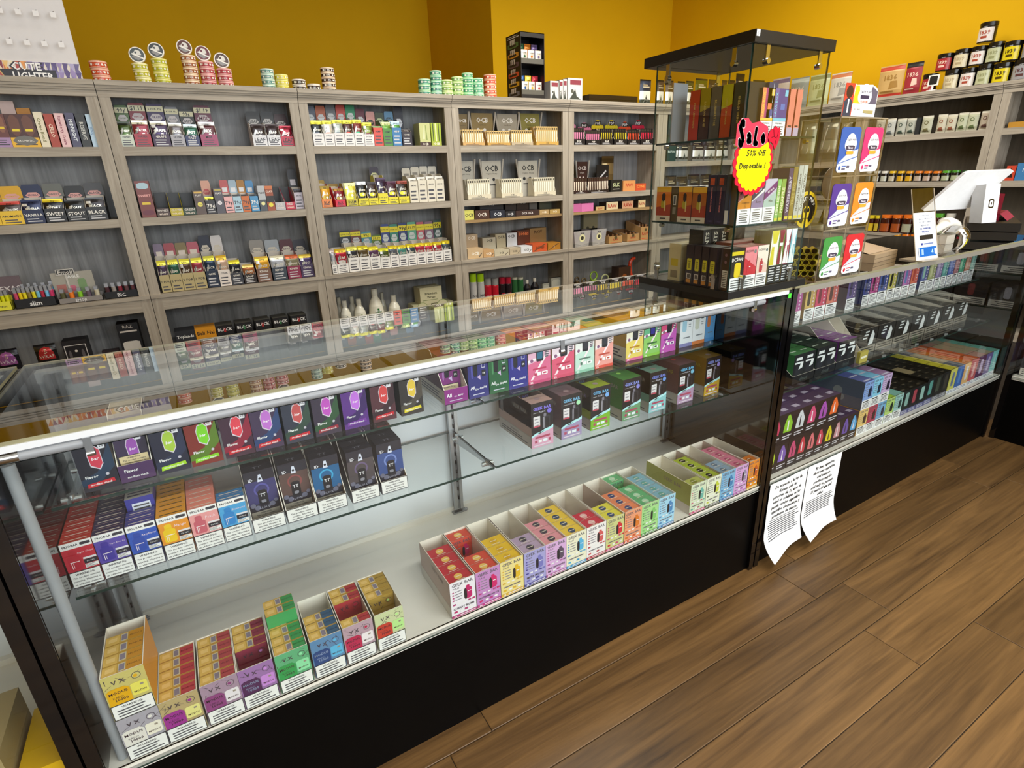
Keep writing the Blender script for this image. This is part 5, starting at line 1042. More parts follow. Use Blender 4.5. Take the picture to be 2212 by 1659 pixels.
def ring(R, x, w, h, c, ds):
    m = M(); r = w * .32; n = 18; zc = h - r
    for i in range(n):
        a, b = 2 * PI * i / n, 2 * PI * (i + 1) / n
        m.tube((w / 2 + r * math.cos(a), 0, zc + r * math.sin(a)), (w / 2 + r * math.cos(b), 0, zc + r * math.sin(b)), .007, c, n=8, caps=False)
    m.box(w * .2, w * .8, -.02, .02, 0, h - 2 * r, c)
    return tag(put(m, 'ring_stand', R.fr, x, R.y + .02, R.z + .0004, [GLOSS]), R.lab(ds), 'ring', R.group)
ring(R, 2.813, 0.059, 0.121, '4a3c28', 'brown ring handle piece')
ring(R, 2.881, 0.070, 0.105, '5a4c30', 'tan ring handle piece')
ring(R, 2.966, 0.112, 0.148, '7a9a2c', 'olive green ring handle piece')
ring(R, 3.088, 0.120, 0.110, '9aa074', 'pale green ring handle piece')
R.box(3.288, 0.135, 0.157, '3a2416', '', 'e07a2a', desc='dark box with round orange mark', d=.1, ops=[('c', .5, .45, .2, '8a4a1c'), ('t', '10', .5, .45, .3, .12, 'e8a040', {'b': 1})])
m = M(); x, w, h = 3.456, 0.180, 0.215
for k in range(8):
    a0, a1 = PI * .25 + k * .16, PI * .25 + (k + 1) * .16
    m.tube((w * (1 - math.sin(a0)), 0, h * math.cos(a0 - .785)), (w * (1 - math.sin(a1)), 0, h * math.cos(a1 - .785)), .016, 'd8482c', n=8)
m.box(0, w, -.03, .03, 0, .02, '2a1a16')
tag(put(m, 'curved_stand', BB, x, .10, .3639, [GLOSS]), 'curved orange red stand beside the rings on bottom shelf', 'stand', R.group)
# ---------------------------------------------------------------- goods on top of the bookcases
R = Row(BB, .09, 1.82, 'top of the bookcases', 'tobacco tins in stacks on the bookcases')
def tins(x, w, h, n, body, rim, name, ink='f0ece0', y=.08):
    r = w / 2; p = h / n; dx = 0
    for k in range(n):
        m = M(); t = p * .97
        m.lathe([(0, 0, rim), (r * .95, 0, rim), (r, t * .08, rim), (r, t * .16, rim), (r * .985, t * .18, body), (r * .985, t * .74, body), (r, t * .76, rim), (r, t * .94, rim), (r * .96, t, rim), (0, t, rim)], 24)
        F = lambda u, v, L=0.0: ((r + L) * math.sin((u - .5) * 2.4), -(r + L) * math.cos((u - .5) * 2.4), t * (.18 + .56 * v)); F.W, F.H, F.sub = r * 2.2, t * .56, 4
        paint(m, F, [('r', .12, .2, .24, .8, ink), ('t', '1 SPA', .42, .5, .3, .5, ink, {'b': 1}), ('r', .66, .25, .76, .75, ink), ('r', .84, .2, .95, .8, ink)], l0=.0003)
        if k: dx += random.uniform(-.002, .002)
        tag(put(m, 'tobacco_tin', BB, x + r + dx, y + r + random.uniform(-.001, .001), 1.8204 + k * p, [GLOSS]), '%s tin of the %s' % ('only' if n == 1 else ('bottom' if k == 0 else 'top' if k == n - 1 else ordn(k) + ' from bottom') , name), 'tin', 'tobacco tins in stacks on the bookcases')
def disc(x, w, h0, ring, ds, y=.085):
    r = w / 2; m = M(); n = 26
    m.lathe([(0, -.011, ring), (r * .96, -.011, ring), (r, -.008, 'f0ece4'), (r, .008, 'f0ece4'), (r * .96, .011, 'f0ece4'), (r * .86, .011, 'f0ece4'), (r * .84, .0105, ring), (0, .0105, ring)], n)
    F = lambda u, v, L=0.0: ((u - .5) * 2 * r * .84, -(v - .5) * 2 * r * .84 * -1, .0107 + L); F.W, F.H, F.sub = r * 1.68, r * 1.68, 1
    paint(m, F, [('p', [(.08, .35), (.5, .08), (.85, .25), (.5, .5)], '8a8a8c'), ('p', [(.2, .55), (.45, .88), (.72, .8), (.8, .5), (.4, .42)], 'd8d6d0'), ('p', [(.1, .52), (.9, .2), (.94, .28), (.16, .62)], 'e8e6e0'), ('c', .42, .66, .08, ring)])
    o = put(m, 'tobacco_tin', BB, x + r, y + r, 1.8204 + h0 + r + .001, [GLOSS])
    o.rotation_euler = (math.radians(84), 0, 0)
    tag(o, ds, 'tin', 'tins stood on edge on the stacks')
tins(-0.213, 0.080, 0.103, 3, 'c8482c', 'f0b8a0', 'orange red stack, leftmost, beside the lighter board')
x, w, h = -0.028, 0.076, 0.103; tins(x, w, h, 3, 'b8b428', 'f2ecb0', 'low lime yellow stack under a standing tin'); disc(x - .004, w * 1.0, h, '4a5458', 'grey faced tin stood on edge on the low lime stack')
x, w, h = 0.063, 0.076, 0.130; tins(x, w, h, 4, 'b4b428', 'eee890', 'tall lime yellow stack under a standing tin'); disc(x - .004, w * 1.0, h, '3c444a', 'grey faced tin stood on edge on the tall lime stack')
x, w, h = 0.202, 0.075, 0.154; tins(x, w, h, 5, '9a5a38', 'f2d8b8', 'brown and cream stack under a standing tin'); disc(x - .006, w, h, '5c3a38', 'brown faced tin stood on edge, highest of all')
x, w, h = 0.284, 0.077, 0.130; tins(x, w, h, 4, 'a83c48', 'eeb4b0', 'rose stack of four under a standing tin'); disc(x - .004, w, h, '6a3440', 'maroon faced tin stood on edge on the rose stack of four')
x, w, h = 0.370, 0.079, 0.100; tins(x, w, h, 3, 'a83c48', 'eeb4b0', 'rose stack of three under a standing tin'); disc(x - .003, w, h, '4c3838', 'dark faced tin stood on edge on the rose stack of three')
tins(0.598, 0.074, 0.110, 4, '5a8a84', 'd8ecdc', 'grey teal stack beside the plain yellow tins')
tins(0.674, 0.073, 0.085, 3, 'd8cc3c', 'f0e890', 'plain yellow stack beside the grey teal one')
tins(0.768, 0.078, 0.065, 2, '3a3230', 'e8e0d8', 'black and white stack of two')
tins(0.852, 0.077, 0.044, 1, '3a2c28', 'e0d8cc', 'low black and white spot')
tins(0.942, 0.082, 0.135, 5, '3c2420', 'f0d8bc', 'dark brown stack of five')
tins(1.568, 0.083, 0.104, 3, '3a8a74', 'c0ecc0', 'teal green stack of three')
tins(1.654, 0.078, 0.157, 5, '34806c', 'b8e8c4', 'teal green stack of five')
tins(1.735, 0.079, 0.106, 3, '7ca048', 'e0f0b0', 'yellow green stack of three')
tins(1.811, 0.081, 0.128, 4, '6c9848', 'd8f0b0', 'yellow green stack of four')
tins(1.892, 0.079, 0.155, 5, '3c9468', 'b8ecb8', 'mid green stack of five')
tins(1.974, 0.077, 0.127, 4, '48a078', 'c0ecc8', 'mid green stack of four')
tins(2.066, 0.090, 0.155, 5, 'c8482c', 'f2b89c', 'orange red stack of five beside the black counter tower')

# white lighter board with pegs
def peg_board():
    root = empty('peg_board', BB.at(-.86, .10, 1.8204)); tag(root, 'white pegged lighter board with geometric colour band, top left corner', 'display board')
    W_, H_ = .605, .62
    M().box(0, W_, .0, .012, 0, H_, 'dfdcdc').obj('panel', [PAPER], root)
    M().box(0, W_, .012, .12, 0, .012, 'd8d4d4').obj('foot', [PAPER], root)
    m = M(); F = flat((0, -.003, 0), (W_, 0, 0), (0, 0, .082)); m.box(0, W_, -.003, 0, 0, .082, 'e6dccf')
    tri = ['c85a3c', 'e89a50', 'b84a4a', 'e8c078', 'f0e0c0', '8a3a48', 'd87a48']; tr2 = ['8a80b0', 'b0a8cc', '6a6090', 'd0c8dc', '5a4a80', '9a88b8']
    ops = []; rd = random.Random(3)
    for k in range(26):
        u = k / 26; c = (tri if u < .62 else tr2); 
        for v in (0, .5): ops += [('p', [(u, v), (u + 1 / 26, v), (u + (.5 if (k + int(v * 2)) % 2 else .1) / 26, v + .5)], rd.choice(c)), ('p', [(u, v + .5), (u + 1 / 26, v + .5), (u + (.4 if k % 3 else .9) / 26, v)], rd.choice(c))]
    paint(m, F, ops, l0=.0002, dl=.00002)
    paint(m, F, [('p', [(.47, .55), (.83, .60), (.83, .04), (.50, .04)], '2a2830'), ('t', 'CUTE', .645, .74, .30, .46, '2a2830', {'b': 1}), ('t', 'LIGHTER', .675, .26, .32, .42, '2a2830', {'b': 1}), ('t', 'CUTE', .645, .74, .285, .40, 'f4f2f0', {'b': 1}), ('t', 'LIGHTER', .675, .26, .305, .36, 'f4f2f0', {'b': 1})], l0=.0045)
    m.obj('colour_band', [CARD], root)
    for r_ in range(4):
        for k in range(9):
            x = .03 + k * .066; z = .15 + r_ * .125
            m = M(); m.tube((x, 0, z + .03), (x, -.05, z + .012), .0017, '8a8684', n=6); m.box(x - .011, x + .011, -.052, -.050, z - .006, z + .016, 'f0eeee'); m.obj('peg', [PAPER], root)
peg_board()

# black cone tower, small boxes and strip
def cone_tower():
    root = empty('counter_tower', BB.at(2.33, .06, 1.8204)); tag(root, 'tall black cone tower with slanted top, on the fourth bookcase', 'display tower')
    w_, d_, H_ = .20, .20, .425
    m = M(); t = .004
    m.box(0, t, 0, d_, 0, H_, '141214'); m.box(w_ - t, w_, 0, d_, 0, H_, '141214'); m.box(t, w_ - t, d_ - t, d_, 0, H_, '1a181a'); m.box(0, w_, 0, d_, H_ - t, H_, '100e10'); m.box(t, w_ - t, 0, d_, 0, .035, '141214'); m.box(t, w_ - t, 0, .004, H_ - .03, H_, '141214')
    m.obj('body', [CARD], root)
    m = M(); F = flat((-.0002, d_, 0), (0, -d_, 0), (0, 0, H_)); ops = []
    for k, c in enumerate(('6a6a70', 'c89a28', 'c8502c', '5a4450', 'c88a30', '4a6a3a')):
        v = .07 + k * .145; ops += [('p', rr(.12, v, .86, v + .075, .2), c), ('p', rr(.2, v + .02, .7, v + .055, .2), '1a181a')]
        for q in (.3, .42, .54): ops.append(('p', [(q, v + .05), (q + .05, v + .05), (q + .09, v + .13), (q - .02, v + .12)], 'c8c0b4'))
    ops += [('r', .1, .94, .9, .95, 'd8d4cc'), ('r', .15, .965, .8, .972, 'd8d4cc')]
    paint(m, F, ops); m.obj('side_print', [CARD], root)
    for z, cs in ((.235, ('3a6a4c', 'c87828', '6a5a88')), (.036, ('2c5a9a', 'd8b83c', 'b02c3c'))):
        M().box(t, w_ - t, .01, d_ - t, z - .004, z, '1c1a1c').obj('shelf', [CARD], root)
        M().box(t, w_ - t, .004, .007, z - .002, z + .03, '5a5850').obj('shelf_lip', [CARD], root)
        for k, c in enumerate(cs):
            for j in range(2):
                g = pouch_geo(.052, .085 + .045 * j, .012, [(0, 'e8e4dc' if j == 0 else c), (.2, '2a282c'), (.35, 'd8d4cc' if j == 0 else c)], [('t', 'CONE', .5, .75, .6, .1, '222'), ('c', .5, .5, .16, c)])
                tag(put(g, 'foil_pouch', Frame(*BB.at(2.33, .06, 0)[:2]), .014 + k * .059, .012 + .05 * j, 1.8204 + z + .0004, [FOIL]), '%s cone pouch, %s row, %s shelf of the black counter tower' % (colname(c), ('front', 'back')[j], 'upper' if z > .1 else 'lower'), 'pouch', 'cone pouches in the black counter tower')
cone_tower()
R = Row(BB, .07, 1.8202, 'top of the bookcases', 'grey white boxes beside the cone tower')
for k, a in enumerate(((2.585, 0.075, 0.133), (2.668, 0.030, 0.142), (2.702, 0.034, 0.149), (2.745, 0.135, 0.160))):
    x, w_, h_ = a
    tag(put(box_geo(w_, .14, h_, 'a8a4a0', {'f': [('r', 0, 0, 1, 1, 'd0cecc'), ('r', .15, .72, .9, .92, '8a3a48'), ('p', [(.1, .1), (.3, .3), (.5, .55), (.6, .25), (.9, .1)], '3a403c'), ('c', .3, .45, .1, '55584f')]}), 'game_box', BB, x, .07, 1.8204), 'grey box with black mountain print, %s beside the cone tower' % ('leftmost', 'second', 'third', 'rightmost')[k], 'box', 'grey white boxes beside the cone tower')
x, w_, h_ = 2.947, 0.492, 0.057
tag(put(box_geo(w_, .12, h_, '241c12', {'f': [('r', 0, .45, 1, .5, '120e08'), ('r', .1, .15, .14, .3, '0c0a06'), ('r', .5, .15, .54, .3, '0c0a06')]}), 'black_strip_box', BB, x, .07, 1.8204, [GLOSS]), 'long flat black box lying on the bookcase beside silver pouches', 'box')

# silver pouches behind the tower: top and bookcase six
def silver(R, x, w, h, k, dark='34281c'):
    R.pouch(x, w, h, [(0, '8f9490'), (.1, '3c4238'), (.22, 'e4e4de'), (.5, 'e8e8e4'), (.55, dark), (.94, '1c1a18')], 'silver pouch with dark head band', t=.03, ops=[('p', [(.3, .1), (.5, .42), (.7, .1)], '8a8f86'), ('p', [(.36, .1), (.5, .34), (.64, .1)], '2a3028'), ('r', .2, .68, .8, .72, 'c8c0a8'), ('r', .2, .76, .6, .79, 'b8a888')], txt=None, mats=[FOIL])
R = Row(BB, .09, 1.8202, 'top of sixth bookcase', 'silver pouches on top of the sixth bookcase')
for k, (a, c) in enumerate((((3.491, 0.118, 0.190), '283040'), ((3.671, 0.085, 0.193), '4a3828'), ((3.777, 0.086, 0.195), '4a3828'), ((3.913, 0.089, 0.194), '3c3420'), ((4.013, 0.090, 0.202), '3c3c1c'), ((4.126, 0.145, 0.226), '4c4c10'), ((4.289, 0.144, 0.226), '34241c'), ((4.457, 0.067, 0.228), '34241c'), ((4.537, 0.087, 0.232), '34241c'), ((4.637, 0.115, 0.289), '241c16'), ((4.875, 0.160, 0.249), '14200f'))): silver(R, *a, k, c)
R = Row(BB, .022, 1.382, 'upper shelf of sixth bookcase', 'goods on the sixth bookcase')
R.box(3.755, 0.105, 0.385, '1c3a34', '7HSI', '8ad8e0', desc='dark green carton with pale lettering', d=.12, ops=[('r', 0, .5, 1, .66, '0f2420'), ('t', 'RATON', .5, .2, .8, .07, 'd8e8e4', {'b': 1})])
for k, a in enumerate(((3.870, 0.028, 0.159), (3.909, 0.114, 0.159), (4.081, 0.135, 0.159), (4.234, 0.133, 0.159), (4.391, 0.149, 0.159))): silver(R, *a, k, '1e2018')
R = Row(BB, .018, 1.06, 'middle shelf of sixth bookcase', 'goods on the sixth bookcase')
for k, a in enumerate(((3.768, 0.124, 0.259), (3.903, 0.127, 0.241), (4.042, 0.143, 0.260), (4.203, 0.141, 0.257), (4.357, 0.164, 0.245))):
    x, w_, h_ = a; silver(R, x, w_, h_ * .8, k, '2a2a2e')

# ---------------------------------------------------------------- right wall bookcases
R = Row(BR, .06, 1.8202, 'top of right wall bookcases', 'bags and tubs on top of the right wall bookcases')
def bag(a, body, head, ds, txt='1836', tc='c8b0a0', foot=None, z=0):
    x, w_, h_ = a
    R.pouch(x, w_, h_, [(0, foot or body), (.12, body), (.84, head), (.96, body if head != '1a1614' else head)], ds, txt=txt, tc=tc, t=.05, ops=[('p', [(.5, .25), (.85, .3), (.8, .5), (.55, .5)], tc), ('r', .15, .16, .7, .2, tc)], mats=[CARD])
bag((-0.255, 0.184, 0.294), 'b8a8a4', '5a4a78', 'pale bag with purple head band')
bag((-0.052, 0.182, 0.269), '7a8488', 'a8b0b0', 'grey blue bag with pale head band')
bag((0.144, 0.189, 0.266), 'b4ba90', '7a8058', 'pale olive green bag', tc='8a9060')
bag((0.347, 0.182, 0.250), 'c8c4b8', 'b87048', 'white bag with rust head band', tc='9a9890')
bag((0.769, 0.194, 0.239), 'c8a468', 'b8402c', 'tan bag with red head and foot bands', tc='a07838', foot='b8382c')
bag((0.974, 0.121, 0.234), 'a02c38', '1a1614', 'dark red bag with black head band', tc='e8c8b8')
TUB = dict(lf=.20, cat='tub', neck=.97)
def tub(a, z, lab_, ds, tc='8a4a40', txt='1839'):
    x, w_, h_ = a; R.tubof(x, w_, h_, '1a1614', '141210', 'lidded_tub', desc=ds, label=lab_, txt=txt, tc=tc, z=z, y=.05, **TUB)
LC = [('a02a30', 'red label', 'e0c0b0'), ('d2c8a8', 'cream label', 'b0a080'), ('dcd4d0', 'red print white label', 'a04838'), ('b8bc98', 'sage label', '90946c'), ('dcc820', 'yellow label', '4a3a10'), ('98989e', 'grey label', '5a3a3c')]
LR = [(1.108, 0.099, 0.131), (1.258, 0.106, 0.136), (1.369, 0.101, 0.131), (1.474, 0.094, 0.139), (1.574, 0.107, 0.131), (1.686, 0.123, 0.134)]
for a, (c, n_, tc) in zip(LR, LC): tub(a, 0, c, 'lower black lidded tub with ' + n_, tc)
zt = .0
for k, (a, (c, n_, tc)) in enumerate(zip([(1.180, 0.112, 0.119), (1.298, 0.101, 0.130), (1.406, 0.097, 0.126), (1.508, 0.093, 0.134), (1.607, 0.103, 0.126), (1.715, 0.124, 0.129)], LC)):
    x, w_, h_ = a; tub((x, w_, min(h_, LR[k][2])), max(LR[k][2], LR[min(k + 1, 5)][2]) + .002, c, 'upper black lidded tub with ' + n_, tc)
x, w_, h_ = 1.423, 0.105, 0.122; tub((x, w_, LR[2][2]), 2 * max(LR[2][2], LR[3][2]) + .006, 'dcd4d0', 'topmost tub with white label, above the double row', 'a04838')
m = M(); x, w_, h_ = 1.200, 0.064, 0.101
m.box(-.03, .03, -.02, .02, 0, .006, 'f0eeea'); m.box(-.006, .006, -.003, .003, .006, .035, 'f0eeea'); m.box(-.036, .036, -.004, .004, .035, .11, 'eceae6'); paint(m, flat((-.036, -.004, .035), (.072, 0, 0), (0, 0, .075)), [('p', rr(.12, .1, .88, .9, .12), '14120f')])
tag(put(m, 'camera_stand', BR, x + w_ / 2, -.005, 1.8204), 'small white framed black square on stand before red tub', 'camera')
def mini(R, a, c, ds, ink):
    R.pouch(*a, [(0, 'b8b4a4'), (.06, c), (.9, 'c8c4b4')], ds, t=.035, ops=[('c', .5, .62, .2, ink), ('c', .5, .62, .12, c), ('p', [(.2, .1), (.8, .1), (.7, .32), (.35, .28)], ink)], mats=[CARD])
R = Row(BR, .022, 1.514, 'top shelf behind the acrylic display', 'small patterned pouches on the right wall')
for a, c, i_ in (((0.837, 0.072, 0.147), 'b0b0aa', '60686a'), ((0.916, 0.077, 0.139), 'b4b4ac', '60686a'), ((1.004, 0.071, 0.131), 'aeb0a4', '3a4a40'), ((1.079, 0.073, 0.127), 'aeb0a4', '3a4a40')): mini(R, a, c, 'grey printed pouch', i_)
R.box(1.155, 0.031, 0.125, '26282a', '', '', desc='black pouch seen edge on', d=.1)
for a, c, i_, ds in (((1.192, 0.076, 0.133), 'b4b49c', '6a6440', 'cream pouch with yellow corner'), ((1.301, 0.064, 0.133), 'c2bca6', '8a5038', 'cream pouch with rust ring'), ((1.368, 0.065, 0.126), 'c2bca6', '8a5038', 'cream pouch with rust ring'), ((1.440, 0.064, 0.131), 'b8bca0', '58683c', 'cream pouch with green ring'), ((1.506, 0.068, 0.127), 'b8bca0', '58683c', 'cream pouch with green ring'), ((1.586, 0.066, 0.128), 'b0a492', '5a3c34', 'tan pouch with dark ring'), ((1.654, 0.031, 0.129), 'b0a492', '5a3c34', 'tan pouch with dark ring')): mini(R, a, c, ds, i_)
R = Row(BR, .03, 1.157, 'second shelf behind the till', 'small capped jars on the right wall')
JL = ['4a5458', 'b0b0a8', 'b0b0a0', 'b0a890', 'c89a1c', 'c89a1c', 'b0a090', 'b09888', 'b09c88', 'a8b090', 'a8b090', 'a8a890', '8a3a40', '8a3a40']
JC = ['c8c8c4', 'c8c8c0', 'd8d4c8', 'd8b020', 'e0b020', 'e09a20', 'e07a20', 'e07a20', 'e07a20', '58a030', '4c9430', '2c4a24', '8a1c30', '8a1c30']
for k, (a, lc, cc) in enumerate(zip([(0.818, 0.051, 0.090), (0.881, 0.054, 0.088), (0.947, 0.053, 0.086), (1.011, 0.052, 0.085), (1.077, 0.054, 0.083), (1.142, 0.057, 0.081), (1.209, 0.059, 0.080), (1.275, 0.057, 0.078), (1.342, 0.059, 0.076), (1.407, 0.058, 0.078), (1.472, 0.059, 0.080), (1.540, 0.061, 0.078), (1.610, 0.042, 0.076), (1.655, 0.024, 0.075)], JL, JC)):
    x, w_, h_ = a; R.tubof(x, w_, h_, '1c140c', cc, 'capped_jar', label=lc, tc='3a2c24', txt='', lf=.22, cat='jar', lh=.6)
R = Row(BR, .03, .741, 'third shelf behind the sign holder', 'amber capped jars on the right wall')
for a, lc, cc in (((0.895, 0.068, 0.137), 'c8a820', 'd8c020'), ((0.971, 0.035, 0.139), 'b8a030', 'd8c020'), ((1.010, 0.085, 0.145), '9a4a1c', 'e07020'), ((1.102, 0.078, 0.148), '9a4a1c', 'e07020'), ((1.188, 0.080, 0.151), 'a0a088', 'e07020'), ((1.279, 0.074, 0.158), '5a6a38', '4a8a28'), ((1.421, 0.067, 0.170), '7a8a58', '58a030'), ((1.501, 0.065, 0.173), '8a9a70', 'd8d4c8')):
    R.tubof(*a, '3a1408', cc, 'capped_jar', label=lc, tc='2a1c10', txt='', lf=.18, cat='jar', lh=.55)
R = Row(BR, .03, 1.157, 'second shelf of last right bookcase', 'cartons on the last right bookcase')
R.box(1.826, 0.055, 0.101, 'c8442c', '', 'fff', desc='orange red carton with figure print', d=.12, ops=[('p', [(.1, .2), (.5, .9), (.8, .2)], '2a1814')])
R.box(1.886, 0.111, 0.117, '3c7ab0', 'ICE', 'd8e8f4', desc='blue carton beside the orange one', d=.12)
x, w_, h_ = 1.854, 0.148, 0.087
R.box(x, w_, h_ * .8, '7a1c20', 'Havana', 'e8c8b8', desc='dark red carton behind the blue carton', d=.05, y=.17, z=.0, tv=.8, th=.12)
R = Row(BR, .03, 1.514, 'top shelf of last right bookcase', 'cartons on the last right bookcase')
R.box(1.767, 0.146, 0.037, 'b8862c', '', '', desc='amber carton at the frame edge', d=.12)
R = Row(BR, .03, 1.335, 'upper shelf of corner right bookcase', 'clear bags on the corner bookcase')
for a, c in (((0.145, 0.143, 0.365), '8a9080'), ((0.342, 0.160, 0.369), '8a8470'), ((0.516, 0.098, 0.359), '6a6850')):
    x, w_, h_ = a; R.pouch(x, w_, h_, [(0, c), (.3, 'a8a894'), (.5, c), (.75, '8a8c84')], 'crinkled clear bag of loose pieces', t=.08, ops=[('p', [(.2, .3), (.3, .35), (.5, .85), (.42, .85)], 'e8e8e0'), ('p', [(.6, .2), (.75, .3), (.7, .4)], 'd8d8cc')], mats=[FOIL])
R = Row(BR, .03, 1.04, 'middle shelf of corner right bookcase', 'clear bags on the corner bookcase')
for a, c in (((0.191, 0.219, 0.138), '2c3442'), ((0.419, 0.255, 0.158), '2a303c')):
    x, w_, h_ = a; R.pouch(x, w_, h_, [(0, c), (.6, '7a7860')], 'bag of dark round sweets', t=.08, mats=[CARD])
R = Row(BR, .03, .741, 'third shelf of corner right bookcase', 'clear bags on the corner bookcase')
for a in ((0.337, 0.224, 0.402), (0.583, 0.119, 0.401)):
    x, w_, h_ = a; R.pouch(x, w_, .24, [(0, 'a0a090'), (.4, 'c8c8bc'), (.7, 'a8a898')], 'silver white crinkled bag', t=.08, ops=[('p', [(.55, .2), (.75, .2), (.7, .8)], '2a2a24')], mats=[FOIL])
# ---------------------------------------------------------------- goods in the glass tower
TG = 'boxes in the glass tower'
def tbox(x, y, z, w, d, h, col, faces, label, cols=None): return pack(W0, x, y, z, w, d, h, col, faces, label, TG, name='boxed_vape', cols=cols)
Z0, Z1, Z2 = .9990, 1.1660, 1.3750
def spine(bg, band, txt, tc, rot=-90): return [('r', 0, 0, 1, 1, bg)] + ([('p', [(0, .55), (1, .62), (1, 1), (0, 1)], band)] if band else []) + [('t', txt, .5, .5, .5, .4, tc, {'b': 1, 'rot': rot})]
L0 = 1.2225
for k, a in enumerate(((0.156, 0.028, 0.098), (0.185, 0.025, 0.100), (0.212, 0.024, 0.101), (0.238, 0.025, 0.102))):
    x, w_, h_ = a
    tbox(L0, 1.28 - x - w_, Z0, .05, w_ - .001, .108, '2c1c22', {'l': [('r', 0, 0, 1, 1, '2c1c22'), ('p', rr(.18, .36, .8, .66, .12), 'd0c41c'), ('t', '5000', .5, .51, .2, .3, '3a3410', {'rot': -90, 'b': 1}), ('r', .2, .14, .8, .28, 'cfc8c0'), ('r', .3, .16, .7, .26, '5a5048'), ('r', .2, .04, .8, .13, 'd08a2c')]}, 'dark purple box with yellow tab, %s from front corner of tower floor' % ordn(4 - k))
x, w_, h_ = 0.276, 0.033, 0.100
tbox(L0, 1.28 - x - w_ - .001, Z0, .048, w_, .108, '2a1a22', {'l': [('r', 0, 0, 1, 1, '2c1a24'), ('r', .25, .06, .75, .48, 'e0dcd4')] + lines(.3, .08, .7, .46, 9, '2a2a2a') + [('c', .5, .85, .12, '7a5a68'), ('c', .5, .68, .12, '7a5a68')], 'f': [('r', 0, 0, 1, 1, '1e1612'), ('r', 0, .84, 1, .93, 'd8c41c'), ('t', 'BC5000', .5, .74, .9, .12, 'f4f0e8', {'b': 1}), ('p', rr(.3, .30, .8, .66, .2), 'e4c81a'), ('r', .0, 0, 1, .3, 'f2f2f0')] + lines(.1, .03, .9, .26, 4, '555')}, 'black and yellow box at the front corner of tower floor')
for a, bg, bg2, dv, ds in (((1.276, 0.049, 0.104), 'e88a90', 'c8343c', 'c83038', 'salmon pink box, tower floor front'), ((1.327, 0.045, 0.101), 'efe4d4', 'e8c8b8', 'b83a40', 'cream box with red device, tower floor front')):
    x, w_, h_ = a; tbox(x, .971, Z0, w_ - .0005, .055, .108, 'a8685c', {'f': [('r', 0, 0, 1, 1, bg), ('p', [(0, .3), (1, .3), (1, .5), (0, .75)], bg2), ('t', 'BC5000', .38, .90, .6, .06, '6a4a48', {'b': 1}), ('c', .82, .88, .1, '7a8480')] + device(.26, .34, .56, .68, dv, dv) + [('r', 0, 0, 1, .32, 'f4f3f0'), ('t', 'WARNING:', .4, .27, .6, .035, '333', {'b': 1})] + lines(.1, .03, .9, .23, 4, '444', .2)}, ds)
for a, c1, c2, ds in (((1.381, 0.032, 0.144), 'd8cc30', 'f4f2e0', 'yellow and white ribbon print box'), ((1.414, 0.023, 0.142), '8a1c2c', '6a8a3a', 'maroon and green ribbon print box'), ((1.440, 0.024, 0.143), 'f0eef0', '9a1c40', 'white and crimson ribbon print box'), ((1.465, 0.025, 0.143), 'e8f0f0', '6ab0c0', 'white and teal ribbon print box')):
    x, w_, h_ = a; tbox(x, .973, Z0, w_ - .0005, .055, .142, 'a8a060', {'f': [('r', 0, 0, 1, 1, c2), ('p', [(.0, .35), (.6, .35), (.5, .7), (.2, .72)], c1), ('p', [(.3, .75), (.7, .75), (1, 1), (0, 1)], c1), ('p', [(.6, .35), (1, .35), (.7, .72)], 'f4f4ee'), ('r', .2, .7, .8, .76, 'f4f4f0'), ('r', 0, 0, 1, .34, '16161a')] + lines(.12, .02, .88, .32, 6, 'd0d0d0', .2)}, ds + ', tower floor')
for k in range(3): tbox(1.258 + k * .034, 1.10, Z0, .032, .05, .146, '1c1814', {'f': [('r', 0, 0, 1, 1, '1c1814'), ('t', 'MINTS', .5, .75, .4, .5, 'd8d0b8', {'rot': 90, 'b': 1})]}, 'black box lettered up its side, %s in rear row of tower' % ordn(k))
for k in range(2): tbox(1.362 + k * .036, 1.10, Z0, .034, .05, .144, '5a4a2c', {'f': [('r', 0, 0, 1, 1, '6a5a34'), ('p', [(.2, .3), (.8, .5), (.6, .9), (.2, .8)], '8a7a50')]}, 'olive brown box, %s in rear row of tower' % ordn(k))
for k in range(2): tbox(1.235 + k * .05, 1.155 + k * .008, Z0, .045, .045, .105, 'c8b890', {'f': [('r', 0, 0, 1, 1, 'c8b890')], 'l': [('r', 0, 0, 1, 1, 'cbbd94'), ('r', .2, .4, .8, .6, 'c8b020'), ('r', .2, .08, .8, .28, '8a7a5a')]}, 'cream box, %s at the back left of tower floor' % ordn(k))
tbox(1.30, 1.035, Z0, .15, .055, .112, '9a5a4c', {'t': [('r', .02, .05, .48, .95, 'a86a5a'), ('r', .52, .05, .98, .95, '945244')]}, 'flat topped rust box behind the cream box, tower floor')
# middle shelf
for a, c, ds in (((0.028, 0.057, 0.094), 'e0781c', 'rearmost'), ((0.112, 0.049, 0.094), 'c8701c', 'middle'), ((0.163, 0.048, 0.092), 'b0621c', 'front')):
    x, w_, h_ = a
    tbox(L0, 1.28 - x - w_, Z1, .05, w_ - .0005, h_, '4a2c18', {'l': [('r', 0, 0, 1, 1, c), ('p', [(0, .85), (1, .85), (1, 1), (0, 1)], 'e8b01c'), ('p', [(0, .15), (1, .15), (1, .5), (0, .4)], 'a83c20'), ('p', rr(.34, .38, .66, .60, .2), 'b0a024'), ('p', rr(.38, .58, .62, .82, .3), '2a1a18'), ('r', .56, .3, .62, .6, 'e8d898'), ('r', 0, 0, 1, .16, 'd8d0c0'), ('r', .3, .06, .7, .1, '4a4440')]}, '%s orange box with dropper bottle print, tower middle shelf' % ds)
x, w_, h_ = 0.087, 0.024, 0.094
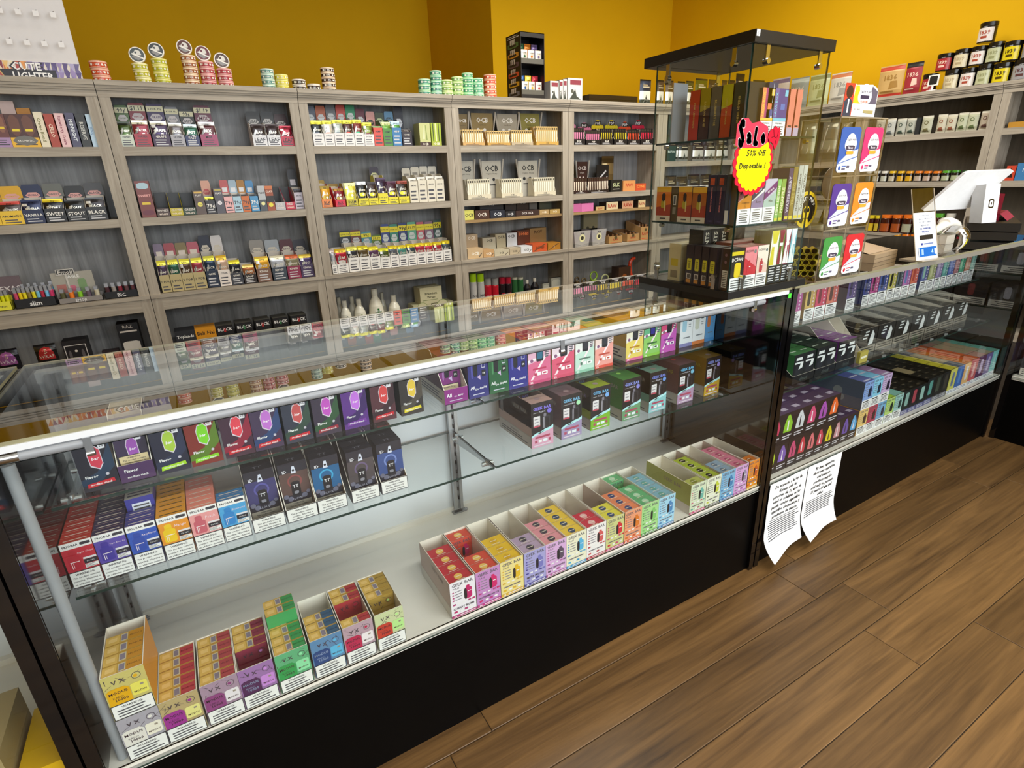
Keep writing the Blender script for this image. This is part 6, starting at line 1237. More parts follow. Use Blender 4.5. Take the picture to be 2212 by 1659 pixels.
tbox(L0, 1.28 - x - w_, Z1, .045, w_ - .0005, h_, '4a3c16', {'l': [('r', 0, 0, 1, 1, '4c3c18'), ('r', .25, .48, .75, .76, 'd4d4d0'), ('r', .35, .5, .65, .74, '55555a'), ('r', .25, .22, .75, .42, '8a8478')]}, 'narrow olive box with white code panel, tower middle shelf')
for a, ds in (((0.213, 0.028, 0.122), 'rear'), ((0.242, 0.028, 0.122), 'front')):
    x, w_, h_ = a
    tbox(L0, 1.28 - x - w_, Z1, .055, w_ - .0005, h_, '1e1a3c', {'l': [('r', 0, 0, 1, 1, '221c40'), ('r', .25, .80, .75, .94, 'c8522c'), ('t', '2500', .5, .9, .5, .06, 'e86a3a', {'b': 1}), ('t', 'WATERMELON CREAM', .5, .5, .5, .36, 'e88a8a', {'rot': -90, 'b': 1}), ('t', 'ONEE', .5, .06, .6, .05, '5a5480')]}, '%s tall navy box with orange head badge, tower middle shelf' % ds)
x, w_, h_ = 0.271, 0.014, 0.121
tbox(L0, 1.28 - x - w_ - .001, Z1, .022, w_, h_ * .98, '30405a', {'l': [('r', 0, 0, 1, 1, '2c3c5c'), ('r', .1, .02, .9, .3, 'e4e8ec')]}, 'thin blue box with white foot, tower middle shelf corner')
x, w_, h_ = 1.202, 0.019, 0.093
tbox(1.245, .971, Z1, .016, .05, .095, '5a3c24', {'f': [('r', 0, 0, 1, 1, '6a4628'), ('t', 'COCO', .5, .4, .5, .5, 'b89a78', {'rot': -90})]}, 'thin brown box beside the blue one, tower middle shelf')
for a, t1, c1, c2, bn in (((1.226, 0.050, 0.091), 'Strawberry', 'd8a888', 'd88a28', '7a1c50'), ((1.277, 0.047, 0.095), 'Berry', 'e8ece8', '8a7aa0', '2c2a50'), ((1.325, 0.048, 0.095), 'Mint', 'c0bcd0', 'a8c0b8', '6a1c70')):
    x, w_, h_ = a
    tbox(x, .971, Z1, w_ - .0008, .05, .108, '5a5450', {'f': [('r', 0, 0, 1, 1, c1), ('p', [(0, .34), (1, .34), (1, .72), (0, .5)], c2), ('p', [(0, .52), (1, .80), (1, .96), (0, .68)], bn), ('t', 'ELF BOX', .5, .74, .9, .1, 'f4f2f0', {'b': 1, 'rot': .42}), ('t', t1, .55, .5, .6, .06, '3a3030', {'sl': .3}), ('r', 0, 0, 1, .36, 'eef0f0'), ('t', 'WARNING:', .5, .32, .7, .035, '222', {'b': 1})] + lines(.16, .03, .84, .28, 5, '555', .2)}, 'banner print box in %s, tower middle shelf front' % ('tan and orange', 'white and grey violet', 'lilac and mint')[('Strawberry', 'Berry', 'Mint').index(t1)])
for a, c, t, tc, hh, ds in (((1.375, 0.015, 0.094), '8ac06a', 'MINT LEMON', 'f0e8d0', .106, 'left light green spine box'), ((1.392, 0.017, 0.093), '84a84c', 'PINEAPPLE', 'f0e8c0', .106, 'right olive green spine box'), ((1.416, 0.018, 0.116), '4c3c60', 'WATERBERRY', 'c8c0d0', .132, 'violet black spine box'), ((1.435, 0.018, 0.117), '8a7838', 'TREE FIG', 'b8a868', .134, 'ochre spine box'), ((1.456, 0.020, 0.124), 'b8bcb4', 'TROPICAL ICE CREAM', '4a4a44', .138, 'left pale grey spine box'), ((1.477, 0.017, 0.123), 'c4c8c0', 'CLASSIC CUSTARD', '5a5a50', .138, 'right pale grey spine box')):
    x, w_, h_ = a; tbox(x, .971, Z1, max(w_ - .0006, .008), .05, hh, c, {'f': [('r', 0, 0, 1, 1, c), ('r', .1, .02, .9, .08, 'd8c848'), ('t', t, .5, .5, .7, .6, tc, {'rot': 90, 'b': 1})]}, ds + ', tower middle shelf')
# upper shelf
for a, c, b, t, ds in (((0.130, 0.033, 0.100), 'b83420', None, 'PINK LEMONADE', 'red'), ((0.165, 0.032, 0.101), '3c1c12', '9a8a14', 'PASSION FRUIT', 'olive and brown'), ((0.199, 0.032, 0.099), '54504c', '5c584c', 'BLUEBERRY ICE', 'grey'), ((0.233, 0.032, 0.100), 'b84412', 'b8b01c', 'CHERRY LEMONADE', 'lime to orange'), ((0.268, 0.033, 0.097), '2c2420', '28342c', 'ENERGY DRINK', 'dark brown green')):
    x, w_, h_ = a; tbox(L0, 1.28 - x - w_, Z2, .07, w_ - .0006, .118, '1c1614', {'l': spine(c, b, t, 'c8b060')}, '%s flavour spine box on the top shelf of tower' % ds)
x, w_, h_ = 1.225, 0.046, 0.097
tbox(1.2945, .9712, Z2, .034, .06, .118, '262c50', {'f': [('r', 0, 0, 1, 1, '2a3058')] + device(.3, .08, .66, .6, '4a5490', '3a4480', '14141c') + [('r', .5, .62, .54, .98, 'c8ccd8')]}, 'midnight blue box with device print, tower top shelf')
for a, c, l2, ds in (((1.274, 0.046, 0.091), '9a2c6c', 'e8c04a', 'magenta box with yellow side letters'), ((1.321, 0.051, 0.092), '4c3c84', '7ac0d8', 'violet box with blue side letters')):
    x, w_, h_ = a; tbox(x, .9712, Z2, w_ - .0008, .055, .106, '3c1c30', {'f': [('r', 0, 0, 1, 1, c), ('r', 0, .32, .28, 1, 'e88a5a' if c[0] == '9' else '6a5a9a'), ('t', 'LAVA BOX', .14, .66, .5, .2, l2, {'rot': 90, 'b': 1}), ('r', .74, .84, .97, .97, l2), ('r', .5, .56, .82, .68, 'e87a4a' if c[0] == '9' else '5a70b8'), ('r', 0, .32, 1, .38, l2), ('r', 0, 0, 1, .31, 'f0f2f4'), ('t', 'WARNING:', .5, .27, .6, .04, '222', {'b': 1})] + lines(.12, .02, .88, .22, 4, '444', .2)}, ds + ', tower top shelf')
for a, ds in (((1.379, 0.022, 0.094), 'left'), ((1.407, 0.021, 0.095), 'right')):
    x, w_, h_ = a; tbox(x, .9712, Z2, w_, .05, .106, 'b8584c', {'f': [('r', 0, 0, 1, 1, 'd8806c'), ('r', 0, 0, 1, .18, 'b0a0b8'), ('r', .2, .2, .8, .23, '2a2024')]}, '%s salmon spine box, tower top shelf' % ds)
m = M(); m.box(0, .052, 0, .002, 0, .145, 'b4b6bc'); m.box(0, .052, .002, .004, 0, .10, '9a9ca2'); tag(put(m, 'paper_sheet', W0, 1.217, 1.205, 1.375, [PAPER], rz=0), 'grey paper sheet standing at the rear of the tower top shelf', 'paper')

# sale burst taped to the tower
def sale():
    root = empty('sale_sign', (1.240, .9505, 1.320)); root.scale = (1.16, 1, 1.13); tag(root, 'red and yellow scalloped sale burst taped to the tower', 'sign')
    def burst(r, n, amp, y, c, yy):
        m = M(); pts = []
        for i in range(n * 6):
            a = 2 * PI * i / (n * 6); q = r * (1 + amp * abs(math.sin(n * a / 2))); pts.append((q * math.cos(a), q * math.sin(a) * 1.06 - .006))
        m.face([(p[0], y, p[1]) for p in pts], c); m.face([(p[0], yy, p[1]) for p in pts][::-1], c)
        for i in range(len(pts)): j = (i + 1) % len(pts); m.face([(pts[i][0], yy, pts[i][1]), (pts[j][0], yy, pts[j][1]), (pts[j][0], y, pts[j][1]), (pts[i][0], y, pts[i][1])], c)
        return m
    burst(.0585, 19, .09, -.0004, 'd01c34', .0012).obj('red_burst', [PAPER], root)
    m = burst(.0505, 22, .09, -.0016, 'f2e800', -.0006)
    F = flat((-.07, -.0017, -.07), (.14, 0, 0), (0, 0, .14))
    paint(m, F, [('t', '50% Off', .52, .60, .52, .09, '2a2a18', {'sl': .15, 'b': 1}), ('t', 'Disposable !', .47, .42, .60, .10, '2a2a18', {'sl': .15, 'b': 1})]); m.obj('yellow_centre', [PAPER], root)
    m = M()
    F = flat((-.064, -.0022, .024), (.098, 0, 0), (0, 0, .052))
    paint(m, F, [('p', [(.0, .1), (.0, .85), (.12, 1.08), (.32, 1.1), (.45, .9), (.7, .98), (.98, .78), (1.02, .2), (.8, 0), (.4, -.02), (.12, 0)], 'd83a50')])
    for k, (ch, u, v, mw, sy, r) in enumerate((('S', .16, .55, .30, 2.1, .08), ('a', .41, .46, .23, 1.4, .001), ('L', .63, .44, .23, 1.9, -.08), ('e', .85, .44, .23, 1.5, .001))):
        for q, n_, du, dv, c in ((0, 10, .030, .055, 'f6f2f0'), (1, 8, .013, .024, '141014')):
            for a in range(n_): t_ = a * 2 * PI / n_; paint(m, F, [('t', ch, u + du * math.cos(t_), v + dv * math.sin(t_), mw, 1.2, c, {'b': 1, 'rot': r, 'sy': sy})], l0=.0004 + .0004 * q + .0000 * k)
    m.obj('sale_lettering', [PAPER], root)
    m = M(); g = [(.036, .052), (.042, .060), (.050, .062), (.056, .067), (.064, .062), (.070, .064), (.074, .052), (.072, .040), (.066, .026), (.060, .020), (.054, .030), (.048, .034), (.040, .036), (.034, .044)]
    m.face([(x, -.0032, z) for x, z in g], 'c81430'); m.face([(x, -.0012, z) for x, z in g][::-1], 'c81430')
    for (a, b), (c, d) in zip(g, g[1:] + g[:1]): m.face([(a, -.0012, b), (c, -.0012, d), (c, -.0032, d), (a, -.0032, b)], '7a0c1c')
    for (a, b), (c, d) in (((.050, .060), (.054, .046)), ((.054, .046), (.062, .042)), ((.062, .042), (.060, .030)), ((.054, .046), (.046, .044)), ((.066, .056), (.064, .044))): m.tube((a, -.0034, b), (c, -.0034, d), .0006, '5a0814', n=6)
    m.obj('red_glove', [PAPER], root)
sale()

# ---------------------------------------------------------------- goods in the second case
_c, _s = math.cos(C2A), math.sin(C2A)
CN = Frame(1.52 - (1.52 * _c - .966 * _s), .966 - (1.52 * _s + .966 * _c), C2A)
def tall_front(bg, pn, dv):
    return [('r', 0, 0, 1, 1, bg), ('p', [(0, .36), (.62, .36), (.5, 1), (0, 1)], pn), ('t', 'TC 7000', .6, .92, .7, .06, 'e8e0e8', {'b': 1}), ('p', rr(.2, .42, .5, .84, .2), dv)] + [('c', .78, .82 - i * .1, .06, 'd8c8d8') for i in range(5)] + [('r', 0, 0, 1, .34, 'f2f2f2'), ('r', .1, .27, .7, .31, '333')] + lines(.1, .03, .92, .25, 5, '55555c', .2)
SG = 'tall vape boxes on the top shelf of the second case'
TL = (((1.812, 0.071, 0.101), 'a8488c', 'c870a8', '6a2050', 'orchid'), ((1.902, 0.062, 0.106), 'b8944c', 'd0b060', '3a2c1c', 'gold'), ((1.967, 0.066, 0.106), 'b82850', 'c83a60', '6a1028', 'crimson'), ((2.038, 0.070, 0.105), 'b85048', 'd07058', '4a1c18', 'rust red'), ((2.173, 0.061, 0.103), '4a3470', '5c4488', '2a1c48', 'deep purple'),
    ((2.287, 0.047, 0.101), '2a3470', '3a4488', '1c2450', 'navy'), ((2.337, 0.059, 0.106), '9a2c70', 'b04488', '4a1038', 'magenta'), ((2.399, 0.067, 0.105), '30407c', '44589a', '1c2850', 'slate blue'), ((2.470, 0.062, 0.105), 'a8a04c', 'b8b060', '1c1c14', 'olive yellow'), ((2.536, 0.049, 0.102), '4a545c', '5a646c', '2c343a', 'dark grey'), ((2.588, 0.061, 0.107), '9a5a90', 'b070a8', '5a70a0', 'mauve'), ((2.653, 0.059, 0.108), 'b8584c', 'c86a50', 'a04038', 'brick'),
    ((2.740, 0.061, 0.109), '4c5484', '5a6498', '8ab0a0', 'denim blue'), ((2.805, 0.062, 0.108), '8a9060', '9aa070', 'b8b890', 'moss'), ((2.872, 0.055, 0.109), '7a6c94', '8a7ca4', 'a89ab8', 'lilac'), ((2.931, 0.052, 0.107), '4c8480', '5c9490', '7ab0a8', 'teal'), ((2.988, 0.054, 0.108), '44589a', '5468a8', '7a8ac0', 'mid blue'), ((3.046, 0.045, 0.108), '945c64', 'a46c74', 'b88a8c', 'dusty rose'), ((3.096, 0.051, 0.112), '3c9070', '4aa080', '8ac0a0', 'jade'), ((3.152, 0.052, 0.113), 'b07058', 'c08068', 'c8a090', 'terracotta'), ((3.209, 0.048, 0.114), '6a9a90', '7aaaa0', '9ac0b8', 'pale teal'))
for i, (a, c, pn, dv, ds) in enumerate(TL):
    x, w_, h_ = a; pack(CN, x, 1.1655, .7725, w_ - .001, .16, .128, '3a1c34' if i in (4,) else c, {'f': tall_front(c, pn, dv), 'l': [('r', 0, 0, 1, 1, c if i != 4 else '3c1834'), ('r', 0, 0, 1, .06, '3a3038')]}, '%s tall vape box, %s from left in the second case' % (ds, ordn(i)), SG, name='tall_vape_box')
pack(CN, 1.997 + .075, 1.20, .7725, .10, .12, .13, '3c1a38', {'f': [('r', 0, 0, 1, 1, '3c1a38'), ('r', .1, .5, .8, .7, '4c2c50')], 'l': [('r', 0, 0, 1, 1, '3c1834')]}, 'wide plum carton behind the deep purple box in the second case', SG, name='vape_carton', cat='carton') if False else None
# middle shelf of the second case
MG = 'dark vape packs on the middle shelf of the second case'
def black_front(): return [('r', 0, 0, 1, 1, '17181c'), ('p', rr(.2, .02, .7, .55, .2), '24262c'), ('r', .2, .78, .75, .88, 'dfe4e4'), ('r', .1, .66, .7, .72, 'dfe4e4'), ('p', [(.5, .45), (.85, .5), (.9, .7), (.7, .72)], 'dfe4e4')]
xs = 1.745
for ci, (n, tc, ds) in enumerate(((2, '3c7a44', 'bright green'), (2, '26382f', 'dark green'), (2, '6a2a7c', 'purple'))):
    w_ = .062
    carton(CN, xs, 1.075, .5855, n * w_ + .004, .27, .115, '14161a', {'f': [('t', 'cloud', .5, .5, .5, .5, '5a6460')]}, 'black tray holding %s topped packs, second case middle shelf' % ds, MG, lip=.26, back=1.25 if ci == 2 else 1.0, slope=True, inner='cfc9bc')
    for a in range(n):
        for b in range(4 if ci else 3):
            if ci == 0 and a == 0 and b == 1: continue
            pack(CN, xs + .0025 + a * w_, 1.079 + b * .062, .5875, w_ - .001, .060, .105, tc, {'f': black_front(), 't': [('r', .2, .42, .75, .52, 'c8d8c8')]} if b == 0 else {'t': [('r', .2, .42, .75, .52, 'b8c8b8')]}, '%s topped pack, %s column, %s row from front, second case' % (ds, ('left', 'right')[a], ordn(b)), MG, cols={'f': '17181c'})
    xs += n * w_ + .008
m = carton(CN, 2.145, 1.10, .5855, .075, .25, .13, 'c8c2b4', {}, 'empty white lined carton beside the purple packs, second case', MG, lip=.25, back=1.2, slope=True)
pack(CN, 2.15, 1.064, .5855, .055, .012, .045, 'b8a850', {'f': [('r', .15, .4, .85, .6, 'f0ead0')]}, 'small gold box standing before the empty carton', MG)
for i in range(7):
    x = 2.235 + i * .136
    carton(CN, x, 1.12, .5855, .130, .228, .105, '1c1b1a', {'f': [('r', 0, 0, 1, .28, '8a8478')] + lines(.1, .04, .9, .24, 2, '3a3834') + [('p', [(.55, .3), (.8, .35), (.85, .7), (.7, .9), (.6, .6)], 'd8dcdc'), ('r', .2, .6, .42, .66, 'd0d4d4'), ('r', .25, .72, .48, .78, 'd0d4d4'), ('r', .3, .84, .5, .9, 'd0d4d4')], 'l': [('r', 0, 0, 1, .3, '6a645a')] + lines(.1, .05, .9, .25, 2, '2a2826')}, 'black carton with white splash print, %s on middle shelf, second case' % ordn(i), MG, back=1.32, inner='d8d0c0')
    for b in range(3):
        pack(CN, x + .004, 1.126 + b * .075, .5875, .122, .070, .098, '24211e', {'t': [('r', .1, .3, .4, .4, '8a8a80'), ('r', .55, .5, .85, .6, '8a8a80')]}, 'black topped pack, %s row in the %s splash carton' % (('front', 'middle', 'back')[b], ordn(i)), MG)
# bottom shelf of the second case
BG = 'cartons on the bottom shelf of the second case'
def fig_front(cols):
    n = len(cols); o = [('r', 0, 0, 1, 1, '17121a')]
    for k, c in enumerate(cols):
        u = (k + .5) / n; q = .36 / n
        o += [('p', [(u - q, .36), (u + q * .8, .34), (u + q, .62), (u + q * .5, .82), (u + q * .2, .93), (u - q * .3, .90), (u - q * .8, .66)], c), ('p', [(u - q * .2, .40), (u + q * .15, .40), (u + q * .1, .74), (u - q * .1, .74)], 'f0e8f0' if k % 2 else '2a2030'), ('r', (k + .12) / n, .2, (k + .88) / n, .24, 'c8c4cc'), ('r', (k + .12) / n, .12, (k + .7) / n, .16, 'c8c4cc')]
        o.append(('r', (k + 1) / n - .001, 0, (k + 1) / n, 1, '0a080c'))
    return o
def purple_tops(n, m_, c='3c2c54'):
    o = [('r', 0, 0, 1, 1, c)]
    for a in range(n):
        for b in range(m_): o += [('r', (a + .3) / n, (b + .3) / m_, (a + .75) / n, (b + .62) / m_, 'a8a0b8')]
    for a in range(1, n): o.append(('r', a / n - .002, 0, a / n, 1, '14101c'))
    return o
def block(x, y, z, w_, d_, h_, cols, hole, ds):
    m = box_geo(w_, d_, h_, '1e1624', {'f': fig_front(cols), 't': purple_tops(len(cols), 5) + ([('r', hole[0], hole[1], hole[2], hole[3], 'c8bc9c')] if hole else [])})
    tag(put(m, 'figure_carton', CN, x, y, z), ds, 'carton', BG)
block(1.512, .985, .3335, .118, .27, .105, ['b8d030', '7a5ab0'], None, 'lower black carton with lime and violet figures, far left')
block(1.632, .985, .3335, .425, .27, .105, ['c84a78', 'c83a4c', 'd87078', 'c84058', 'e0d020', 'c89098', '6a50a8', '5aa8e0'], (.6, .45, .98, .75), 'long lower black carton with eight coloured figures')
block(1.512, .985, .4395, .395, .27, .108, ['c83a60', '8ac030', 'd0d4d8', 'd04a78', 'a850b0', 'e8682c'], (.02, .5, .75, .8), 'upper black carton with six coloured figures')
G2 = [(2.062, 'eac87a', 'd8902c', '4a3424', 'f0b040', 'amber'), (2.126, 'b03a58', '7a2038', '3a1c28', 'c8506a', 'crimson'), (2.190, '7ab0d8', '3c70a8', '20304c', '6aa0c8', 'sky blue'), (2.256, 'b8d878', '7aa83c', '20301c', 'a8d048', 'lime'), (2.322, 'a0ccc4', '5c9c90', '2c4440', '8ac0b4', 'pale teal')]
def g2front(bg, ac, dv): return geek_front(bg, ac, dv)[:14] + [('r', 0, 0, 1, .34, 'f4f4f4'), ('r', .12, .26, .7, .3, '333')] + lines(.12, .04, .9, .24, 4, '555', .2)
for i, (x, bg, ac, dv, tc, ds) in enumerate(G2):
    pack(CN, x, .985, .3335, .0625, .26, .105, tc, {'f': g2front(bg, ac, dv), 't': [('r', 0, .2 * k, 1, .2 * k + .01, '6a5020') for k in range(5)]}, '%s pulse carton, bottom layer of the second case' % ds, BG, name='vape_carton', cat='carton')
for i, (x, bg, ac, dv, tc, ds) in enumerate(((2.062, '8aa8e0', '3c5cb0', '1c2850', '4a5494', 'blue'), (2.126, '8accea', '3c8cc0', '1c3450', '6aa8cc', 'light blue'), (2.190, 'cab0d8', '8a5ab0', '2c2040', '8a6a94', 'mauve'))):
    pack(CN, x, .985, .4395, .0625, .26, .112, tc, {'f': g2front(bg, ac, dv), 't': [('r', .1, .2 * k + .03, .9, .2 * k + .06, 'b8b8d0') for k in range(5)], 'l': [('r', 0, 0, 1, 1, '5a6272'), ('c', .3, .8, .06, '8a8e90'), ('c', .64, .5, .07, '8a8e90'), ('c', .7, .3, .05, '8a8e90')] + device(.06, .3, .2, .82, '14141a') + [('t', 'PULSE', .6, .16, .3, .1, '3a4050', {'b': 1})]}, '%s pulse carton, top layer of the second case' % ds, BG, name='vape_carton', cat='carton')
DK2 = [(2.390, .060, '1c2422', '8ab0a8', 'black and grey green'), (2.452, .060, '1a1418', 'a84450', 'black and red'), (2.514, .064, '161c1c', '9ac0b8', 'black and mint'), (2.580, .064, '14181a', '5c9c94', 'black and teal'), (2.646, .066, '14120f', '3c4438', 'black and moss'), (2.714, .064, '12100e', '3a342c', 'plain black')]
for i, (x, w_, c, ac, ds) in enumerate(DK2):
    pack(CN, x, .986, .3335, w_, .25, .105 + .012 * (i > 2), '1a150c', {'f': [('r', 0, 0, 1, 1, c), ('p', rr(.3, .35, .75, .9, .15), ac), ('r', 0, 0, 1, .2, '5a5a8c' if i < 4 else '6a6a70')] + lines(.1, .03, .9, .17, 2, 'b8b8c0', .2), 't': [('r', .12, .12 * k + .05, .5, .12 * k + .08, '5a5040') for k in range(8)] + ([('r', .05, .3, .95, .6, '9a8a68')] if i in (0, 3) else [])}, '%s carton, bottom shelf of the second case' % ds, BG, name='vape_carton', cat='carton')
LT2 = [(2.782, .062, 'd4d068', '6a7a9a', 'd8cc40', 'yellow and blue'), (2.846, .066, '3c68b0', '5a8ad0', '2c4460', 'cobalt blue'), (2.914, .062, 'e8b878', 'e8e8e8', 'e08030', 'orange and white'), (2.978, .070, 'c85a60', 'e8b0b0', 'e06a38', 'coral red'), (3.050, .080, '5a2c58', 'c8b0d8', 'c89a8c', 'plum'), (3.132, .064, '6a5a98', 'c0b0d8', 'b0a890', 'violet'), (3.198, .060, '7ac8c8', 'b0e0e0', '6ab0a0', 'aqua')]
for i, (x, w_, c, ac, tc, ds) in enumerate(LT2):
    pack(CN, x, .986, .3335, w_, .25, .118 + .006 * (i > 2), tc, {'f': [('r', 0, 0, 1, 1, c), ('p', rr(.35, .3, .7, .86, .2), ac), ('r', 0, 0, 1, .16, 'eceff4')] + lines(.1, .02, .9, .14, 2, '6a6a80', .2), 't': [('r', 0, .2 * k, 1, .2 * k + .01, '5a4a30') for k in range(5)] + ([('r', .05, .25, .95, .8, 'b0a080')] if i in (1, 4, 5) else [])}, '%s carton toward the right end of the second case' % ds, BG, name='vape_carton', cat='carton')

# ---------------------------------------------------------------- goods in the other two cases
C3 = Frame(3.305, .972, -PI / 2)
for lv, z, dy in ((0, .3335, .03), (1, .6095, .16), (2, .7725, .21)):
    for k in range(5):
        pack(C3, .03 + k * .15, dy, z, .14, .17, .115, '1c1a22', {'f': [('r', 0, 0, 1, 1, '1c1a24'), ('p', rr(.4, .4, .6, .9, .2), ('a8a8b8', '8a3a40', '3a6a48', '5a5a90', 'b0a070')[k]), ('r', .02, .02, .98, .32, 'd8d4cc')] + lines(.08, .05, .9, .28, 3, '44444a', .3)}, 'black carton with pale foot, %s on %s of the end case' % (ordn(k), ('bottom deck', 'lower glass shelf', 'upper glass shelf')[lv]), 'black cartons in the end case', name='vape_carton', cat='carton')
for k, (x, c, ds) in enumerate(((-.415, 'e0b010', 'bright yellow'), (-.482, 'a89468', 'tan'), (-.55, 'b0a080', 'beige'))):
    pack(W0, x, .975, .3335, .060, .15, .06 if k == 0 else .12, c, {'f': [('r', 0, 0, 1, .3, 'd8d8d4'), ('t', 'VAPE', .5, .7, .6, .2, '4a3a20', {'b': 1})]}, '%s carton in the case at the lower left corner' % ds, 'cartons in the cut off case', name='vape_carton', cat='carton')
    pack(W0, x, 1.15, .6095, .060, .15, .10, ('8a7a50', 'a8a090', '6a5a4a')[k], {'f': [('r', 0, 0, 1, .3, 'd0d0cc')]}, '%s carton on the glass shelf of the cut off case' % ('olive', 'stone grey', 'brown')[k], 'cartons in the cut off case', name='vape_carton', cat='carton')

# ---------------------------------------------------------------- things standing on the second case
ZT = .980
def acrylic():
    root = empty('acrylic_display', (1.583, .955, ZT)); tag(root, 'tall clear acrylic display of flavour cards beside the tower', 'display stand')
    w, d, h = .228, .115, .44; t = .003
    def ap(x0, x1, y0, y1, z0, z1, ax, nm): pane(x0, x1, y0, y1, z0, z1, ax).obj(nm, [ACRYL, AEDGE], root)
    ap(0, w, 0, t, 0, h, 'y', 'front_sheet'); ap(0, w, d - t, d, 0, h, 'y', 'rear_sheet'); ap(0, t, t, d - t, 0, h, 'x', 'side_sheet'); ap(w - t, w, t, d - t, 0, h, 'x', 'side_sheet'); ap(w / 2, w / 2 + t, t, d - t, 0, h - .002, 'x', 'divider')
    for z in (0, .145, .29): ap(t, w - t, t, d - t, z, z + t, 'z', 'tray')
    ap(0, w, 0, d, h, h + t, 'z', 'lid')
    for j, (z, cc) in enumerate(((.012, (('3c8c3c', 'green'), ('c81c28', 'red'))), (.157, (('4c2c88', 'purple'), ('e88420', 'orange'))), (.302, (('2c58a8', 'blue'), ('d8286c', 'pink'))))):
        for i, (c, nm) in enumerate(cc):
            m = M(); W_, H_ = .092, .115; pts = rr(0, 0, 1, 1, .09)
            m.face([(u * W_, 0, v * H_) for u, v in pts], c); m.face([(u * W_, .0012, v * H_) for u, v in pts][::-1], c)
            paint(m, flat((0, 0, 0), (W_, 0, 0), (0, 0, H_)), [('p', [(.0, .06), (.08, 0), (.92, 0), (1, .06), (1, .34), (.0, .18)], 'eef0f4'), ('p', [(.02, .2), (.98, .36), (.98, .52), (.5, .44)], 'c8d0e0'), ('c', .55, .66, .26, 'f4f2f4'), ('c', .42, .62, .17, 'f4f2f4'), ('c', .68, .62, .17, 'f4f2f4'), ('p', rr(.32, .50, .78, .60, .2), '3a3048'), ('t', 'TASTY PUFF', .55, .72, .42, .07, '2a2434', {'b': 1}), ('t', 'Flavors', .55, .55, .4, .05, 'f0e8f0', {'b': 1}), ('p', rr(.36, .40, .74, .48, .2), 'e8a030'), ('c', .14, .1, .06, c), ('r', .26, .12, .46, .15, c), ('r', .26, .06, .44, .09, '55506a'), ('r', .5, .1, .64, .15, '55506a')])
            m.obj('flavour_card', [CARD], root, (.010 + i * .111, -.0016, z)); bpy.context.view_layer
    m = M(); W_, H_ = .155, .078; pts = [(0, 0), (1, 0), (1, .8), (.94, .92), (.8, 1), (.3, .96), (.28, 1.0), (0, 1)]
    m.face([(u * W_, 0, v * H_) for u, v in pts], 'f0eeec'); m.face([(u * W_, .0015, v * H_) for u, v in pts][::-1], 'e0dcd8')
    paint(m, flat((0, 0, 0), (W_, 0, 0), (0, 0, H_)), [('r', 0, 0, .27, 1, 'c03a24'), ('c', .14, .74, .1, '3a1c10'), ('p', [(.02, 0), (.24, 0), (.25, .45), (.17, .55), (.09, .55), (.02, .45)], '2c3448'), ('p', [(.12, .1), (.16, .1), (.16, .52), (.12, .52)], 'e0e4ec'), ('p', [(.27, .4), (.5, .4), (.4, .95), (.3, .95)], 'e8c01c'), ('p', [(.72, .4), (.98, .4), (.98, .8), (.8, .95)], '5a5468'), ('c', .60, .70, .16, 'f4f2f2'), ('c', .50, .62, .11, 'f4f2f2'), ('c', .70, .62, .11, 'f4f2f2'), ('t', 'TASTY PUFF', .6, .76, .3, .12, '2c2448', {'b': 1}), ('r', .47, .55, .73, .66, '2c2448'), ('t', 'FLAVORS', .6, .46, .22, .1, 'd8641c', {'b': 1}), ('t', 'VEG. BASE', .42, .22, .2, .08, '5a5a60'), ('p', [(.62, .12), (.92, .08), (.92, .2), (.62, .2)], 'a89a68')])
    m.obj('header_card', [CARD], root, (-.005, -.0016, h + .0035))
    m = M().lathe([(0, 0, '16120c'), (.050, 0, 'd8b81c'), (.050, .003, 'd8b81c'), (.041, .0032, 'd8b81c'), (.0405, .0034, '16120c'), (0, .0034, '16120c')], 32)
    F = lambda u, v, L=0.0: ((u - .5) * .08, (v - .5) * .08, .0036 + L); F.W, F.H, F.sub = .08, .08, 1
    tx = 'TASTY PUFF'
    for k, ch in enumerate(tx):
        a = PI * (.86 - .72 * k / (len(tx) - 1)); paint(m, F, [('t', ch, .5 + .40 * math.cos(a), .5 + .40 * math.sin(a), .16, .13, 'ece8dc', {'b': 1, 'rot': a - PI / 2 or .001})])
    paint(m, F, [('p', [(.34, .22), (.66, .22), (.70, .5), (.6, .62), (.4, .62), (.30, .5)], 'd8b81c'), ('c', .40, .48, .075, '16120c'), ('c', .60, .48, .075, '16120c'), ('p', [(.3, .0), (.7, .0), (.62, .2), (.38, .2)], 'd8b81c')])
    o = m.obj('round_badge', [CARD], root, (-.022, .05, .205)); o.rotation_euler = (PI / 2, 0, 0)
    m = M().lathe([(0, 0, '8a7c64'), (.046, 0, '8a7c64'), (.046, .002, '8a7c64'), (0, .002, '8a7c64')], 32); o = m.obj('kraft_disc', [CARD], root, (.17, .104, .27)); o.rotation_euler = (PI / 2, 0, 0)
acrylic()
FT = Frame(1.604, 1.052, -.85)
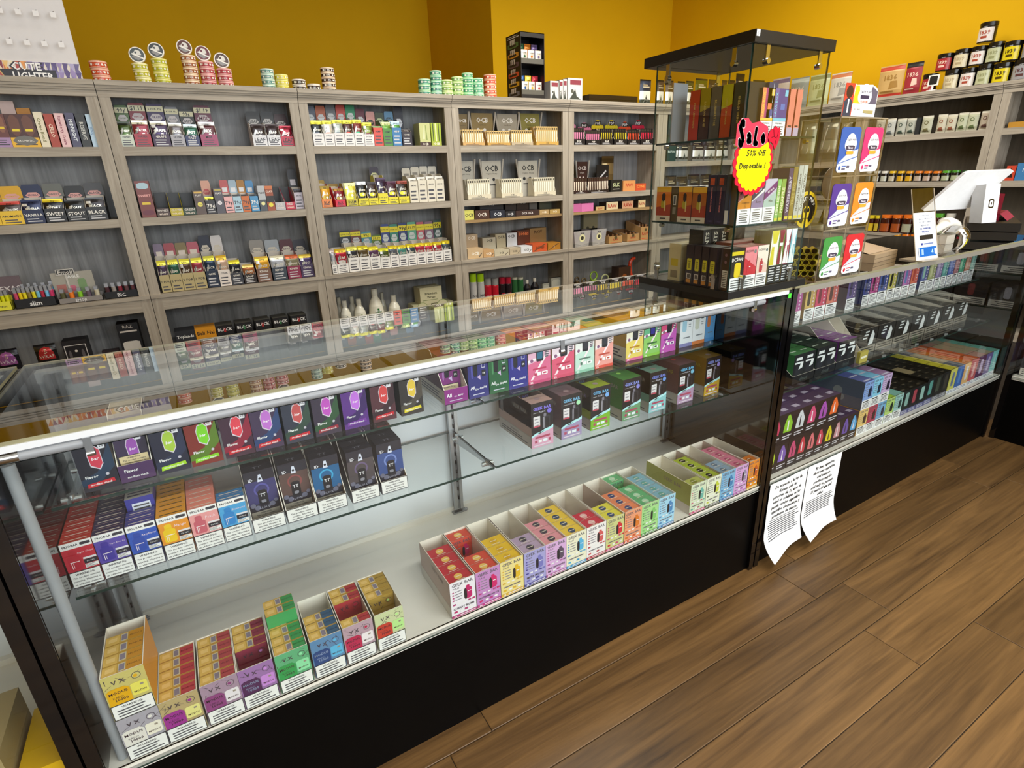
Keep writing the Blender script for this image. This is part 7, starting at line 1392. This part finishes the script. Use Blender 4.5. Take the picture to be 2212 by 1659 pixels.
for r_ in range(5):
    for c_ in range(4):
        m = M(); L_ = .045; R_ = .0095; n_ = 16
        a_ = [(math.cos(2 * PI * i / n_), math.sin(2 * PI * i / n_)) for i in range(n_)]
        m.tube((0, 0, 0), (0, L_, 0), R_, 'd0b812', n=n_, caps=False)
        m.mesh([(R_ * .8 * p, y, R_ * .8 * q) for y in (0, L_) for p, q in a_], [(i, n_ + i, n_ + (i + 1) % n_, (i + 1) % n_) for i in range(n_)], '9a860a', 0, True)
        m.face([(R_ * .8 * p, L_ * .7, R_ * .8 * q) for p, q in a_], '6a5c06')
        m.mesh([(R_ * p, 0, R_ * q) for p, q in a_] + [(R_ * .8 * p, 0, R_ * .8 * q) for p, q in a_], [(i, (i + 1) % n_, n_ + (i + 1) % n_, n_ + i) for i in range(n_)], 'e8d81c')
        tag(put(m, 'yellow_tube', FT, .0 + c_ * .0194 + (r_ % 2) * .0097, 0, ZT + .004 + R_ + r_ * .0168, [GLOSS]), 'yellow tube, %s in the %s row up, bottom of acrylic display' % (ordn(c_), ordn(r_)), 'tube', 'yellow tubes stacked in the acrylic display')

def sign_holder():
    root = empty('sign_holder', (2.188, .972, ZT)); tag(root, 'clear sign holder with white and blue purchase age notice', 'sign'); root.rotation_euler = (0, 0, -.10)
    w, h, ln = .125, .158, .045
    f = lambda x0, z0, x1, z1, yo: [(x0, yo + ln * z0 / h, z0), (x1, yo + ln * z0 / h, z0), (x1, yo + ln * z1 / h, z1), (x0, yo + ln * z1 / h, z1)]
    m = M(); m.face(f(.002, .003, w - .002, h, .001), 'f1f3f6'); m.face(f(.002, .003, w - .002, h, .0018)[::-1], 'e8e8e8')
    F = lambda u, v, L=0.0: (.002 + u * (w - .004), .001 + ln * (v * h) / h - L, .003 + v * (h - .003)); F.W, F.H, F.sub = w - .004, h, 1
    ink = '3a4a6a'
    paint(m, F, [('t', s, .5, .93 - i * .068, .74, .038, ink if i < 4 else '1c3c90', {'b': i > 3}) for i, s in enumerate(('TO PURCHASE', 'TOBACCO PRODUCTS', 'YOU MUST HAVE', 'BEEN BORN', 'ON OR BEFORE', 'THIS DATE'))] + [('r', .22, .42, .82, .52, '2c261c'), ('c', .3, .33, .035, '2c3c90'), ('r', .38, .32, .82, .345, '6a7aa8'), ('r', .12, .06, .94, .26, '1c64b8'), ('r', .12, .07, .15, .25, 'f0f4f8'), ('r', .24, .1, .34, .22, '9ab8e0'), ('t', '4', .74, .16, .1, .12, 'a8d0f4', {'b': 1}), ('p', rr(.84, .09, .92, .22, .2), 'e8f0f8')])
    m.obj('notice', [PAPER], root)
    m = M(); h2 = .235
    for yo, s in ((.0, 1), (.003, -1)):
        q = [(0, yo, 0), (w, yo, 0), (w, yo + ln * 1.45, h2), (0, yo + ln * 1.45, h2)]; m.face(q if s > 0 else q[::-1], 'fff')
    m.box(0, .004, .0, .003, 0, .0, 'fff') if False else None
    m2 = M()
    for x in (0, w): m2.tube((x, .0015, 0), (x, .0015 + ln * 1.45, h2), .0016, 'b8b0a4', n=6)
    m2.box(0, w, -.02, .06, 0, .003, 'c8c4bc')
    m.obj('clear_sheet', [ACRYL], root, (0, .003, .002)); m2.obj('holder_edge', [AEDGE], root)
sign_holder()
m = box_geo(.19, .11, .028, '9a8468', {'f': [('r', 0, .45, 1, .5, '5a4a38')]}); m.face([(0, .02, .029), (.19, .02, .029), (.15, .15, .062), (.03, .15, .062)], 'a8927a')
tag(put(m, 'flat_box', W0, 2.05, 1.04, ZT, rz=.12), 'tan flat cardboard box lying behind the sign holder', 'box')
m = box_geo(.22, .10, .012, 'b8a860', {'t': [('r', .1, .1, .5, .9, 'c8b830'), ('r', .55, .2, .9, .8, '6a5a7a')]}); tag(put(m, 'leaflet_pile', W0, 1.82, 1.12, ZT, rz=.05), 'low pile of yellow and violet leaflets beside the acrylic display', 'leaflets')
def cup():
    root = empty('tips_cup', (2.44, .995, ZT)); tag(root, 'clear plastic tips cup on its side with yellow sticker', 'cup'); root.rotation_euler = (0, 0, .25)
    m = M(); n = 24; L_ = .13; r0, r1 = .034, .046
    vs = [(x, r * math.cos(2 * PI * i / n), .046 + r * math.sin(2 * PI * i / n)) for x, r in ((0, r0), (L_, r1)) for i in range(n)]
    m.mesh(vs, [(i, (i + 1) % n, n + (i + 1) % n, n + i) for i in range(n)], 'fff', 0, True)
    m.obj('cup_wall', [ACRYL], root)
    M().tube((L_, 0, .046), (L_ + .004, 0, .046), r1 + .002, 'e8e8e8', n=24, caps=False).obj('rim', [AEDGE], root)
    m = M(); F = lambda u, v, L=0.0: (-.02 + u * .095, -(.046 + L) * math.cos((v - .45) * 1.9), .047 + (.046 + L) * math.sin((v - .45) * 1.9)); F.W, F.H, F.sub, F.dbl = .095, .085, 5, 1
    paint(m, F, [('p', [(.02, .05), (.9, .0), (1, .95), (.12, 1)], 'ece8e0'), ('t', 'Tips', .55, .68, .6, .32, '1c1c1c', {'b': 1, 'sl': .3}), ('p', [(.62, .05), (.95, .05), (1.0, .45), (.75, .5)], 'e8e000')], l0=.0015, dl=.0006)
    m.obj('tips_label', [PAPER], root)
cup()
def scanner():
    root = empty('barcode_scanner', (2.60, 1.13, ZT)); tag(root, 'white handheld barcode scanner lying by the till', 'scanner'); root.rotation_euler = (0, 0, .05)
    def skin(pts, name, c, mats):   # rounded loft through (x, z, half width, half height)
        m = M(); n = 14; vs = []
        for x, y, z, a, b in pts: vs += [(x, y + a * math.cos(2 * PI * i / n), z + b * math.sin(2 * PI * i / n)) for i in range(n)]
        fs = [(k * n + i, k * n + (i + 1) % n, (k + 1) * n + (i + 1) % n, (k + 1) * n + i) for k in range(len(pts) - 1) for i in range(n)]
        m.mesh(vs, fs, c, 0, True); m.mesh(vs[:n], [tuple(range(n))[::-1]], c); m.mesh(vs[-n:], [tuple(range(n))], c); return m.obj(name, mats, root)
    skin([(-.03, 0, .040, .004, .004), (.0, 0, .048, .012, .010), (.06, 0, .062, .015, .011), (.11, 0, .076, .020, .013), (.14, 0, .084, .030, .016)], 'handle', 'e4dfd4', [GLOSS])
    skin([(.12, 0, .088, .020, .014), (.145, 0, .086, .036, .022), (.18, 0, .074, .040, .026), (.205, 0, .056, .038, .024), (.212, 0, .046, .030, .016)], 'head', 'ece7dc', [GLOSS])
    M().box(.12, .2, -.02, .02, 0, .035, 'ccc4b4').obj('cradle', [GLOSS], root)
scanner()
def drawer():
    root = empty('cash_drawer', (2.985, .975, ZT), .40); tag(root, 'low black cash drawer under the white tablet stand', 'cash drawer')
    M().box(0, .36, 0, .17, .004, .036).obj('lower_body', [BLACKM], root, bevel=.001); M().box(-.003, .363, -.003, .173, .040, .074).obj('lid', [BLACKM], root, bevel=.001)
drawer()
def till():
    root = empty('tablet_till', (2.955, 1.09, ZT + .0745)); tag(root, 'white tablet till seen from behind on a slanted stand', 'till')
    root.rotation_euler = (0, 0, -.22)
    m = M(); w, t = .085, .022
    P = [(-.045, 0), (.040, 0), (.012, .155), (-.073, .155)]
    A = [(x, -.02, z) for x, z in P]; Bq = [(x + .0, .03, z * .96) for x, z in P]
    m.face(A, 'eceef0'); m.face(Bq[::-1], 'c8cacc')
    for i in range(4): j = (i + 1) % 4; m.face([A[j], A[i], Bq[i], Bq[j]], 'd0d2d4')
    F = lambda u, v, L=0.0: (-.045 + .085 * u - .028 * v, -.0202 - L, .155 * v); F.W, F.H, F.sub = .085, .155, 1
    paint(m, F, [('p', rr(.32, .38, .68, .62, .22), '17191c'), ('p', rr(.38, .42, .62, .58, .2), 'eceef0'), ('p', rr(.46, .47, .54, .53, .1), '17191c')]); m.obj('stand', [GLOSS], root, bevel=0)
    TLc, TRc, BLc = Vector((-.17, .0, .205)), Vector((.075, -.02, .205)), Vector((-.275, .075, .055)); U = TRc - TLc; V = TLc - BLc; N = U.cross(V).normalized()
    pts = [BLc + U * u + V * v for u, v in rr(0, 0, 1, 1, .06)]
    m = M(); bk = [p + N * .0 for p in pts]; fr_ = [p - N * .012 for p in pts]
    m.face(bk, 'f0f1f2'); m.face(fr_[::-1], '15161a')
    for i in range(len(pts)): j = (i + 1) % len(pts); m.face([bk[j], bk[i], fr_[i], fr_[j]], '3a2c2c' if i in (6, 7) else 'e4e6e8')
    m.obj('tablet', [GLOSS], root)
till()
m = M(); FRd = Frame(3.075, 1.085, .25)
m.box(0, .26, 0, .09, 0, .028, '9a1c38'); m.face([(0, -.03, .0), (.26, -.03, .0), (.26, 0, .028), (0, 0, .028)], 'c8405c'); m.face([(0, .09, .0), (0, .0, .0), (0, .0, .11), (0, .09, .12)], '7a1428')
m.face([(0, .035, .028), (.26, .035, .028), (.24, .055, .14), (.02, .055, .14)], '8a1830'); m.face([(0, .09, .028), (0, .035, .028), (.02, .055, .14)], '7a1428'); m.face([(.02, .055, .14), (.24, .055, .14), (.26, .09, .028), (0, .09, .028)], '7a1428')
F = lambda u, v, L=0.0: (.02 + .22 * u, .035 + .02 * v - L, .028 + .112 * v); F.W, F.H, F.sub = .22, .112, 1
paint(m, F, [('t', 'Premium', .35, .66, .4, .14, 'c86a78'), ('t', 'Vapes', .35, .42, .3, .14, 'c86a78')]); tag(put(m, 'presentation_box', FRd, 0, 0, ZT + .0745, [GLOSS]), 'dark red open presentation box on the cash drawer', 'box')
# paper notices taped to the plinth
def notice(x, rows, small, ds, wob):
    w, h = .205, .285; m = M(); nu, nv = 8, 16
    def S(u, v, L=0.0):
        cl = max(0, .30 - v) / .30; edge = (abs(u - .5) * 2) ** 2
        out = .030 * cl * cl * (1 + wob * (u - .5) * 2) + .008 * cl * edge + .002 * math.sin(u * 7 + v * 5)
        return (u * w - .012 * wob * (u - .5) * cl, -.004 - max(out, 0) - L, h * v + .006 * cl * cl)
    S.W, S.H, S.sub, S.dbl = w, h, 5, 1
    vs = [S(i / nu, j / nv) for j in range(nv + 1) for i in range(nu + 1)]
    fs = [(j * (nu + 1) + i, j * (nu + 1) + i + 1, (j + 1) * (nu + 1) + i + 1, (j + 1) * (nu + 1) + i) for j in range(nv) for i in range(nu)]
    m.mesh(vs, fs, 'f1f1ef', 0, True)
    o = []
    y = .93
    for s in rows: o.append(('t', s, .5, y, .84, .040, '16161a', {'sl': .22, 'b': 1})); y -= .068
    o.append(('r', .1, y + .012, .88, y + .018, '26262c')); y -= .02
    rd = random.Random(len(rows[0]))
    for i in range(small): o.append(('r', .08 + .04 * rd.random(), y, .80 + .12 * rd.random(), y + .011, '4a4a50')); y -= .030
    paint(m, S, o, l0=.0008, dl=.00001)
    tag(put(m, 'paper_notice', CN, x, .9575, .038, [PAPER]), ds, 'notice')
notice(1.512, ('De acuerdo a la ley de', 'Kansas solo las', 'personas de 21 a\u00f1os de', 'edad en adelante se les', 'puede vender cigarrillos,', 'cigarrillos electronicos y', 'productos de tabaco.'), 9, 'left white paper notice in Spanish taped to the plinth', -.7)
notice(1.722, ('By law, cigarettes,', 'electronic cigarettes,', 'and tobacco', 'products may be', 'sold only to persons', '21 years of age and', 'older.'), 7, 'right white paper notice in English taped to the plinth', -.5)
m = M(); m.box(0, .013, 0, .0005, 0, .013, '4ce03c'); tag(put(m, 'price_sticker', W0, 1.463, .9548, .950, [PAPER]), 'small bright green square sticker on the case corner post', 'sticker')
